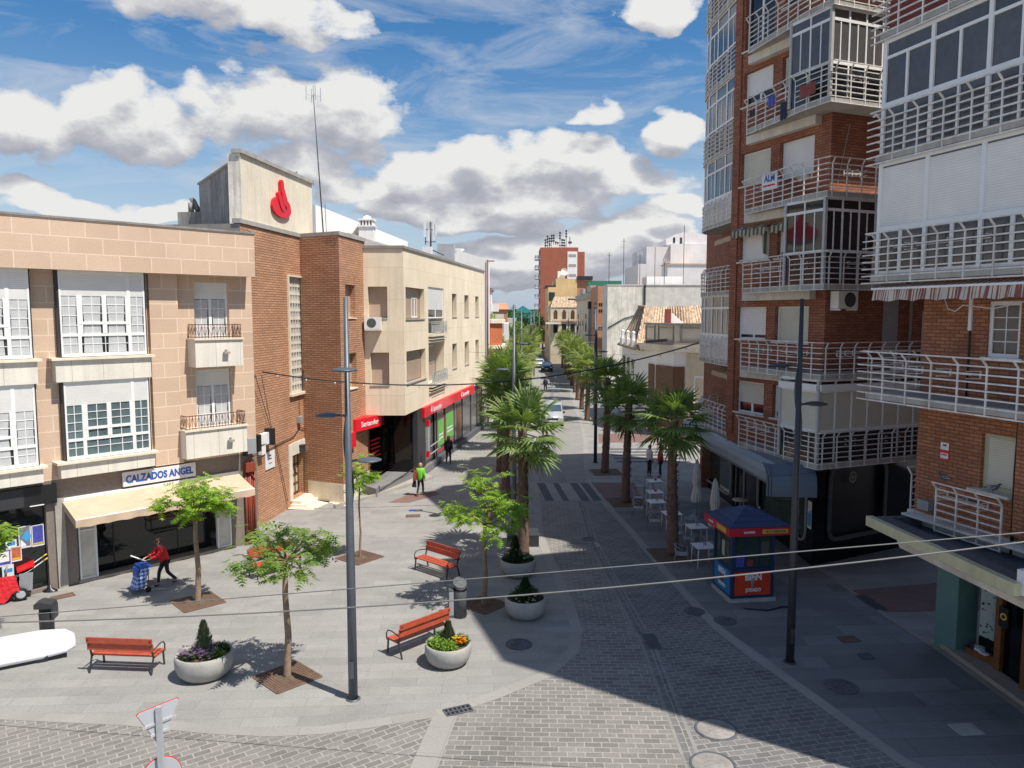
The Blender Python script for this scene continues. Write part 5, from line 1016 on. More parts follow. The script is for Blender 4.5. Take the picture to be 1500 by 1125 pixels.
# drooping checked awnings of the third floor windows
for (u0, u1) in ((2.75, 4.6), (0.9, 2.5)):
    b = MB(1); n = 16; z = LV[2] + 2.52
    for i in range(n):
        a0, a1 = u0 + (u1 - u0) * i / n, u0 + (u1 - u0) * (i + 1) / n; q = lambda a: 0.05 * sin(a * 17)
        b.quad((a0, 0.02, z), (a0, 0.30, z - 0.16 + q(a0) * 0.5), (a1, 0.30, z - 0.16 + q(a1) * 0.5), (a1, 0.02, z)); b.quad((a0, 0.30, z - 0.16 + q(a0) * 0.5), (a0, 0.31, z - 0.42 + q(a0)), (a1, 0.31, z - 0.42 + q(a1)), (a1, 0.30, z - 0.16 + q(a1) * 0.5))
    b.quad((u0 + 0.02, 0.05, z - 0.3), (u0 + 0.25, 0.22, z - 0.3), (u0 + 0.2, 0.2, z - 1.1), (u0 + 0.02, 0.05, z - 1.2)); b.build('awning', MT['awning_check'], rb)
# estate agent's banner tied to the fourth floor rail
b = MB(1); b.box(1.55, 2.32, 0.83, 0.85, LV[3] + 0.62, LV[3] + 1.22); o = b.build('banner', MT['paper'], rb)
bt = unit(-1.1, 0.16)
text('lettering', 'ALM', 0.28, MT['sign_blue'], o, (1.935, 0.858, LV[3] + 1.02), (0, 1, 0), 0.004, width=0.52, height=0.24); text('lettering', 'INMOBILIARIA', 0.08, MT['red_paint'], o, (1.935, 0.858, LV[3] + 0.77), (0, 1, 0), 0.004, width=0.62)
# laundry and clutter on the balconies
for (u, v, z, mm, w_, h_) in ((1.95, 0.86, LV[4] + 0.9, 'paper_blue', 0.35, 0.35), (1.2, 0.98, LV[4] + 0.5, 'cloth_navy', 0.30, 0.6), (3.2, 0.66, LV[4] + 0.75, 'black', 0.3, 0.25), (-0.2, 1.26, LV[4] + 0.7, 'maroon', 0.7, 0.4)):
    b = MB(1)
    for i in range(4): b.quad((u - w_ / 2 + w_ * i / 4, v + 0.02 * (i % 2), z), (u - w_ / 2 + w_ * (i + 1) / 4, v + 0.02 * ((i + 1) % 2), z), (u - w_ / 2 + w_ * (i + 1) / 4, v + 0.03 * ((i + 1) % 2), z - h_), (u - w_ / 2 + w_ * i / 4, v + 0.03 * (i % 2), z - h_ + 0.03))
    b.build('laundry', MT[mm], rb)
# ground floor
g0, g1 = toR(10.75, 26.9), toR(10.15, 41.0); g2 = toR(17.5, 30.4)
w = MB(1); PG = vwall(w, g0, g1, 0.0, 3.95, [(0.55, 5.3, 0.75, 3.2), (6.3, 8.6, 0.05, 3.1), (8.9, 13.2, 0.45, 3.1)], 0.15, 1); PA = vwall(w, g0, g2, 0.0, 3.95, [(0.75, 3.75, 0.85, 3.5)], 0.15, -1)
w.face([(*g0, 3.95), (*g1, 3.95), (*c2, 3.95), (*toR(20, 41), 3.95), (*toR(20, 31), 3.95), (*g2, 3.95)]); w.build('shop_wall', MT['glass_black'], rb)
def ringed(P, a0, a1, z0, z1, m, name, wd=0.16, off=-0.03, d=0.06, rr=0.45):
    """rounded-corner surround"""
    b = MB(1); pts = []
    for (cx, cz, s0) in ((a1 - rr, z1 - rr, 0), (a0 + rr, z1 - rr, 1), (a0 + rr, z0 + rr, 2), (a1 - rr, z0 + rr, 3)):
        for i in range(6): t = (s0 + i / 5) * pi / 2; pts.append((cx, cz, cos(t), sin(t)))
    n = len(pts)
    for i in range(n):
        p, q = pts[i], pts[(i + 1) % n]; F = lambda p, r: (p[0] + p[2] * r, p[1] + p[3] * r)
        a, c, e, f = F(p, rr - wd), F(p, rr), F(q, rr), F(q, rr - wd)
        b.quad(P(a[0], off - d, a[1]), P(c[0], off - d, c[1]), P(e[0], off - d, e[1]), P(f[0], off - d, f[1])); b.quad(P(a[0], off, a[1]), P(a[0], off - d, a[1]), P(f[0], off - d, f[1]), P(f[0], off, f[1])); b.quad(P(c[0], off, c[1]), P(c[0], off - d, c[1]), P(e[0], off - d, e[1]), P(e[0], off, e[1]))
    return b.build(name, MT[m], rb)
for (P, a0, a1, z0, z1, gm, rm, wd) in ((PA, 0.75, 3.75, 0.85, 3.5, 'black', 'iron_grey', 0.16), (PG, 0.55, 5.3, 0.75, 3.2, 'glass_green', 'plastic_grey', 0.07), (PG, 8.9, 13.2, 0.45, 3.1, 'glass_green', 'plastic_grey', 0.07)):
    o = ringed(P, a0 - 0.08, a1 + 0.08, z0 - 0.08, z1 + 0.08, rm, 'window', wd)
    b = MB(1); b.quad(P(a0, 0.12, z0), P(a1, 0.12, z0), P(a1, 0.12, z1), P(a0, 0.12, z1)); b.build('pane', MT[gm], o)
b = MB(1)
for s_ in (6.3, 7.45, 8.6): b.bar(PG(s_, 0.1, 0.05), PG(s_, 0.1, 3.1), 0.06)
b.bar(PG(6.3, 0.1, 3.1), PG(8.6, 0.1, 3.1), 0.06); o = b.build('door', MT['plastic_grey'], rb); b = MB(1); b.quad(PG(6.3, 0.13, 0.05), PG(8.6, 0.13, 0.05), PG(8.6, 0.13, 3.1), PG(6.3, 0.13, 3.1)); b.build('pane', MT['glass_shop'], o)
b = MB(1); b.quad(PG(13.6, -0.02, 0.1), PG(14.0, -0.02, 0.1), PG(14.0, -0.02, 3.3), PG(13.6, -0.02, 3.3)); b.build('panel', MT['maroon'], rb)
# emblem on the dark alley window, a small yellow lamp sign, poster by the corner
c0 = PA(1.95, -0.03, 3.05); b = MB(1); dd = unit(g2[0] - g0[0], g2[1] - g0[1])
for i in range(20):
    t0, t1 = i * pi / 10, (i + 1) * pi / 10; F = lambda t, r: (c0[0] + dd[0] * r * cos(t), c0[1] + dd[1] * r * cos(t), c0[2] + r * 1.15 * sin(t)); b.quad(F(t0, 0.13), F(t0, 0.19), F(t1, 0.19), F(t1, 0.13))
b.face([F(t * pi / 4, 0.06 if t % 2 else 0.10) for t in range(8)]); b.build('emblem', MT['stone_grey'], rb)
b = MB(1); a = PG(0.1, -0.06, 2.95); b.box(a[0] - 0.2, a[0] + 0.05, a[1] + 0.02, a[1] + 0.1, 2.9, 3.15); b.build('notice', MT['yellow'], rb)
b = MB(1); b.quad(PG(0.08, -0.03, 1.3), PG(0.42, -0.03, 1.3), PG(0.42, -0.03, 2.3), PG(0.08, -0.03, 2.3)); o = b.build('poster', MT['paper'], rb); b = MB(1); b.quad(PG(0.12, -0.035, 1.4), PG(0.38, -0.035, 1.4), PG(0.38, -0.035, 1.85), PG(0.12, -0.035, 2.0)); b.build('printed_area', MT['paper_cyan'], o)
# curved canopy over the bar front
A0, A1 = toR(8.50, 25.0), toR(7.95, 36.5); B0, B1 = toR(9.95, 25.05), toR(10.3, 36.5)
b = MB(1); prof = [(0.0, 3.15, 0), (0.0, 3.45, 0), (0.06, 3.75, 0), (0.2, 3.95, 0), (0.45, 4.06, 0)]
L0 = hypot(A1[0] - A0[0], A1[1] - A0[1]); t = ((A1[0] - A0[0]) / L0, (A1[1] - A0[1]) / L0); nn = (t[1], -t[0])      # nn points inward
# straight run
pr = [(0.02, 3.36), (0.0, 3.46), (0.10, 3.62), (0.12, 3.66), (0.24, 3.82), (0.27, 3.84), (0.42, 3.98), (0.7, 4.04)]
for i in range(len(pr) - 1):
    (d0, z0), (d1, z1) = pr[i], pr[i + 1]; s0_, s1_ = 0.32, L0
    q = lambda s, d, z: (A0[0] + t[0] * s + nn[0] * d, A0[1] + t[1] * s + nn[1] * d, z); b.quad(q(s0_, d0, z0), q(s1_, d0, z0), q(s1_, d1, z1), q(s0_, d1, z1))
b.quad(q(0.32, 0.7, 4.04), q(L0, 0.7, 4.04), q(L0, 2.3, 3.93), q(0.32, 1.6, 3.93)); b.quad(q(0.32, 0.02, 3.36), q(0.32, 1.7, 3.36), q(L0, 2.3, 3.36), q(L0, 0.02, 3.36)); cn = b.build('canopy', MT['awning_ribs'], rb)
b = MB(1)                                                                            # drooping rounded end
E0, E1 = (A0[0] + t[0] * 0.32, A0[1] + t[1] * 0.32), (B0[0] + t[0] * 0.1, B0[1] + t[1] * 0.1)
ep = [(0.0, 4.03, 0.34), (0.0, 4.03, 0.30), (-0.22, 3.93, 0.0), (-0.38, 3.70, 0.0), (-0.44, 3.40, 0.0), (-0.44, 3.02, 0.0)]
for i in range(1, len(ep) - 1):
    d0, z0, _ = ep[i]; d1, z1, _ = ep[i + 1]; b.quad((E0[0] + t[0] * d0, E0[1] + t[1] * d0, z0), (E1[0] + t[0] * d0, E1[1] + t[1] * d0, z0), (E1[0] + t[0] * d1, E1[1] + t[1] * d1, z1), (E0[0] + t[0] * d1, E0[1] + t[1] * d1, z1))
b.quad((E0[0] - t[0] * 0.44, E0[1] - t[1] * 0.44, 3.02), (E1[0] - t[0] * 0.44, E1[1] - t[1] * 0.44, 3.02), (E1[0] - t[0] * 0.2, E1[1] - t[1] * 0.2, 3.02), (E0[0] - t[0] * 0.2, E0[1] - t[1] * 0.2, 3.02))
for d in (0.0, 0.10):
    for i in range(1, len(ep) - 1):
        d0, z0, _ = ep[i]; d1, z1, _ = ep[i + 1]; o_ = (E0[0] - nn[0] * d * 0.6, E0[1] - nn[1] * d * 0.6)
        b.bar((o_[0] + t[0] * (d0 + d), o_[1] + t[1] * (d0 + d), z0), (o_[0] + t[0] * (d1 + d), o_[1] + t[1] * (d1 + d), z1), 0.06, 0.06)
b.build('canopy_end', MT['awning_blue'], cn)
# two small tall tables of the bar stand against its window
def tall_table(x, y, lbl, bottle=False):
    t_ = thing('bar_table', lbl, 'table', (x, y, 0)); b = MB(1); b.lathe([(0, 1.08), (0.33, 1.08), (0.34, 1.10), (0.33, 1.115), (0, 1.115)], 22); b.build('table_top', MT['concrete_light'], t_)
    b = MB(1); b.tube([(0, 0, 0.03), (0, 0, 1.08)], 0.03, 8); b.lathe([(0.0, 0.035), (0.05, 0.03), (0.2, 0.01), (0.2, 0.0)], 16); b.build('pedestal', MT['plastic_grey'], t_)
    if bottle:
        bb = MB(1); bb.lathe([(0, 0), (0.05, 0), (0.05, 0.16), (0.03, 0.22), (0.025, 0.26), (0.04, 0.29), (0.0, 0.33)], 10); o = tag(bb.build('bottle', MT['paper']), 'white spray bottle standing on the tall table by the kiosk', 'bottle'); o.location = (x + 0.02, y, 1.118)
tall_table(9.75, 32.3, 'tall round table against the bar window behind the closed parasols'); tall_table(9.75, 29.8, 'tall round table with a white bottle behind the kiosk roof', True)
# ================================================================ nearest block on the right
A2 = unit(-0.31, 1.0); B2 = (A2[1], -A2[0]); D0 = (10.2, 19.15)
nb = frame('apartment_block', 'near brick apartment block at the right edge with shuttered white balconies and striped awning', 'building', D0, A2)
def toN(x, y):
    dx, dy = x - D0[0], y - D0[1]; return (dx * A2[0] + dy * A2[1], -(dx * B2[0] + dy * B2[1]))
UE = -7.85; LZ = [3.95 + 2.93 * k for k in range(8)]; TOP2 = 26.2
hl = [(-2.62, -1.82, LZ[1] + 1.15, LZ[1] + 2.4, 0.2), (-2.70, -1.83, 5.02, 6.30, 0.2)] + [(-3.3, -1.6, LZ[k] + 0.3, LZ[k] + 2.3, 0.2) for k in (2, 3, 4, 5, 6)]
w = MB(1); w.wall(UE, 0.0, 4.05, TOP2, hl, 0.0); w.quad((0, -2.6, 0), (0, -24, 0), (0, -24, 4.05), (0, -2.6, 4.05)); w.quad((0, 0, 4.05), (0, -24, 4.05), (0, -24, TOP2), (0, 0, TOP2)); w.quad((UE, 0, 0), (UE, -24, 0), (UE, -24, TOP2), (UE, 0, TOP2)); w.quad((UE, -24, 0), (0, -24, 0), (0, -24, TOP2), (UE, -24, TOP2)); w.quad((0, 0, TOP2), (0, -24, TOP2), (UE, -24, TOP2), (UE, 0, TOP2)); w.box(UE - 0.12, UE - 0.003, -7.9, 1.06, 4.1, 25.9); w.box(UE, 0.69, -1.3, 1.045, 25.62, 25.9)
w.build('wall', MT['brick_red2'], nb)
b = MB(1); b.box(-3.6, -2.86, 0.003, 0.2, 4.2, 9.7); b.build('pier', MT['brick_red2'], nb)
b = MB(1); b.tube([(-2.80, 0.08, 3.5), (-2.82, 0.08, 6.5), (-2.80, 0.08, 9.6)], 0.03, 6); b.tube([(-2.78, 0.10, 3.5), (-2.80, 0.14, 4.6), (-2.74, 0.08, 5.6), (-2.80, 0.1, 7.5)], 0.018, 6); b.tube([(-1.38, 0.03, 6.9), (-1.38, 0.03, 9.5)], 0.02, 6); b.build('cable', MT['black'], nb)
louvre_window(nb, -2.62, -1.82, LZ[1] + 1.15, LZ[1] + 2.4, -0.05, 0.0, 1, 'glass_grey', bars=(1, 3), leafs=1, curtain=False, f=0.09, label='white window behind an insect screen')
o = louvre_window(nb, -2.70, -1.83, 5.02, 6.30, -0.10, 0.995, 1, shutter='shutter_cream', fr='canopy_cream', f=0.10, label='window closed with a cream roller shutter')
b = MB(1); b.box(-2.75, -1.70, -0.1, 0.24, 4.96, 5.023); b.build('sill', MT['concrete_light'], o); b = MB(1); b.box(-2.78, -1.75, -0.06, 0.10, LZ[1] + 1.08, LZ[1] + 1.153); b.build('window_ledge', MT['white_paint'], nb)
for k in (2, 3, 4, 5, 6): louvre_window(nb, -3.3, -1.6, LZ[k] + 0.3, LZ[k] + 2.3, -0.1, 0.6, 1)
b = MB(1); b.box(-1.42, -1.34, 0.003, 0.05, 8.62, 9.45); b.build('cable_trunk', MT['white_paint'], nb)
b = MB(1); b.box(-0.98, -0.72, 0.003, 0.02, 5.50, 5.92); o = b.build('alarm_sign', MT['red_paint'], nb)
b = MB(1); b.box(-0.97, -0.73, 0.021, 0.024, 5.74, 5.915); b.box(-0.96, -0.74, 0.021, 0.024, 5.53, 5.66); b.build('sign_field', MT['paper'], o); text('lettering', 'ALARMA', 0.05, MT['red_paint'], o, (-0.85, 0.028, 5.62), (0, 1, 0), width=0.17); b = MB(1); b.box(-0.90, -0.80, 0.025, 0.028, 5.83, 5.87); b.build('sign_mark', MT['black'], o)
# balconies
BP2 = [(0.69, -1.3), (0.69, 1.04), (-4.5, 1.04), (UE, 1.04)]; BW2 = [(0.0, -1.3), (0.0, 0.0), (-4.5, 0.0), (UE, 0.0)]
for k in (1, 2, 3, 4, 5, 6):
    z = LZ[k]; b = MB(1); slab(b, BP2, BW2, z, z + 0.17); o = b.build('balcony', MT['concrete'], nb); o['label'] = LBL[k] + ' long balcony'
    rk = [(3.7, 5.3)] if k == 1 else ([(2.3, 3.4), (3.6, 5.6)] if k == 2 else [])
    railing(o, BP2, z - 0.04, 1.22, 8, 0.15 if k < 5 else 0.0, 0.72, 'rail_white', 1, side=-1, racks=rk + ([(0.3, 1.6)] if k in (1,) else []), r=0.021)
    # bar ends running past the corner post
    for j in range(8): zz = z - 0.04 + 1.22 * j / 7; b = MB(1); b.bar((0.69, 1.04 - (0.15 if j == 7 else 0), zz), (0.98, 1.04 - (0.15 if j == 7 else 0), zz), 0.04, 0.03); b.build('rail_end', MT['rail_white'], o)
def near_enclosure(k, kind):
    z = LZ[k]; a0 = 0.62; v = 0.96; zt = z + 2.90; fr_, gl, lo, shx = MB(1), MB(1), MB(1), MB(1); pitch = 1.48
    zb_ = z + (1.30 if kind == 'shutter' else 1.36); zc = z + (2.78 if kind == 'shutter' else 2.46)
    fr_.box(-7.5, a0, v - 0.08, v, zt - 0.10, zt); fr_.box(-7.5, a0, v - 0.07, v + 0.01, zb_ - 0.08, zb_ + 0.03); fr_.box(a0 - 0.10, a0 + 0.004, v - 0.10, v + 0.012, z + 0.17, zt); fr_.box(a0 - 0.08, a0, -1.2, v, zb_ - 0.05, zb_ + 0.05); fr_.box(a0 - 0.08, a0, -1.2, v, zt - 0.1, zt - 0.001)
    if kind == 'glass': fr_.box(-7.5, a0, v - 0.07, v + 0.006, zc - 0.035, zc + 0.035)
    u = a0; i = 0
    while u > -6.5:
        u2 = u - pitch; fr_.box(u2 - 0.05, u2 + 0.05, v - 0.08, v + 0.015, z + 0.17, zt - 0.1); m_ = (u + u2) / 2
        if kind == 'glass':
            fr_.box(m_ - 0.03, m_ + 0.03, v - 0.06, v + 0.008, zb_, zc); fr_.box(m_ - 0.03, m_ + 0.03, v - 0.06, v + 0.004, z + 0.17, zb_ - 0.05)
        else:
            shx.box(u2 + 0.05, u - 0.05, v - 0.06, v - 0.03, zb_ + 0.03, zt - 0.14); fr_.box(m_ - 0.05, m_ + 0.05, v - 0.06, v - 0.01, z + 0.17, zb_ - 0.08); fr_.box(u2 + 0.05, u - 0.05, v - 0.055, v - 0.015, z + 0.17, z + 0.25)
        u = u2; i += 1
    lo.box(-7.5, a0 - 0.06, v - 0.05, v - 0.04, z + 0.17, zb_ - 0.05); lo.box(a0 - 0.06, a0 - 0.05, -1.2, v - 0.04, z + 0.17, zb_ - 0.05)
    gl.box(-7.5, a0 - 0.05, v - 0.045, v - 0.035, zb_, zt - 0.08); gl.box(a0 - 0.05, a0 - 0.04, -1.2, v - 0.05, zb_, zt - 0.08)
    e = fr_.build('glazed_enclosure' if kind == 'glass' else 'shuttered_enclosure', MT['white_paint'], nb); e['label'] = LBL[k] + (' glazed balcony enclosure' if kind == 'glass' else ' enclosure with closed white shutters')
    gl.build('pane', MT['glass_grey'], e); lo.build('lower_pane', MT['glass_grey'], e)
    if kind == 'shutter': shx.build('roller_shutter', MT['shutter_white'], e)
near_enclosure(2, 'shutter'); near_enclosure(3, 'glass'); near_enclosure(5, 'glass')
b = MB(1); b.box(-7.0, 0.6, 0.80, 0.86, LZ[4] + 0.2, LZ[4] + 1.0); b.build('balcony_screen', MT['maroon'], nb)
# striped awning valance under the third-floor balcony
b = MB(1); n = 96; a0, a1 = 0.55, -6.5
for i in range(n):
    u, u2 = a0 + (a1 - a0) * i / n, a0 + (a1 - a0) * (i + 1) / n; q = lambda x: 0.018 * sin(x * 11); sc = lambda x: 0.045 * abs(sin(x * 4.3))
    b.quad((u, 0.75, 9.74), (u2, 0.75, 9.74), (u2, 1.05 + q(u2), 9.64), (u, 1.05 + q(u), 9.64)); b.quad((u, 1.05 + q(u), 9.60), (u2, 1.05 + q(u2), 9.60), (u2, 1.10 + q(u2) * 2, 9.30 + sc(u2)), (u, 1.10 + q(u) * 2, 9.30 + sc(u)))
aw = b.build('awning', MT['awning_stripe'], nb); b = MB(1); b.bar((0.6, 1.06, 9.62), (-6.5, 1.06, 9.62), 0.05, 0.05); b.build('awning_bar', MT['white_paint'], aw)
b = MB(1); b.tube([(-0.9, 0.3, 9.35), (-1.05, 0.35, 9.12), (-1.3, 0.4, 9.06), (-1.5, 0.4, 9.2), (-2.3, 0.4, 9.12), (-3.3, 0.5, 9.3)], 0.014, 5); b.build('awning_cord', MT['paper'], nb)
# low balcony above the shop canopy
lp = [(-1.05, 0.04), (-1.05, 0.42), (-2.78, 0.42)]; o = railing(nb, lp[1:], 3.85, 1.18, 8, 0.14, 0.62, 'rail_white', 1, 'low window railing over the shop canopy', side=-1, racks=[(0.0, 1.1)])
o = railing(nb, [(0.0, -2.6), (0.42, -2.6), (0.42, -0.3)][1:], 3.85, 1.18, 8, 0.14, 0.62, 'rail_white', 1, 'railing end round the corner of the brick wall', side=-1, racks=[(1.4, 2.2)])
b = MB(1); b.box(-0.62, -0.28, 0.02, 0.2, 4.18, 4.42); b.build('wall_box', MT['plastic_grey'], nb)
b = MB(1); b.box(-8.3, 0.12, -0.6, 0.10, 3.72, 4.06); b.box(-8.0, -0.1, 0.1, 0.5, 4.0, 4.05); b.build('ledge', MT['concrete_light'], nb)
# canopy with cream fascia
F0, F1 = toN(8.80, 18.75), toN(9.33, 13.9); I0, I1 = toN(11.2, 19.0), toN(12.6, 13.9); t = unit(F1[0] - F0[0], F1[1] - F0[1]); nI = (-t[1], t[0])
if nI[1] > 0: nI = (-nI[0], -nI[1])
b = MB(1); q = lambda s, d, z: (F0[0] + t[0] * s + nI[0] * d, F0[1] + t[1] * s + nI[1] * d, z); Lf = hypot(F1[0] - F0[0], F1[1] - F0[1])
for (s0_, s1_, d0, d1, z0, z1) in ((0, Lf, 0.0, 0.16, 3.77, 4.01),):
    c = [q(s0_, d0, z0), q(s1_, d0, z0), q(s1_, d1, z0), q(s0_, d1, z0)]; e = [(x, y, z1) for x, y, z in c]; b.quad(*e); b.quad(*c[::-1])
    for i in range(4): b.quad(c[i], c[(i + 1) % 4], e[(i + 1) % 4], e[i])
cp = b.build('shop_canopy', MT['canopy_cream'], nb)
b = MB(1)
for (s0_, s1_, d0, d1, z0, z1) in ((0.05, Lf - 0.1, 0.20, 0.55, 3.72, 4.0), (0.0, 0.14, 0.16, 2.2, 3.76, 3.98)):
    c = [q(s0_, d0, z0), q(s1_, d0, z0), q(s1_, d1, z0), q(s0_, d1, z0)]; e = [(x, y, z1) for x, y, z in c]; b.quad(*e); b.quad(*c[::-1])
    for i in range(4): b.quad(c[i], c[(i + 1) % 4], e[(i + 1) % 4], e[i])
b.quad(q(0.1, 0.5, 3.76), q(Lf, 0.5, 3.76), q(Lf, 3.0, 3.76), q(0.1, 3.0, 3.76)); b.build('canopy_roof', MT['iron_grey'], cp)
b = MB(1); pr = [(0.95, 3.72), (0.72, 3.62), (0.62, 3.45), (0.70, 3.28), (0.95, 3.20), (3.2, 3.20)]
for i in range(len(pr) - 1):
    (d0, z0), (d1, z1) = pr[i], pr[i + 1]; b.quad(q(0.35, d0, z0), q(Lf + 0.4, d0, z0), q(Lf + 0.4, d1, z1), q(0.35, d1, z1))
b.face([q(0.35, d, z) for d, z in pr] + [q(0.35, 3.2, 3.72)]); b.face([q(Lf + 0.4, d, z) for d, z in pr[::-1]]); b.build('rounded_beam', MT['concrete_light'], cp)
b = MB(1); a = toN(9.55, 14.05); b.box(a[0] - 1.5, a[0], a[1] - 1.2, a[1] + 0.1, 3.78, 4.25); b.build('wall_end', MT['pink_white'], nb)
# shop under the canopy
def NP(pts): return [toN(*p) for p in pts]
b = MB(1); b.prism(NP([(11.50, 20.25), (11.78, 19.72), (12.4, 19.85), (12.3, 20.5)]), 0.0, 3.3, False); b.build('pillar', MT['teal_paint'], nb)
b = MB(1); b.prism(NP([(11.62, 19.95), (11.95, 12.5), (12.15, 12.5), (12.2, 19.0), (13.5, 19.2), (13.5, 20.6), (11.5, 20.4)]), 0.0, 0.12, True); b.build('doorstep', MT['curb_stone'], nb)
sf = MB(1)
for p, wd in (((12.18, 18.55), 0.16), ((12.18, 17.55), 0.16), ((12.2, 15.6), 0.14)):
    a = toN(*p); sf.box(a[0] - wd / 2, a[0] + wd / 2, a[1] - wd / 2, a[1] + wd / 2, 0.12, 3.2)
a, c = toN(12.18, 18.55), toN(12.2, 15.6); sf.box(c[0], a[0], min(a[1], c[1]) - 0.02, max(a[1], c[1]) + 0.02, 3.0, 3.12)
front = sf.build('shopfront', MT['wood_brown'], nb)
b = MB(1); a, c = toN(12.25, 19.5), toN(12.25, 13.0); b.quad((*a, 0.12), (*c, 0.12), (*c, 3.2), (*a, 3.2)); b.build('shop_glass', MT['glass_black'], front)
b = MB(1); a = toN(12.1, 19.2); b.box(a[0] - 0.45, a[0] + 0.35, a[1] - 0.35, a[1] + 0.05, 0.12, 0.34); b.build('display_plinth', MT['wood_brown'], front)
for i, (dx, dy, mm) in enumerate(((0.15, 0.0, 'black'), (-0.05, -0.06, 'paper'), (-0.25, 0.0, 'paper'), (0.05, -0.2, 'concrete_light'))):
    b = MB(1); a = toN(12.0, 19.2); b.box(a[0] + dx - 0.1, a[0] + dx + 0.1, a[1] + dy - 0.07, a[1] + dy + 0.07, 0.34, 0.37 + 0.02 * (i % 2)); o = tag(b.build('book', MT[mm]), ['black book lying flat in the shop display by the teal pillar', 'small white book standing out in the shop display', 'large pale book at the front of the shop display', 'grey book at the back of the shop display'][i], 'book'); o.location = (D0[0], D0[1], 0); o.rotation_euler = (0, 0, atan2(A2[1], A2[0]))
b = MB(1); a = toN(12.14, 19.02)
for i in range(16):
    s0_, s1_ = -0.22 + 0.44 * i / 16, -0.22 + 0.44 * (i + 1) / 16; b.quad((a[0] + s0_, a[1] + 0.03 * (i % 2), 0.75), (a[0] + s1_, a[1] + 0.03 * ((i + 1) % 2), 0.75), (a[0] + s1_, a[1] + 0.02 * ((i + 1) % 2), 2.9), (a[0] + s0_, a[1] + 0.02 * (i % 2), 2.9))
def spotted():
    m, nt, bb = nm('spotted_cloth'); v = nt.nodes.new('ShaderNodeTexVoronoi'); v.inputs['Scale'].default_value = 9.0; nt.links.new(coords(nt, 'UV'), v.inputs['Vector']); nt.links.new(ramp(nt, v.outputs['Distance'], 0.22, (0.02, 0.02, 0.025), 0.30, (0.42, 0.47, 0.43)), bb.inputs['Base Color'])
spotted(); b.build('hanging_cloth', MT['spotted_cloth'], front)
b = MB(1); a = toN(12.06, 18.25); b.box(a[0] - 0.13, a[0] + 0.13, a[1] - 0.03, a[1] + 0.03, 1.35, 1.85); o = b.build('hanging_sign', MT['black'], front)
b = MB(1); b.lathe([(0.05, 0.0), (0.09, 0.0)], 16); e = b.build('emblem', MT['yellow'], o); e.rotation_euler = (-pi / 2, 0, 0); e.location = (a[0], a[1] + 0.035, 1.62)
# pigeons
def pigeon(loc, rz, lbl):
    t_ = thing('pigeon', lbl, 'bird', loc, rz); b = MB(1)
    b.tube([(-0.17, 0, 0.09), (-0.10, 0, 0.10), (-0.02, 0, 0.11), (0.06, 0, 0.125), (0.10, 0, 0.16), (0.115, 0, 0.195), (0.14, 0, 0.205), (0.165, 0, 0.20)], [0.012, 0.035, 0.058, 0.055, 0.036, 0.026, 0.022, 0.004], 10)
    for s_ in (-1, 1): b.tube([(0.0, s_ * 0.02, 0.06), (0.005, s_ * 0.022, 0.0)], 0.006, 5)
    b.build('body', MT['iron_grey'], t_); b = MB(1)
    for s_ in (-1, 1): b.face([(0.06, s_ * 0.055, 0.14), (-0.02, s_ * 0.066, 0.08), (-0.16, s_ * 0.03, 0.085), (-0.05, s_ * 0.045, 0.155)])
    b.build('wing', MT['plastic_grey'], t_)
def nw(u, v): return (D0[0] + A2[0] * u - B2[0] * v, D0[1] + A2[1] * u - B2[1] * v)
pigeon((*nw(-1.15, 0.30), 5.04), 2.3, 'grey pigeon perched on the top rail over the shop canopy'); pigeon((*nw(-2.30, 0.14), 5.023), -0.6, 'grey pigeon standing on the sill of the cream shutter')
x, y, z = AY(431, 250, 37.5); pigeon((x, y, 15.57), 0.5, 'dark pigeon sitting on top of the concrete sign wall')
# ================================================================ buildings further up the street
def simple(name, label, cat='building'): return thing(name, label, cat, (0, 0, 0))
def setup(name, label, x, y, cat='building', rz=0.0): return thing(name, label, cat, (x, y, 0), rz)
# white corner house beyond the side street on the right
h = setup('corner_house', 'old white house with a tiled roof and ornate corner parapet beyond the side street', 10.9, 56.0)
X = lambda x: x - 10.9; Yy = lambda y: y - 56.0
P = lambda x, y, z: (X(x), Yy(y), z)
b = MB(); pts = [(14.6, 54.3), (11.8, 55.9), (10.9, 58.3), (10.3, 61.6), (10.0, 62.9), (10.1, 70.5), (19, 70.5), (19, 54.4)]; pts = [(X(a), Yy(c)) for a, c in pts]; b.prism(pts, 0.0, 6.25, True); b.build('wall', MT['white_wall'], h)
b = MB(); pc = [(14.6, 54.1), (11.7, 55.7), (10.65, 58.2), (9.75, 61.6), (11.1, 62.1), (11.9, 58.7), (12.6, 57.0), (14.9, 55.6)]; b.prism([(X(a), Yy(c)) for a, c in pc], 6.25, 6.75, True, True)
pc = [(14.6, 54.4), (11.9, 56.0), (10.95, 58.3), (10.4, 60.2), (11.2, 60.6), (12.1, 57.2), (14.7, 55.5)]; b.prism([(X(a), Yy(c)) for a, c in pc], 6.753, 8.25, True); pa = b.build('parapet', MT['stone_cream'], h)
b = MB(); qs = [(X(a), Yy(c)) for a, c in ((14.6, 54.35), (11.87, 55.95), (10.9, 58.3), (10.36, 60.2))]
for p, q in zip(qs, qs[1:]):
    b.bar((*p, 8.27), (*q, 8.27), 0.22, 0.14); b.bar((*p, 6.85), (*q, 6.85), 0.12, 0.14); L_ = lambda s_: (p[0] + (q[0] - p[0]) * s_, p[1] + (q[1] - p[1]) * s_)
    for s_ in (0.12, 0.88): b.bar((*L_(s_), 6.95), (*L_(s_), 8.15), 0.09, 0.09)
    for z in (7.05, 8.0): b.bar((*L_(.12), z), (*L_(.88), z), 0.08, 0.08)
b.build('moulding', MT['stone_grey'], pa)
b = MB()
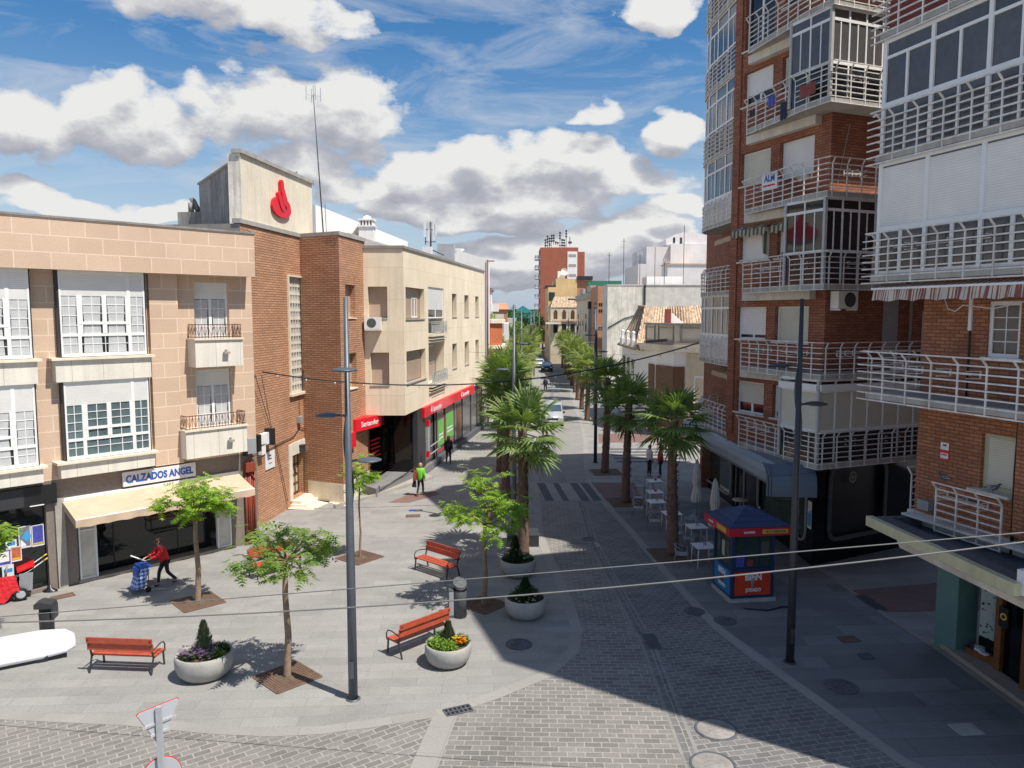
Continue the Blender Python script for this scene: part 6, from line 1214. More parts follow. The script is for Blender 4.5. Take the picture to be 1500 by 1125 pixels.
for (a, c) in (((12.5, 55.47), (11.80, 55.87)), ((11.76, 55.9), (10.9, 58.1)), ((10.84, 58.45), (10.62, 59.6))): b.quad(P(a[0] - 0.04, a[1] - 0.03, 0), P(c[0] - 0.04, c[1] - 0.03, 0), P(c[0] - 0.04, c[1] - 0.03, 5.2), P(a[0] - 0.04, a[1] - 0.03, 5.2))
b.build('boarding', MT['wood_door'], h)
b = MB(); b.quad(P(14.6, 54.26, 0), P(12.55, 55.43, 0), P(12.55, 55.43, 6.2), P(14.6, 54.26, 6.2)); b.build('side_wall', MT['beige_wall'], h)
b = MB(); t = unit(12.55 - 14.6, 55.43 - 54.26); q = lambda s, d, z: P(14.6 + t[0] * s - t[1] * -d, 54.26 + t[1] * s - t[0] * -d * -1, z)
b.quad(q(0.9, 0.03, 1.0), q(1.6, 0.03, 1.0), q(1.6, 0.03, 4.4), q(0.9, 0.03, 4.4)); w_ = b.build('window', MT['shutter_dark'], h); b = MB()
for s_ in (0.8, 1.7): b.bar(q(s_, 0.05, 0.9), q(s_, 0.05, 4.5), 0.13)
b.bar(q(0.75, 0.05, 4.5), q(1.75, 0.05, 4.5), 0.15); b.build('frame', MT['white_paint'], w_)
b = MB(); b.bar(P(10.0, 57.2, 6.95), P(11.3, 56.2, 7.1), 0.22, 0.2); b.build('roller_box', MT['dark_metal'], h)
b = MB(); e0, e1 = P(9.8, 60.6, 6.2), P(9.9, 70.8, 6.25); r0, r1 = P(11.6, 67.0, 9.55), P(11.6, 70.6, 9.6)
def ridged(b, a, c, ra, rc, n):
    a, c, ra, rc = map(Vector, (a, c, ra, rc)); nn = (c - a).cross(ra - a).normalized(); nn = nn if nn.z > 0 else -nn; k = 5
    for i in range(n):
        for f0, f1, h0, h1 in ((0, .5, 0, .085), (.5, 1, .085, 0)):
            for j in range(k):
                g = lambda f, t, h: a.lerp(c, f).lerp(ra.lerp(rc, f), t) + nn * (h + 0.03 * (1 - (t * k) % 1 if (t * k) % 1 else 0) + 0.012 * sin(i * 2.3 + j * 1.7)); p0, p1 = (i + f0) / n, (i + f1) / n; t0, t1 = j / k, (j + 1) / k
                L = (c - a).length; b.face([g(p0, t0, h0), g(p1, t0, h1), g(p1, t1, h1), g(p0, t1, h0)], uv=[(p0 * L, t0 * 5), (p1 * L, t0 * 5), (p1 * L, t1 * 5), (p0 * L, t1 * 5)])
ridged(b, e0, e1, r0, r1, 42); ridged(b, P(19, 60.6, 6.2), e0, P(19, 67, 9.75), r0, 36)
b.face([r0, P(19, 67, 9.75), P(19, 70.6, 9.0), r1]); rf = b.build('roof', MT['roof_tile'], h); b = MB()
for i in range(34): y = 60.8 + i * 0.3; b.tube([P(9.68, y, 6.2), P(10.3, y + 0.02, 6.68)], 0.09, 6)
for i in range(22): x = 10.0 + i * 0.3; b.tube([P(x, 60.5, 6.2), P(x, 61.1, 6.6)], 0.09, 6)
for (a, c) in ((P(9.8, 60.6, 6.3), r0), (r0, r1)):
    for i in range(14): p = Vector(a).lerp(Vector(c), i / 14); q_ = Vector(a).lerp(Vector(c), (i + 1.1) / 14); b.tube([p + Vector((0, 0, 0.06)), q_ + Vector((0, 0, 0.09))], 0.14, 6)
b.build('ridge_tiles', MT['roof_tile'], rf)
b = MB(); b.box(X(12.5), X(12.9), Yy(62.6), Yy(63.1), 7.1, 9.4); b.build('chimney', MT['maroon'], rf); b = MB(); b.extr([(X(12.92), 9.2), (X(14.7), 7.6), (X(12.92), 7.6)], Yy(62.8), Yy(62.9)); b.build('white_gusset', MT['white_wall'], rf)
for y in (62.6, 65.6, 68.6): b = MB(); b.box(X(9.7), X(10.0), Yy(y - 0.6), Yy(y + 0.6), 6.3, 6.9); b.box(X(9.75), X(9.98), Yy(y - 0.25), Yy(y + 0.25), 6.9, 7.3); b.lathe([(0.0, 7.65), (0.12, 7.58), (0.17, 7.45), (0.08, 7.3)], 8, (X(9.86), Yy(y), 0)); b.build('ornament', MT['white_wall'], h)
for y in (63.6, 66.2, 68.8): b = MB(); b.box(X(9.97), X(10.0), Yy(y - 0.6), Yy(y + 0.6), 2.4, 5.3); o = b.build('window', MT['glass_dark'], h)
# stained party walls behind it
h = setup('rendered_building', 'building with a tall stained pale party wall behind the tiled roof', 11.1, 90.0); b = MB(); b.box(0, 4.3, 0, 4.9, 0, 12.3); b.build('wall', MT['grunge_white'], h); b = MB(); b.box(4.302, 14.0, 0.02, 4.9, 0, 12.25); b.build('side_wall', MT['concrete_light'], h)
b = MB(); b.box(4.2, 4.42, -0.12, -0.01, 8.0, 12.4); b.tube([(0.1, -0.05, 7.4), (2.0, -0.05, 8.5), (4.2, -0.05, 9.1), (6.0, -0.05, 9.0)], 0.06, 6); b.build('drain_pipe', MT['dark_metal'], h); b = MB(); b.box(-0.05, 14.1, -0.05, 5, 12.3, 12.42); b.build('coping', MT['concrete_light'], h)
h = setup('orange_building', 'orange rendered building with rows of small vents in its end wall', 10.75, 97.0); b = MB(); b.box(0, 4.0, 0, 9, 0, 12.5); b.build('wall', MT['orange_wall'], h)
for i in range(5):
    for z in (9.0, 9.6, 10.2, 7.6, 7.0): b = MB(); b.box(-0.03, -0.005, 0.6 + i * 0.9, 1.2 + i * 0.9, z, z + 0.3); b.build('vent', MT['black'], h)
for i in range(4):
    for z in (7.0, 9.2, 10.0): b = MB(); b.box(0.15 + i * 0.26, 0.32 + i * 0.26, -0.03, -0.004, z, z + 0.38); b.build('vent', MT['black'], h)
h = setup('cornice_building', 'old beige building with heavy roof cornices and a dark framed white panel', 11.4, 106.0); b = MB(); b.box(0, 5, 0, 30, 0, 11.2); b.build('wall', MT['beige_wall'], h)
b = MB(); b.box(-0.4, 5, -0.3, 30.3, 11.2, 11.5); b.box(-0.25, 5, -0.15, 30.1, 11.502, 12.1); b.box(-0.5, 0.3, 2, 7, 12.1, 13.0); b.box(-0.45, 0, 14, 19, 12.1, 12.9); b.build('cornice', MT['stone_grey'], h)
b = MB(); b.box(0.25, 0.5, -1.2, -0.4, 4.5, 10.6); b.box(-1.1, 0.5, -1.3, -0.3, 9.7, 10.7); b.build('panel_frame', MT['black'], h); b = MB(); b.box(-1.05, 0.2, -1.35, -1.2, 4.6, 9.7); b.build('white_panel', MT['plastic_grey'], h)
for y in (3, 8, 13, 18, 23, 27):
    b = MB(); b.box(-0.03, -0.004, y - 0.8, y + 0.8, 6.3, 9.0); b.build('window', MT['glass_dark'], h)
h = setup('dark_brick_house', 'narrow dark red brick house between the beige and cream fronts', 10.5, 142.0); b = MB(); b.box(0, 1.7, 0, 6, 0, 11.8); b.build('wall', MT['brick_far'], h); b = MB(); b.box(-0.1, 1.8, -0.1, 6, 11.8, 12.0); b.build('coping', MT['concrete_light'], h)
h = setup('green_roofed_building', 'building with a flat green roof above the stained walls', 14.8, 150.0); b = MB(); b.box(0, 6.0, 0, 12, 0, 13.9); b.build('wall', MT['beige_wall'], h); b = MB(); b.box(-0.1, 6.4, -0.1, 12, 13.9, 15.4); b.build('roof', MT['green_roof'], h)
for (x, zt) in ((14.0, 17.8), (16.1, 19.8)):
    t_ = setup('antenna_mast', 'thin antenna mast ' + ('left of' if x < 15 else 'between') + ' the green roof and the pale block', x, 112, 'antenna'); b = MB(); b.tube([(0, 0, 10.9), (0, 0, zt)], 0.045, 5); b.build('mast', MT['dark_metal'], t_); b = MB(); b.bar((-0.3, 0, zt - 0.4), (0.3, 0, zt - 0.4), 0.04); b.build('aerial', MT['dark_metal'], t_)
h = setup('yellow_building', 'yellow building with a brown rear wing at the far end of the street', 7.0, 150.0)
b = MB(); b.box(1.5, 5.6, 0, 14, 0, 15.8); b.box(0, 1.5, 0.01, 14, 0, 14.2); b.build('wall', MT['yellow_wall'], h); b = MB(); b.box(5.61, 9.0, 0.3, 14, 0, 15.5); b.build('rear_wing', MT['beige_wall'] if False else MT['orange_wall'], h)
b = MB(); b.box(5.6, 8.6, -0.2, 2, 15.6, 16.3); b.box(-0.6, 1.4, 0, 10, 14.2, 14.5); b.build('roof', MT['dark_metal'], h)
for k in range(3):
    b = MB(); b.box(-0.05, 0.0, 1, 4, 6 + 3 * k, 7.8 + 3 * k); b.build('window', MT['glass_green'], h)
    b = MB(); b.box(0.15, 1.3, -0.05, 0.0, 6 + 2.8 * k, 7.6 + 2.8 * k); b.build('window', MT['glass_green'], h)
h = setup('arched_house', 'small cream house with three arched windows in front of the yellow building', 7.0, 140.0); b = MB(); b.box(0, 5.0, 0, 8, 0, 10.2); b.build('wall', MT['beige_wall'], h)
b = MB(); b.face([(-0.1, -0.1, 10.2), (5.1, -0.1, 10.2), (4.4, 3.0, 12.2), (0.8, 3.0, 12.2)]); b.face([(-0.1, -0.1, 10.2), (0.8, 3.0, 12.2), (-0.1, 8, 10.2)]); b.box(-0.2, 5.1, -0.25, 0, 7.6, 7.85); b.build('roof', MT['roof_tile'], h)
for k in range(3):
    x = 0.9 + 1.55 * k; b = MB(); b.face([(x - 0.35, -0.02, 8.1), (x + 0.35, -0.02, 8.1), (x + 0.35, -0.02, 9.3), (x + 0.2, -0.02, 9.65), (x, -0.02, 9.8), (x - 0.2, -0.02, 9.65), (x - 0.35, -0.02, 9.3)]); b.build('arched_window', MT['wood_door'], h)
    b = MB(); b.box(x - 0.4, x + 0.4, -0.03, 0, 5.6, 7.2); b.build('window', MT['glass_dark'], h)
b = MB(); b.box(-0.9, 1.8, -1.2, 0, 7.2, 7.5); b.build('balcony', MT['white_wall'], h)
h = setup('brick_tower', 'tall red brick apartment tower with rooftop antennas at the end of the street', 8.4, 230.0)
b = MB(); b.box(0, 11.2, 0, 14, 0, 28.6); b.box(11.21, 13.2, 1.0, 14, 0, 27.4); b.build('wall', MT['brick_far'], h)
b = MB(); b.box(8.0, 10.9, -0.12, 0.0, 4, 27.4); st = b.build('service_shaft', MT['white_wall'], h); b = MB()
for k in range(8): b.box(8.35, 10.55, -0.16, -0.13, 25.8 - 2.9 * k, 26.6 - 2.9 * k)
b.build('shaft_opening', MT['stone_grey'], st)
for k in range(9):
    b = MB(); z = 2.4 + 2.85 * k; b.box(-1.5, 0, 0.5, 3.8, z, z + 0.25); b.box(-1.5, 0, 5.2, 8.5, z, z + 0.25); o = b.build('balcony', MT['white_wall'], h); b = MB(); b.box(-1.5, -1.42, 0.5, 3.8, z + 0.25, z + 1.15); b.box(-1.5, -0.01, 0.5, 0.58, z + 0.25, z + 1.15); b.box(-1.5, -1.42, 5.2, 8.5, z + 0.25, z + 1.15); b.build('railing', MT['galv'], o)
b = MB(); b.box(3.4, 5.5, 2, 5, 28.6, 29.6); b.box(7.8, 9.2, 2, 5, 28.6, 29.5); b.box(5.2, 6.8, -0.5, 2, 0, 0.2); b.build('roof_cabin', MT['white_wall'], h)
b = MB(); r = random.Random(3)
for i in range(11):
    x = 1.6 + i * 0.62; zt = 30.5 + r.random() * 3.6; b.tube([(x, 3, 28.6), (x, 3, zt)], 0.10, 5)
    for j in range(3): z = zt - 0.6 - j * 0.8; b.box(x - 0.28, x + 0.28, 2.8, 3.2, z, z + 0.45)
b.box(1.5, 8.0, 2.9, 3.1, 29.3, 29.45); b.tube([(8.9, 3, 29), (8.9, 3, 32)], 0.12, 5); b.box(8.4, 9.5, 2.9, 3.1, 30, 30.6); b.build('antenna_array', MT['dark_metal'], h)
h = setup('satellite_roof_hut', 'small white hut with a satellite dish above the yellow building', 9.6, 156.0, 'hut'); b = MB(); b.box(-0.4, 1.0, 0, 2, 15.8, 17.6); b.build('wall', MT['white_wall'], h); b = MB(); b.lathe([(0.0, 0.1), (0.5, 0.0), (0.75, 0.25)], 14); o = b.build('dish', MT['paper'], h); o.location = (0.8, -0.4, 17.4); o.rotation_euler = (1.4, 0, 0.4)
# pale stepped block high on the right
h = setup('pale_block', 'pale pinkish stepped apartment block rising behind the stained wall', 20.3, 125.0); h.scale = (1.47, 1.47, 1.235)
b = MB(); b.box(0.9, 3.4, 0, 10, 0, 16.0); b.box(0, 0.9, 0.02, 10, 0, 13.8); b.box(3.41, 5.0, -0.5, 10, 0, 16.3); b.box(5.01, 10.0, 1.0, 12, 0, 16.5); b.extr([(3.2, 16.3), (5.2, 16.3), (5.2, 18.0), (4.2, 17.7), (3.2, 17.1)], 1.0, 6.0); b.extr([(5.2, 16.5), (9.0, 16.5), (9.0, 17.3), (6.6, 17.9), (5.2, 18.0)], 1.2, 6.0); b.build('wall', MT['pink_white'], h)
b = MB(); b.face([(3.42, -0.52, 11), (5.0, -0.52, 11), (5.4, -0.9, 16.3), (3.42, -0.52, 16.3)]); b.face([(5.0, -0.52, 11), (5.0, 0.9, 11), (5.4, 0.9, 16.3), (5.4, -0.9, 16.3)]); b.build('sloping_wall', MT['white_wall'], h)
b = MB(); b.box(4.0, 4.2, 0.95, 1.0, 16.6, 17.3); b.box(4.75, 4.95, 0.95, 1.0, 16.4, 17.3); b.build('window', MT['black'], h)
b = MB(); b.box(2.4, 9.0, -4.0, -0.9, 0, 13.4); b.build('front_wing', MT['pink_white'], h); b = MB(); b.box(2.3, 9.1, -4.1, -0.8, 13.4, 13.55); b.box(2.4, 2.6, -4.1, -3.9, 13.5, 13.9); b.build('coping', MT['stone_block'], h)
for i, (px, yt, yb) in enumerate(((937, 372, 412), (959, 362, 412), (1001, 330, 412), (973, 383, 412))):
    a = AY(px, yb, 92.0 + i * 0.4); c = AY(px, yt, 92.0 + i * 0.4); t_ = setup('television_aerial', ['leftmost rooftop aerial with a white tip before the pale block', 'second rooftop aerial with white prongs before the pale block', 'tallest rooftop aerial in front of the pale block', 'short rooftop aerial with a side arm before the pale block'][i], a[0], a[1], 'aerial')
    b = MB(); b.tube([(0, 0, 12.2), (0, 0, c[2])], 0.035, 5); b.build('mast', MT['dark_metal'], t_); b = MB()
    for k in range(3): b.bar((-0.25 + 0.25 * k, 0, c[2] - 0.1), (-0.25 + 0.25 * k, 0, c[2] + 0.3), 0.05)
    b.bar((-0.35, 0, c[2] - 0.1), (0.35, 0, c[2] - 0.1), 0.04); b.build('aerial', MT['paper'], t_)
b = MB(); b.box(16.6, 21.0, 95.5, 99, 9, 13.6); tag(b.build('rooftop_room', MT['white_wall']), 'low white rooftop room in front of the pale stepped block', 'rooftop room')
# ---- left side beyond the bank
h = setup('white_gabled_building', 'white building with a sloping gable just beyond the bank', -9.0, 61.9); b = MB(); b.extr([(0, 0), (6.95, 0), (6.95, 13.35), (5.2, 13.9), (4.6, 13.9), (4.3, 13.5), (0, 13.6)], 0, 9); b.build('wall', MT['white_wall'], h)
b = MB(); b.box(3.6, 5.0, 0.5, 1.5, 13.5, 14.15); b.box(3.5, 5.1, 0.4, 1.6, 14.15, 14.22); b.build('chimney', MT['white_wall'], h); b = MB(); b.tube([(7.05, -0.05, 0), (7.05, -0.05, 13.3)], 0.08, 6); b.bar((7.0, 0, 13.2), (7.6, 0, 13.2), 0.08); b.build('drain_pipe', MT['maroon'], h)
t_ = setup('telecom_mast', 'cluster of white telecom antennas above the bank roof', AY(631, 360, 52)[0], 52.0, 'antenna'); b = MB(); b.tube([(0, 0, 12.2), (0, 0, 15.1)], 0.06, 6); b.tube([(-0.35, 0, 13.6), (-0.35, 0, 15.2)], 0.03, 5); b.bar((-0.4, 0, 13.8), (0.35, 0, 13.8), 0.05); b.bar((-0.4, 0, 14.6), (0.35, 0, 14.6), 0.05); b.bar((0, 0, 13.3), (0.9, 0, 12.9), 0.06); b.build('mast', MT['dark_metal'], t_)
b = MB()
for x, z0, z1 in ((-0.38, 14.1, 15.2), (-0.12, 13.8, 14.6), (0.22, 13.9, 15.3), (0.34, 14.2, 15.0)): b.box(x - 0.07, x + 0.07, -0.12, 0.0, z0, z1)
b.build('antenna_panel', MT['paper'], t_)
a = AY(652, 372, 54.0); b = MB(); b.box(a[0] - 0.55, a[0] + 0.6, 54, 55.2, 12.35, 13.85); o = tag(b.build('rooftop_cabinet', MT['galv']), 'grey metal cabinet standing on the bank roof', 'cabinet')
a = AY(630, 362, 51.0); b = MB(); b.box(a[0] - 0.5, a[0] + 0.1, 51, 51.6, 12.3, 13.4); tag(b.build('rooftop_chimney', MT['white_wall']), 'small white chimney beside the telecom mast on the bank roof', 'chimney')
h = setup('orange_brick_house', 'low orange brick house with white cornices at the left of the street', -6.5, 75.0)
b = MB(); poly = [(0, 0), (4.4, 0), (5.5, 1.2), (5.5, 6), (0, 6)]; b.prism(poly, 0, 8.1, True); b.build('wall', MT['brick_orange'], h)
b = MB(); big = [(-0.1, -0.25), (4.5, -0.25), (5.8, 1.1), (5.8, 6.1), (-0.1, 6.1)]; b.prism(big, 8.1, 8.45, True, True); b.prism(big, 5.6, 5.95, True, True); b.build('cornice', MT['stone_cream'], h); b = MB(); b.box(3.0, 4.3, -0.02, 0.02, 1.5, 4.6); b.build('window', MT['glass_dark'], h)
r = random.Random(5); b = MB()
for i in range(120):
    x, y, z = 3.2 + r.random() * 1.6, 0.2 + r.random() * 0.8, 8.5 + r.random() * 0.5; d = 0.12; b.face([(x, y, z), (x + d, y, z + d * 0.6), (x + d * .3, y + d, z + d)])
b.build('roof_plants', MT['leaf_olive'], h)
h = setup('pink_apartment_house', 'pinkish apartment house with small balconies above the orange brick one', -6.0, 95.0); b = MB(); b.box(0, 3.4, 0, 8, 0, 11.9); b.build('wall', MT['orange_wall'] if False else MT['pink_white'], h); b = MB(); b.box(-0.1, 3.6, -0.2, 8, 11.9, 12.2); b.build('roof', MT['roof_grey'], h)
for z in (3.5, 6.4, 9.3):
    b = MB(); b.box(3.4, 4.3, 0.5, 4, z, z + 0.9); b.build('balcony', MT['white_wall'], h); b = MB(); b.box(2.3, 3.0, -0.03, 0, z + 0.2, z + 1.6); b.build('window', MT['glass_dark'], h)
h = setup('red_roofed_house', 'distant house with an orange tiled roof behind the pinkish apartments', -5.5, 150.0); b = MB(); b.box(0, 4.6, 0, 8, 0, 9.9); b.build('wall', MT['orange_wall'], h); b = MB(); b.face([(-0.3, -0.3, 9.9), (4.9, -0.3, 9.9), (4.4, 4, 11.2), (0.2, 4, 11.2)]); b.face([(4.9, -0.3, 9.9), (4.9, 8, 9.9), (4.4, 4, 11.2)]); b.build('roof', MT['orange_wall'], h)
h = setup('green_hall', 'distant teal green hall roof beyond the trees at the end of the street', 1.0, 320.0); b = MB(); b.box(-3, 22, 0, 20, 0, 9.5); b.build('wall', MT['teal_hall'], h); b = MB(); b.face([(-1, -0.2, 9.5), (8, -0.2, 9.5), (3.5, -0.2, 12.5)]); b.face([(-1, -0.2, 9.5), (3.5, -0.2, 12.5), (3.5, 20, 12.5), (-1, 20, 9.5)]); b.face([(8, -0.2, 9.5), (8, 20, 9.5), (3.5, 20, 12.5), (3.5, -0.2, 12.5)]); b.build('roof', MT['teal_hall'], h)
for i, (x, y, w_, z) in enumerate(((-6.3, 108, 5, 9.0), (-5.5, 124, 5, 7.5), (9.9, 165, 8, 12), (10.5, 190, 7, 14.0), (-6, 180, 7, 8))):
    h = setup('terraced_house', ['cream house behind the left palms beyond the pinkish one', 'low pale house on the left far along the street', 'pale building behind the yellow one on the right', 'tall cream building at the foot of the brick tower', 'low house at the far left end of the street'][i], x, y); b = MB(); b.box(0, w_, 0, 12, 0, z); b.build('wall', MT[['stone_cream', 'white_wall', 'beige_wall', 'stone_cream', 'concrete_light'][i]], h)
    b = MB()
    for k in range(3):
        for zz in (3.6, 6.2): b.box((w_ if x < 0 else -0.03), (w_ + 0.03 if x < 0 else 0), 1.5 + 3.5 * k, 2.7 + 3.5 * k, zz, zz + 1.4)
    b.build('window', MT['glass_dark'], h)
# ================================================================ trees, palms, planters
def leaf_cluster(b, c, r, n, rnd, size=0.16, flat=0.5, droop=0.3):
    """compound leaves: pairs of leaflets along short drooping stalks"""
    for _ in range(n):
        d = Vector((rnd.gauss(0, 1), rnd.gauss(0, 1), rnd.gauss(0, 1))); d.normalize(); d *= r * rnd.random() ** 0.45
        p = Vector(c) + Vector((d.x, d.y, d.z * flat)); az = rnd.random() * 2 * pi; L_ = size * rnd.uniform(1.2, 2.4); dz = -droop * rnd.random()
        dirv = Vector((cos(az), sin(az), dz + 0.12)).normalized(); side = Vector((-sin(az), cos(az), rnd.uniform(-0.3, 0.3))); k = 4
        for i in range(k):
            q = p + dirv * (L_ * (i + 0.6) / k) + Vector((0, 0, -0.05 * (i / k) ** 2)); ll = size * (0.9 - 0.35 * abs(i - 1.4) / 2)
            for s_ in (-1, 1):
                t = q + side * s_ * ll + dirv * ll * 0.45 + Vector((0, 0, -0.04 * ll / size)); w_ = dirv * ll * 0.30
                b.face((q - w_ * 0.4, t, q + w_ * 1.4))
        b.face((p + dirv * L_ - side * size * 0.2, p + dirv * (L_ + size * 0.8), p + dirv * L_ + side * size * 0.2))
def young_tree(x, y, h, R, Hc, label, seed, leaf='leaf_young', dens=1.0, trunk_r=0.085, lean=(0, 0), holes=True):
    rnd = random.Random(seed); t = thing('street_tree', label, 'tree', (x, y, 0), 0, 'young street trees on the square'); b = MB()
    top = Vector((lean[0], lean[1], h)); pts = [Vector((0, 0, -0.02)), Vector((lean[0] * 0.3 + 0.03, 0.02, h * 0.35)), Vector((lean[0] * 0.6 - 0.02, lean[1] * 0.6, h * 0.7)), top]
    b.tube([pts[0], pts[0] + Vector((0, 0, 0.12))] + pts[1:], [trunk_r * 1.5, trunk_r * 1.12, trunk_r * 0.95, trunk_r * 0.82, trunk_r * 0.75], 10); b.build('trunk', MT['bark'], t)
    b = MB(); cl = MB(); tips = []
    for i in range(9):
        az = i * 2.4 + rnd.uniform(-0.4, 0.4); rr = R * rnd.uniform(0.5, 0.95); up = Hc * rnd.uniform(-0.12, 0.75)
        e = top + Vector((cos(az) * rr, sin(az) * rr, up)); m_ = top.lerp(e, 0.5) + Vector((0, 0, 0.10)); b.tube([top - Vector((0, 0, 0.1)), m_, e], [trunk_r * 0.45, trunk_r * 0.28, 0.008], 6); tips += [e, m_.lerp(e, 0.4)]
        for j in range(2):
            a2 = az + rnd.uniform(-0.9, 0.9); e2 = m_ + Vector((cos(a2), sin(a2), rnd.uniform(-0.25, 0.55))) * R * 0.45; b.tube([m_, e2], [0.016, 0.006], 5); tips.append(e2)
    b.build('branches', MT['bark'], t)
    for p in tips:
        if rnd.random() < 0.08 and holes: continue
        leaf_cluster(cl, p, R * 0.30, int(11 * dens), rnd, 0.16, 0.75, 0.8)
    for _ in range(9):
        az = rnd.random() * 6.28; q = rnd.uniform(0.15, 0.6); p = top + Vector((cos(az) * R * q, sin(az) * R * q, Hc * rnd.uniform(0.35, 1.05))); leaf_cluster(cl, p, R * 0.34, int(9 * dens), rnd, 0.16, 0.6, 0.7)
    cl.build('crown', MT[leaf], t); return t
def tree_grate(x, y, s, rz, label):
    t = thing('tree_grate', label, 'tree grate', (x, y, 0.0), rz, 'iron grates round the young trees'); b = MB(); b.box(-s, s, -s, s, 0.004, 0.010); b.build('soil', MT['soil'], t); b = MB(); n = 9
    for sg in (-1, 1): b.box(sg * s - 0.03, sg * s + 0.03, -s, s, 0.004, 0.024); b.box(-s, s, sg * s - 0.03, sg * s + 0.03, 0.004, 0.0245)
    for i in range(-n, n + 1):
        u = i * s / n
        if abs(u) > 0.24: b.box(u - 0.020, u + 0.020, -s, s, 0.011, 0.020)
        else: b.box(u - 0.020, u + 0.020, -s, -0.25, 0.011, 0.020); b.box(u - 0.020, u + 0.020, 0.25, s, 0.011, 0.020)
    for v in (-0.75, -0.5, -0.27, 0.27, 0.5, 0.75): b.box(-s, s, v * s - 0.015, v * s + 0.015, 0.012, 0.021) if abs(v * s) > 0.24 else None
    b.build('grate', MT['rust_iron'], t); b = MB(); b.lathe([(0.0, 0.05), (0.14, 0.045), (0.24, 0.012)], 14); b.build('soil_mound', MT['soil'], t)
TA = [((290, 882), 2.92, 1.15, 0.95, 'leafy young tree with bright green crown in front of the shoe shop', 11, 'leaf_young', 1.2, 'grate of the tree in front of the shoe shop', 0.62, 0.75),
      ((421, 992), 3.05, 1.15, 1.0, 'young tree with thin airy crown left of the front lamp post', 12, 'leaf_olive', 0.8, 'grate of the tree left of the front lamp post, with lamp shadow across it', 0.60, 0.80),
      ((709, 886), 2.62, 1.22, 1.5, 'young tree beside the litter bin at the edge of the shadow', 13, 'leaf_young', 1.05, 'grate of the tree beside the litter bin', 0.55, 0.85),
      ((527, 817), 2.75, 0.60, 1.1, 'thin sapling with sparse leaves behind the front lamp post', 14, 'leaf_young', 0.45, 'grate of the sapling behind the front lamp post', 0.62, 0.9)]
for (px, h, R, Hc, lb, sd, lf, dn, gl_, gs, grz) in TA:
    x, y = G(*px); young_tree(x, y, h, R, Hc, lb, sd, lf, dn, 0.085 if R > 1 else 0.04, (0.05, -0.05)); tree_grate(x, y, gs, grz, gl_)
young_tree(-14.30, 20.3, 2.75, 0.85, 0.7, 'young tree mostly outside the left edge, only leaf tips showing', 15, 'leaf_lime', 0.6, 0.08)
def fan_leaf(b, base, dirv, up, pet, R, rnd, nb=19):
    """palmate leaf on a stalk: separate folded blades that droop at the tip"""
    dirv = dirv.normalized(); side = dirv.cross(up).normalized(); nrm = side.cross(dirv).normalized(); c = base + dirv * pet + Vector((0, 0, -0.04 * pet))
    b.bar(base, c, 0.028, 0.018)
    for i in range(nb):
        if rnd.random() < 0.07: continue
        a = (i / (nb - 1) - 0.5) * radians(215); d = (dirv * cos(a) + side * sin(a)); L_ = R * (0.72 + 0.28 * cos(a * 0.6)) * rnd.uniform(0.9, 1.06)
        w_ = (side * cos(a) - dirv * sin(a)) * (R * 0.052); mid = c + d * L_ * 0.58 + nrm * 0.03 + Vector((0, 0, -0.05 * L_)); tip = c + d * L_ + Vector((0, 0, -0.16 * L_ * rnd.uniform(0.2, 1.8)))
        fold = nrm * (R * 0.028)
        b.face((c, mid - w_, mid + fold)); b.face((c, mid + fold, mid + w_)); b.face((mid - w_, tip, mid + fold)); b.face((mid + fold, tip, mid + w_))
def palm_proto(seed, trunk_h, crown_r, label, leaf='palm_leaf', n=24, tr=0.19, dry=8):
    rnd = random.Random(seed); t = thing('palm_tree', label, 'palm tree', (0, 0, 0), 0, 'fan palms lining the street'); b = MB(); k = 26; pts, rs = [], []
    for i in range(k + 1):
        z = trunk_h * i / k; pts.append((0.05 * sin(z * 0.7 + seed), 0.04 * cos(z * 0.5), z)); f = z / trunk_h; rs.append(tr * (1.35 if i == 0 else (1.18 - 0.45 * f + (0.10 if f > 0.75 else 0))) * (1.07 if i % 2 else 0.95))
    b.tube(pts, rs, 14)
    for i in range(int(trunk_h * 26)):                                                # old leaf bases
        z = trunk_h * (0.25 + 0.75 * (i / (trunk_h * 26))); a = i * 2.399; r_ = tr * (1.16 - 0.42 * z / trunk_h); p = Vector((cos(a) * r_, sin(a) * r_, z)); o = Vector((cos(a), sin(a), 0))
        s_ = Vector((-sin(a), cos(a), 0)) * 0.06; b.face((p - s_, p + s_, p + o * 0.07 + Vector((0, 0, 0.12))))
    b.build('trunk', MT['palm_bark'], t); cl = MB(); dr = MB(); top = Vector(pts[-1]); pet = crown_r * 0.46; R = crown_r * 0.66
    for i in range(n):
        f = i / n; el = radians(80 - 118 * f ** 0.9 + rnd.uniform(-9, 9)); a = i * 2.399 + rnd.uniform(-0.2, 0.2); d = Vector((cos(a) * cos(el), sin(a) * cos(el), sin(el))); up = Vector((0, 0, 1)) if abs(d.z) < 0.95 else Vector((1, 0, 0))
        base = top + Vector((cos(a) * 0.08, sin(a) * 0.08, -0.35 * f)); fan_leaf(cl, base, d, up, pet * rnd.uniform(0.85, 1.15), R * rnd.uniform(0.78, 1.14), rnd)
    cl.build('crown', MT[leaf], t)
    for i in range(dry):
        a = i * 2.1 + 0.4; el = radians(-62 - rnd.uniform(0, 20)); d = Vector((cos(a) * cos(el), sin(a) * cos(el), sin(el))); fan_leaf(dr, top + Vector((cos(a) * 0.1, sin(a) * 0.1, -0.4)), d, Vector((0, 0, 1)), pet * 0.6, R * 0.8, rnd, 9)
    if dry: dr.build('dry_leaves', MT['palm_dry'], t)
    return t
PG_ = 'fan palms lining the street'
p1_ = palm_proto(1, 4.85, 1.65, 'large fan palm rising behind the two planters at the shadow edge'); p1_.location = (*G(765.8, 812), 0); p1_.rotation_euler[2] = 0.6
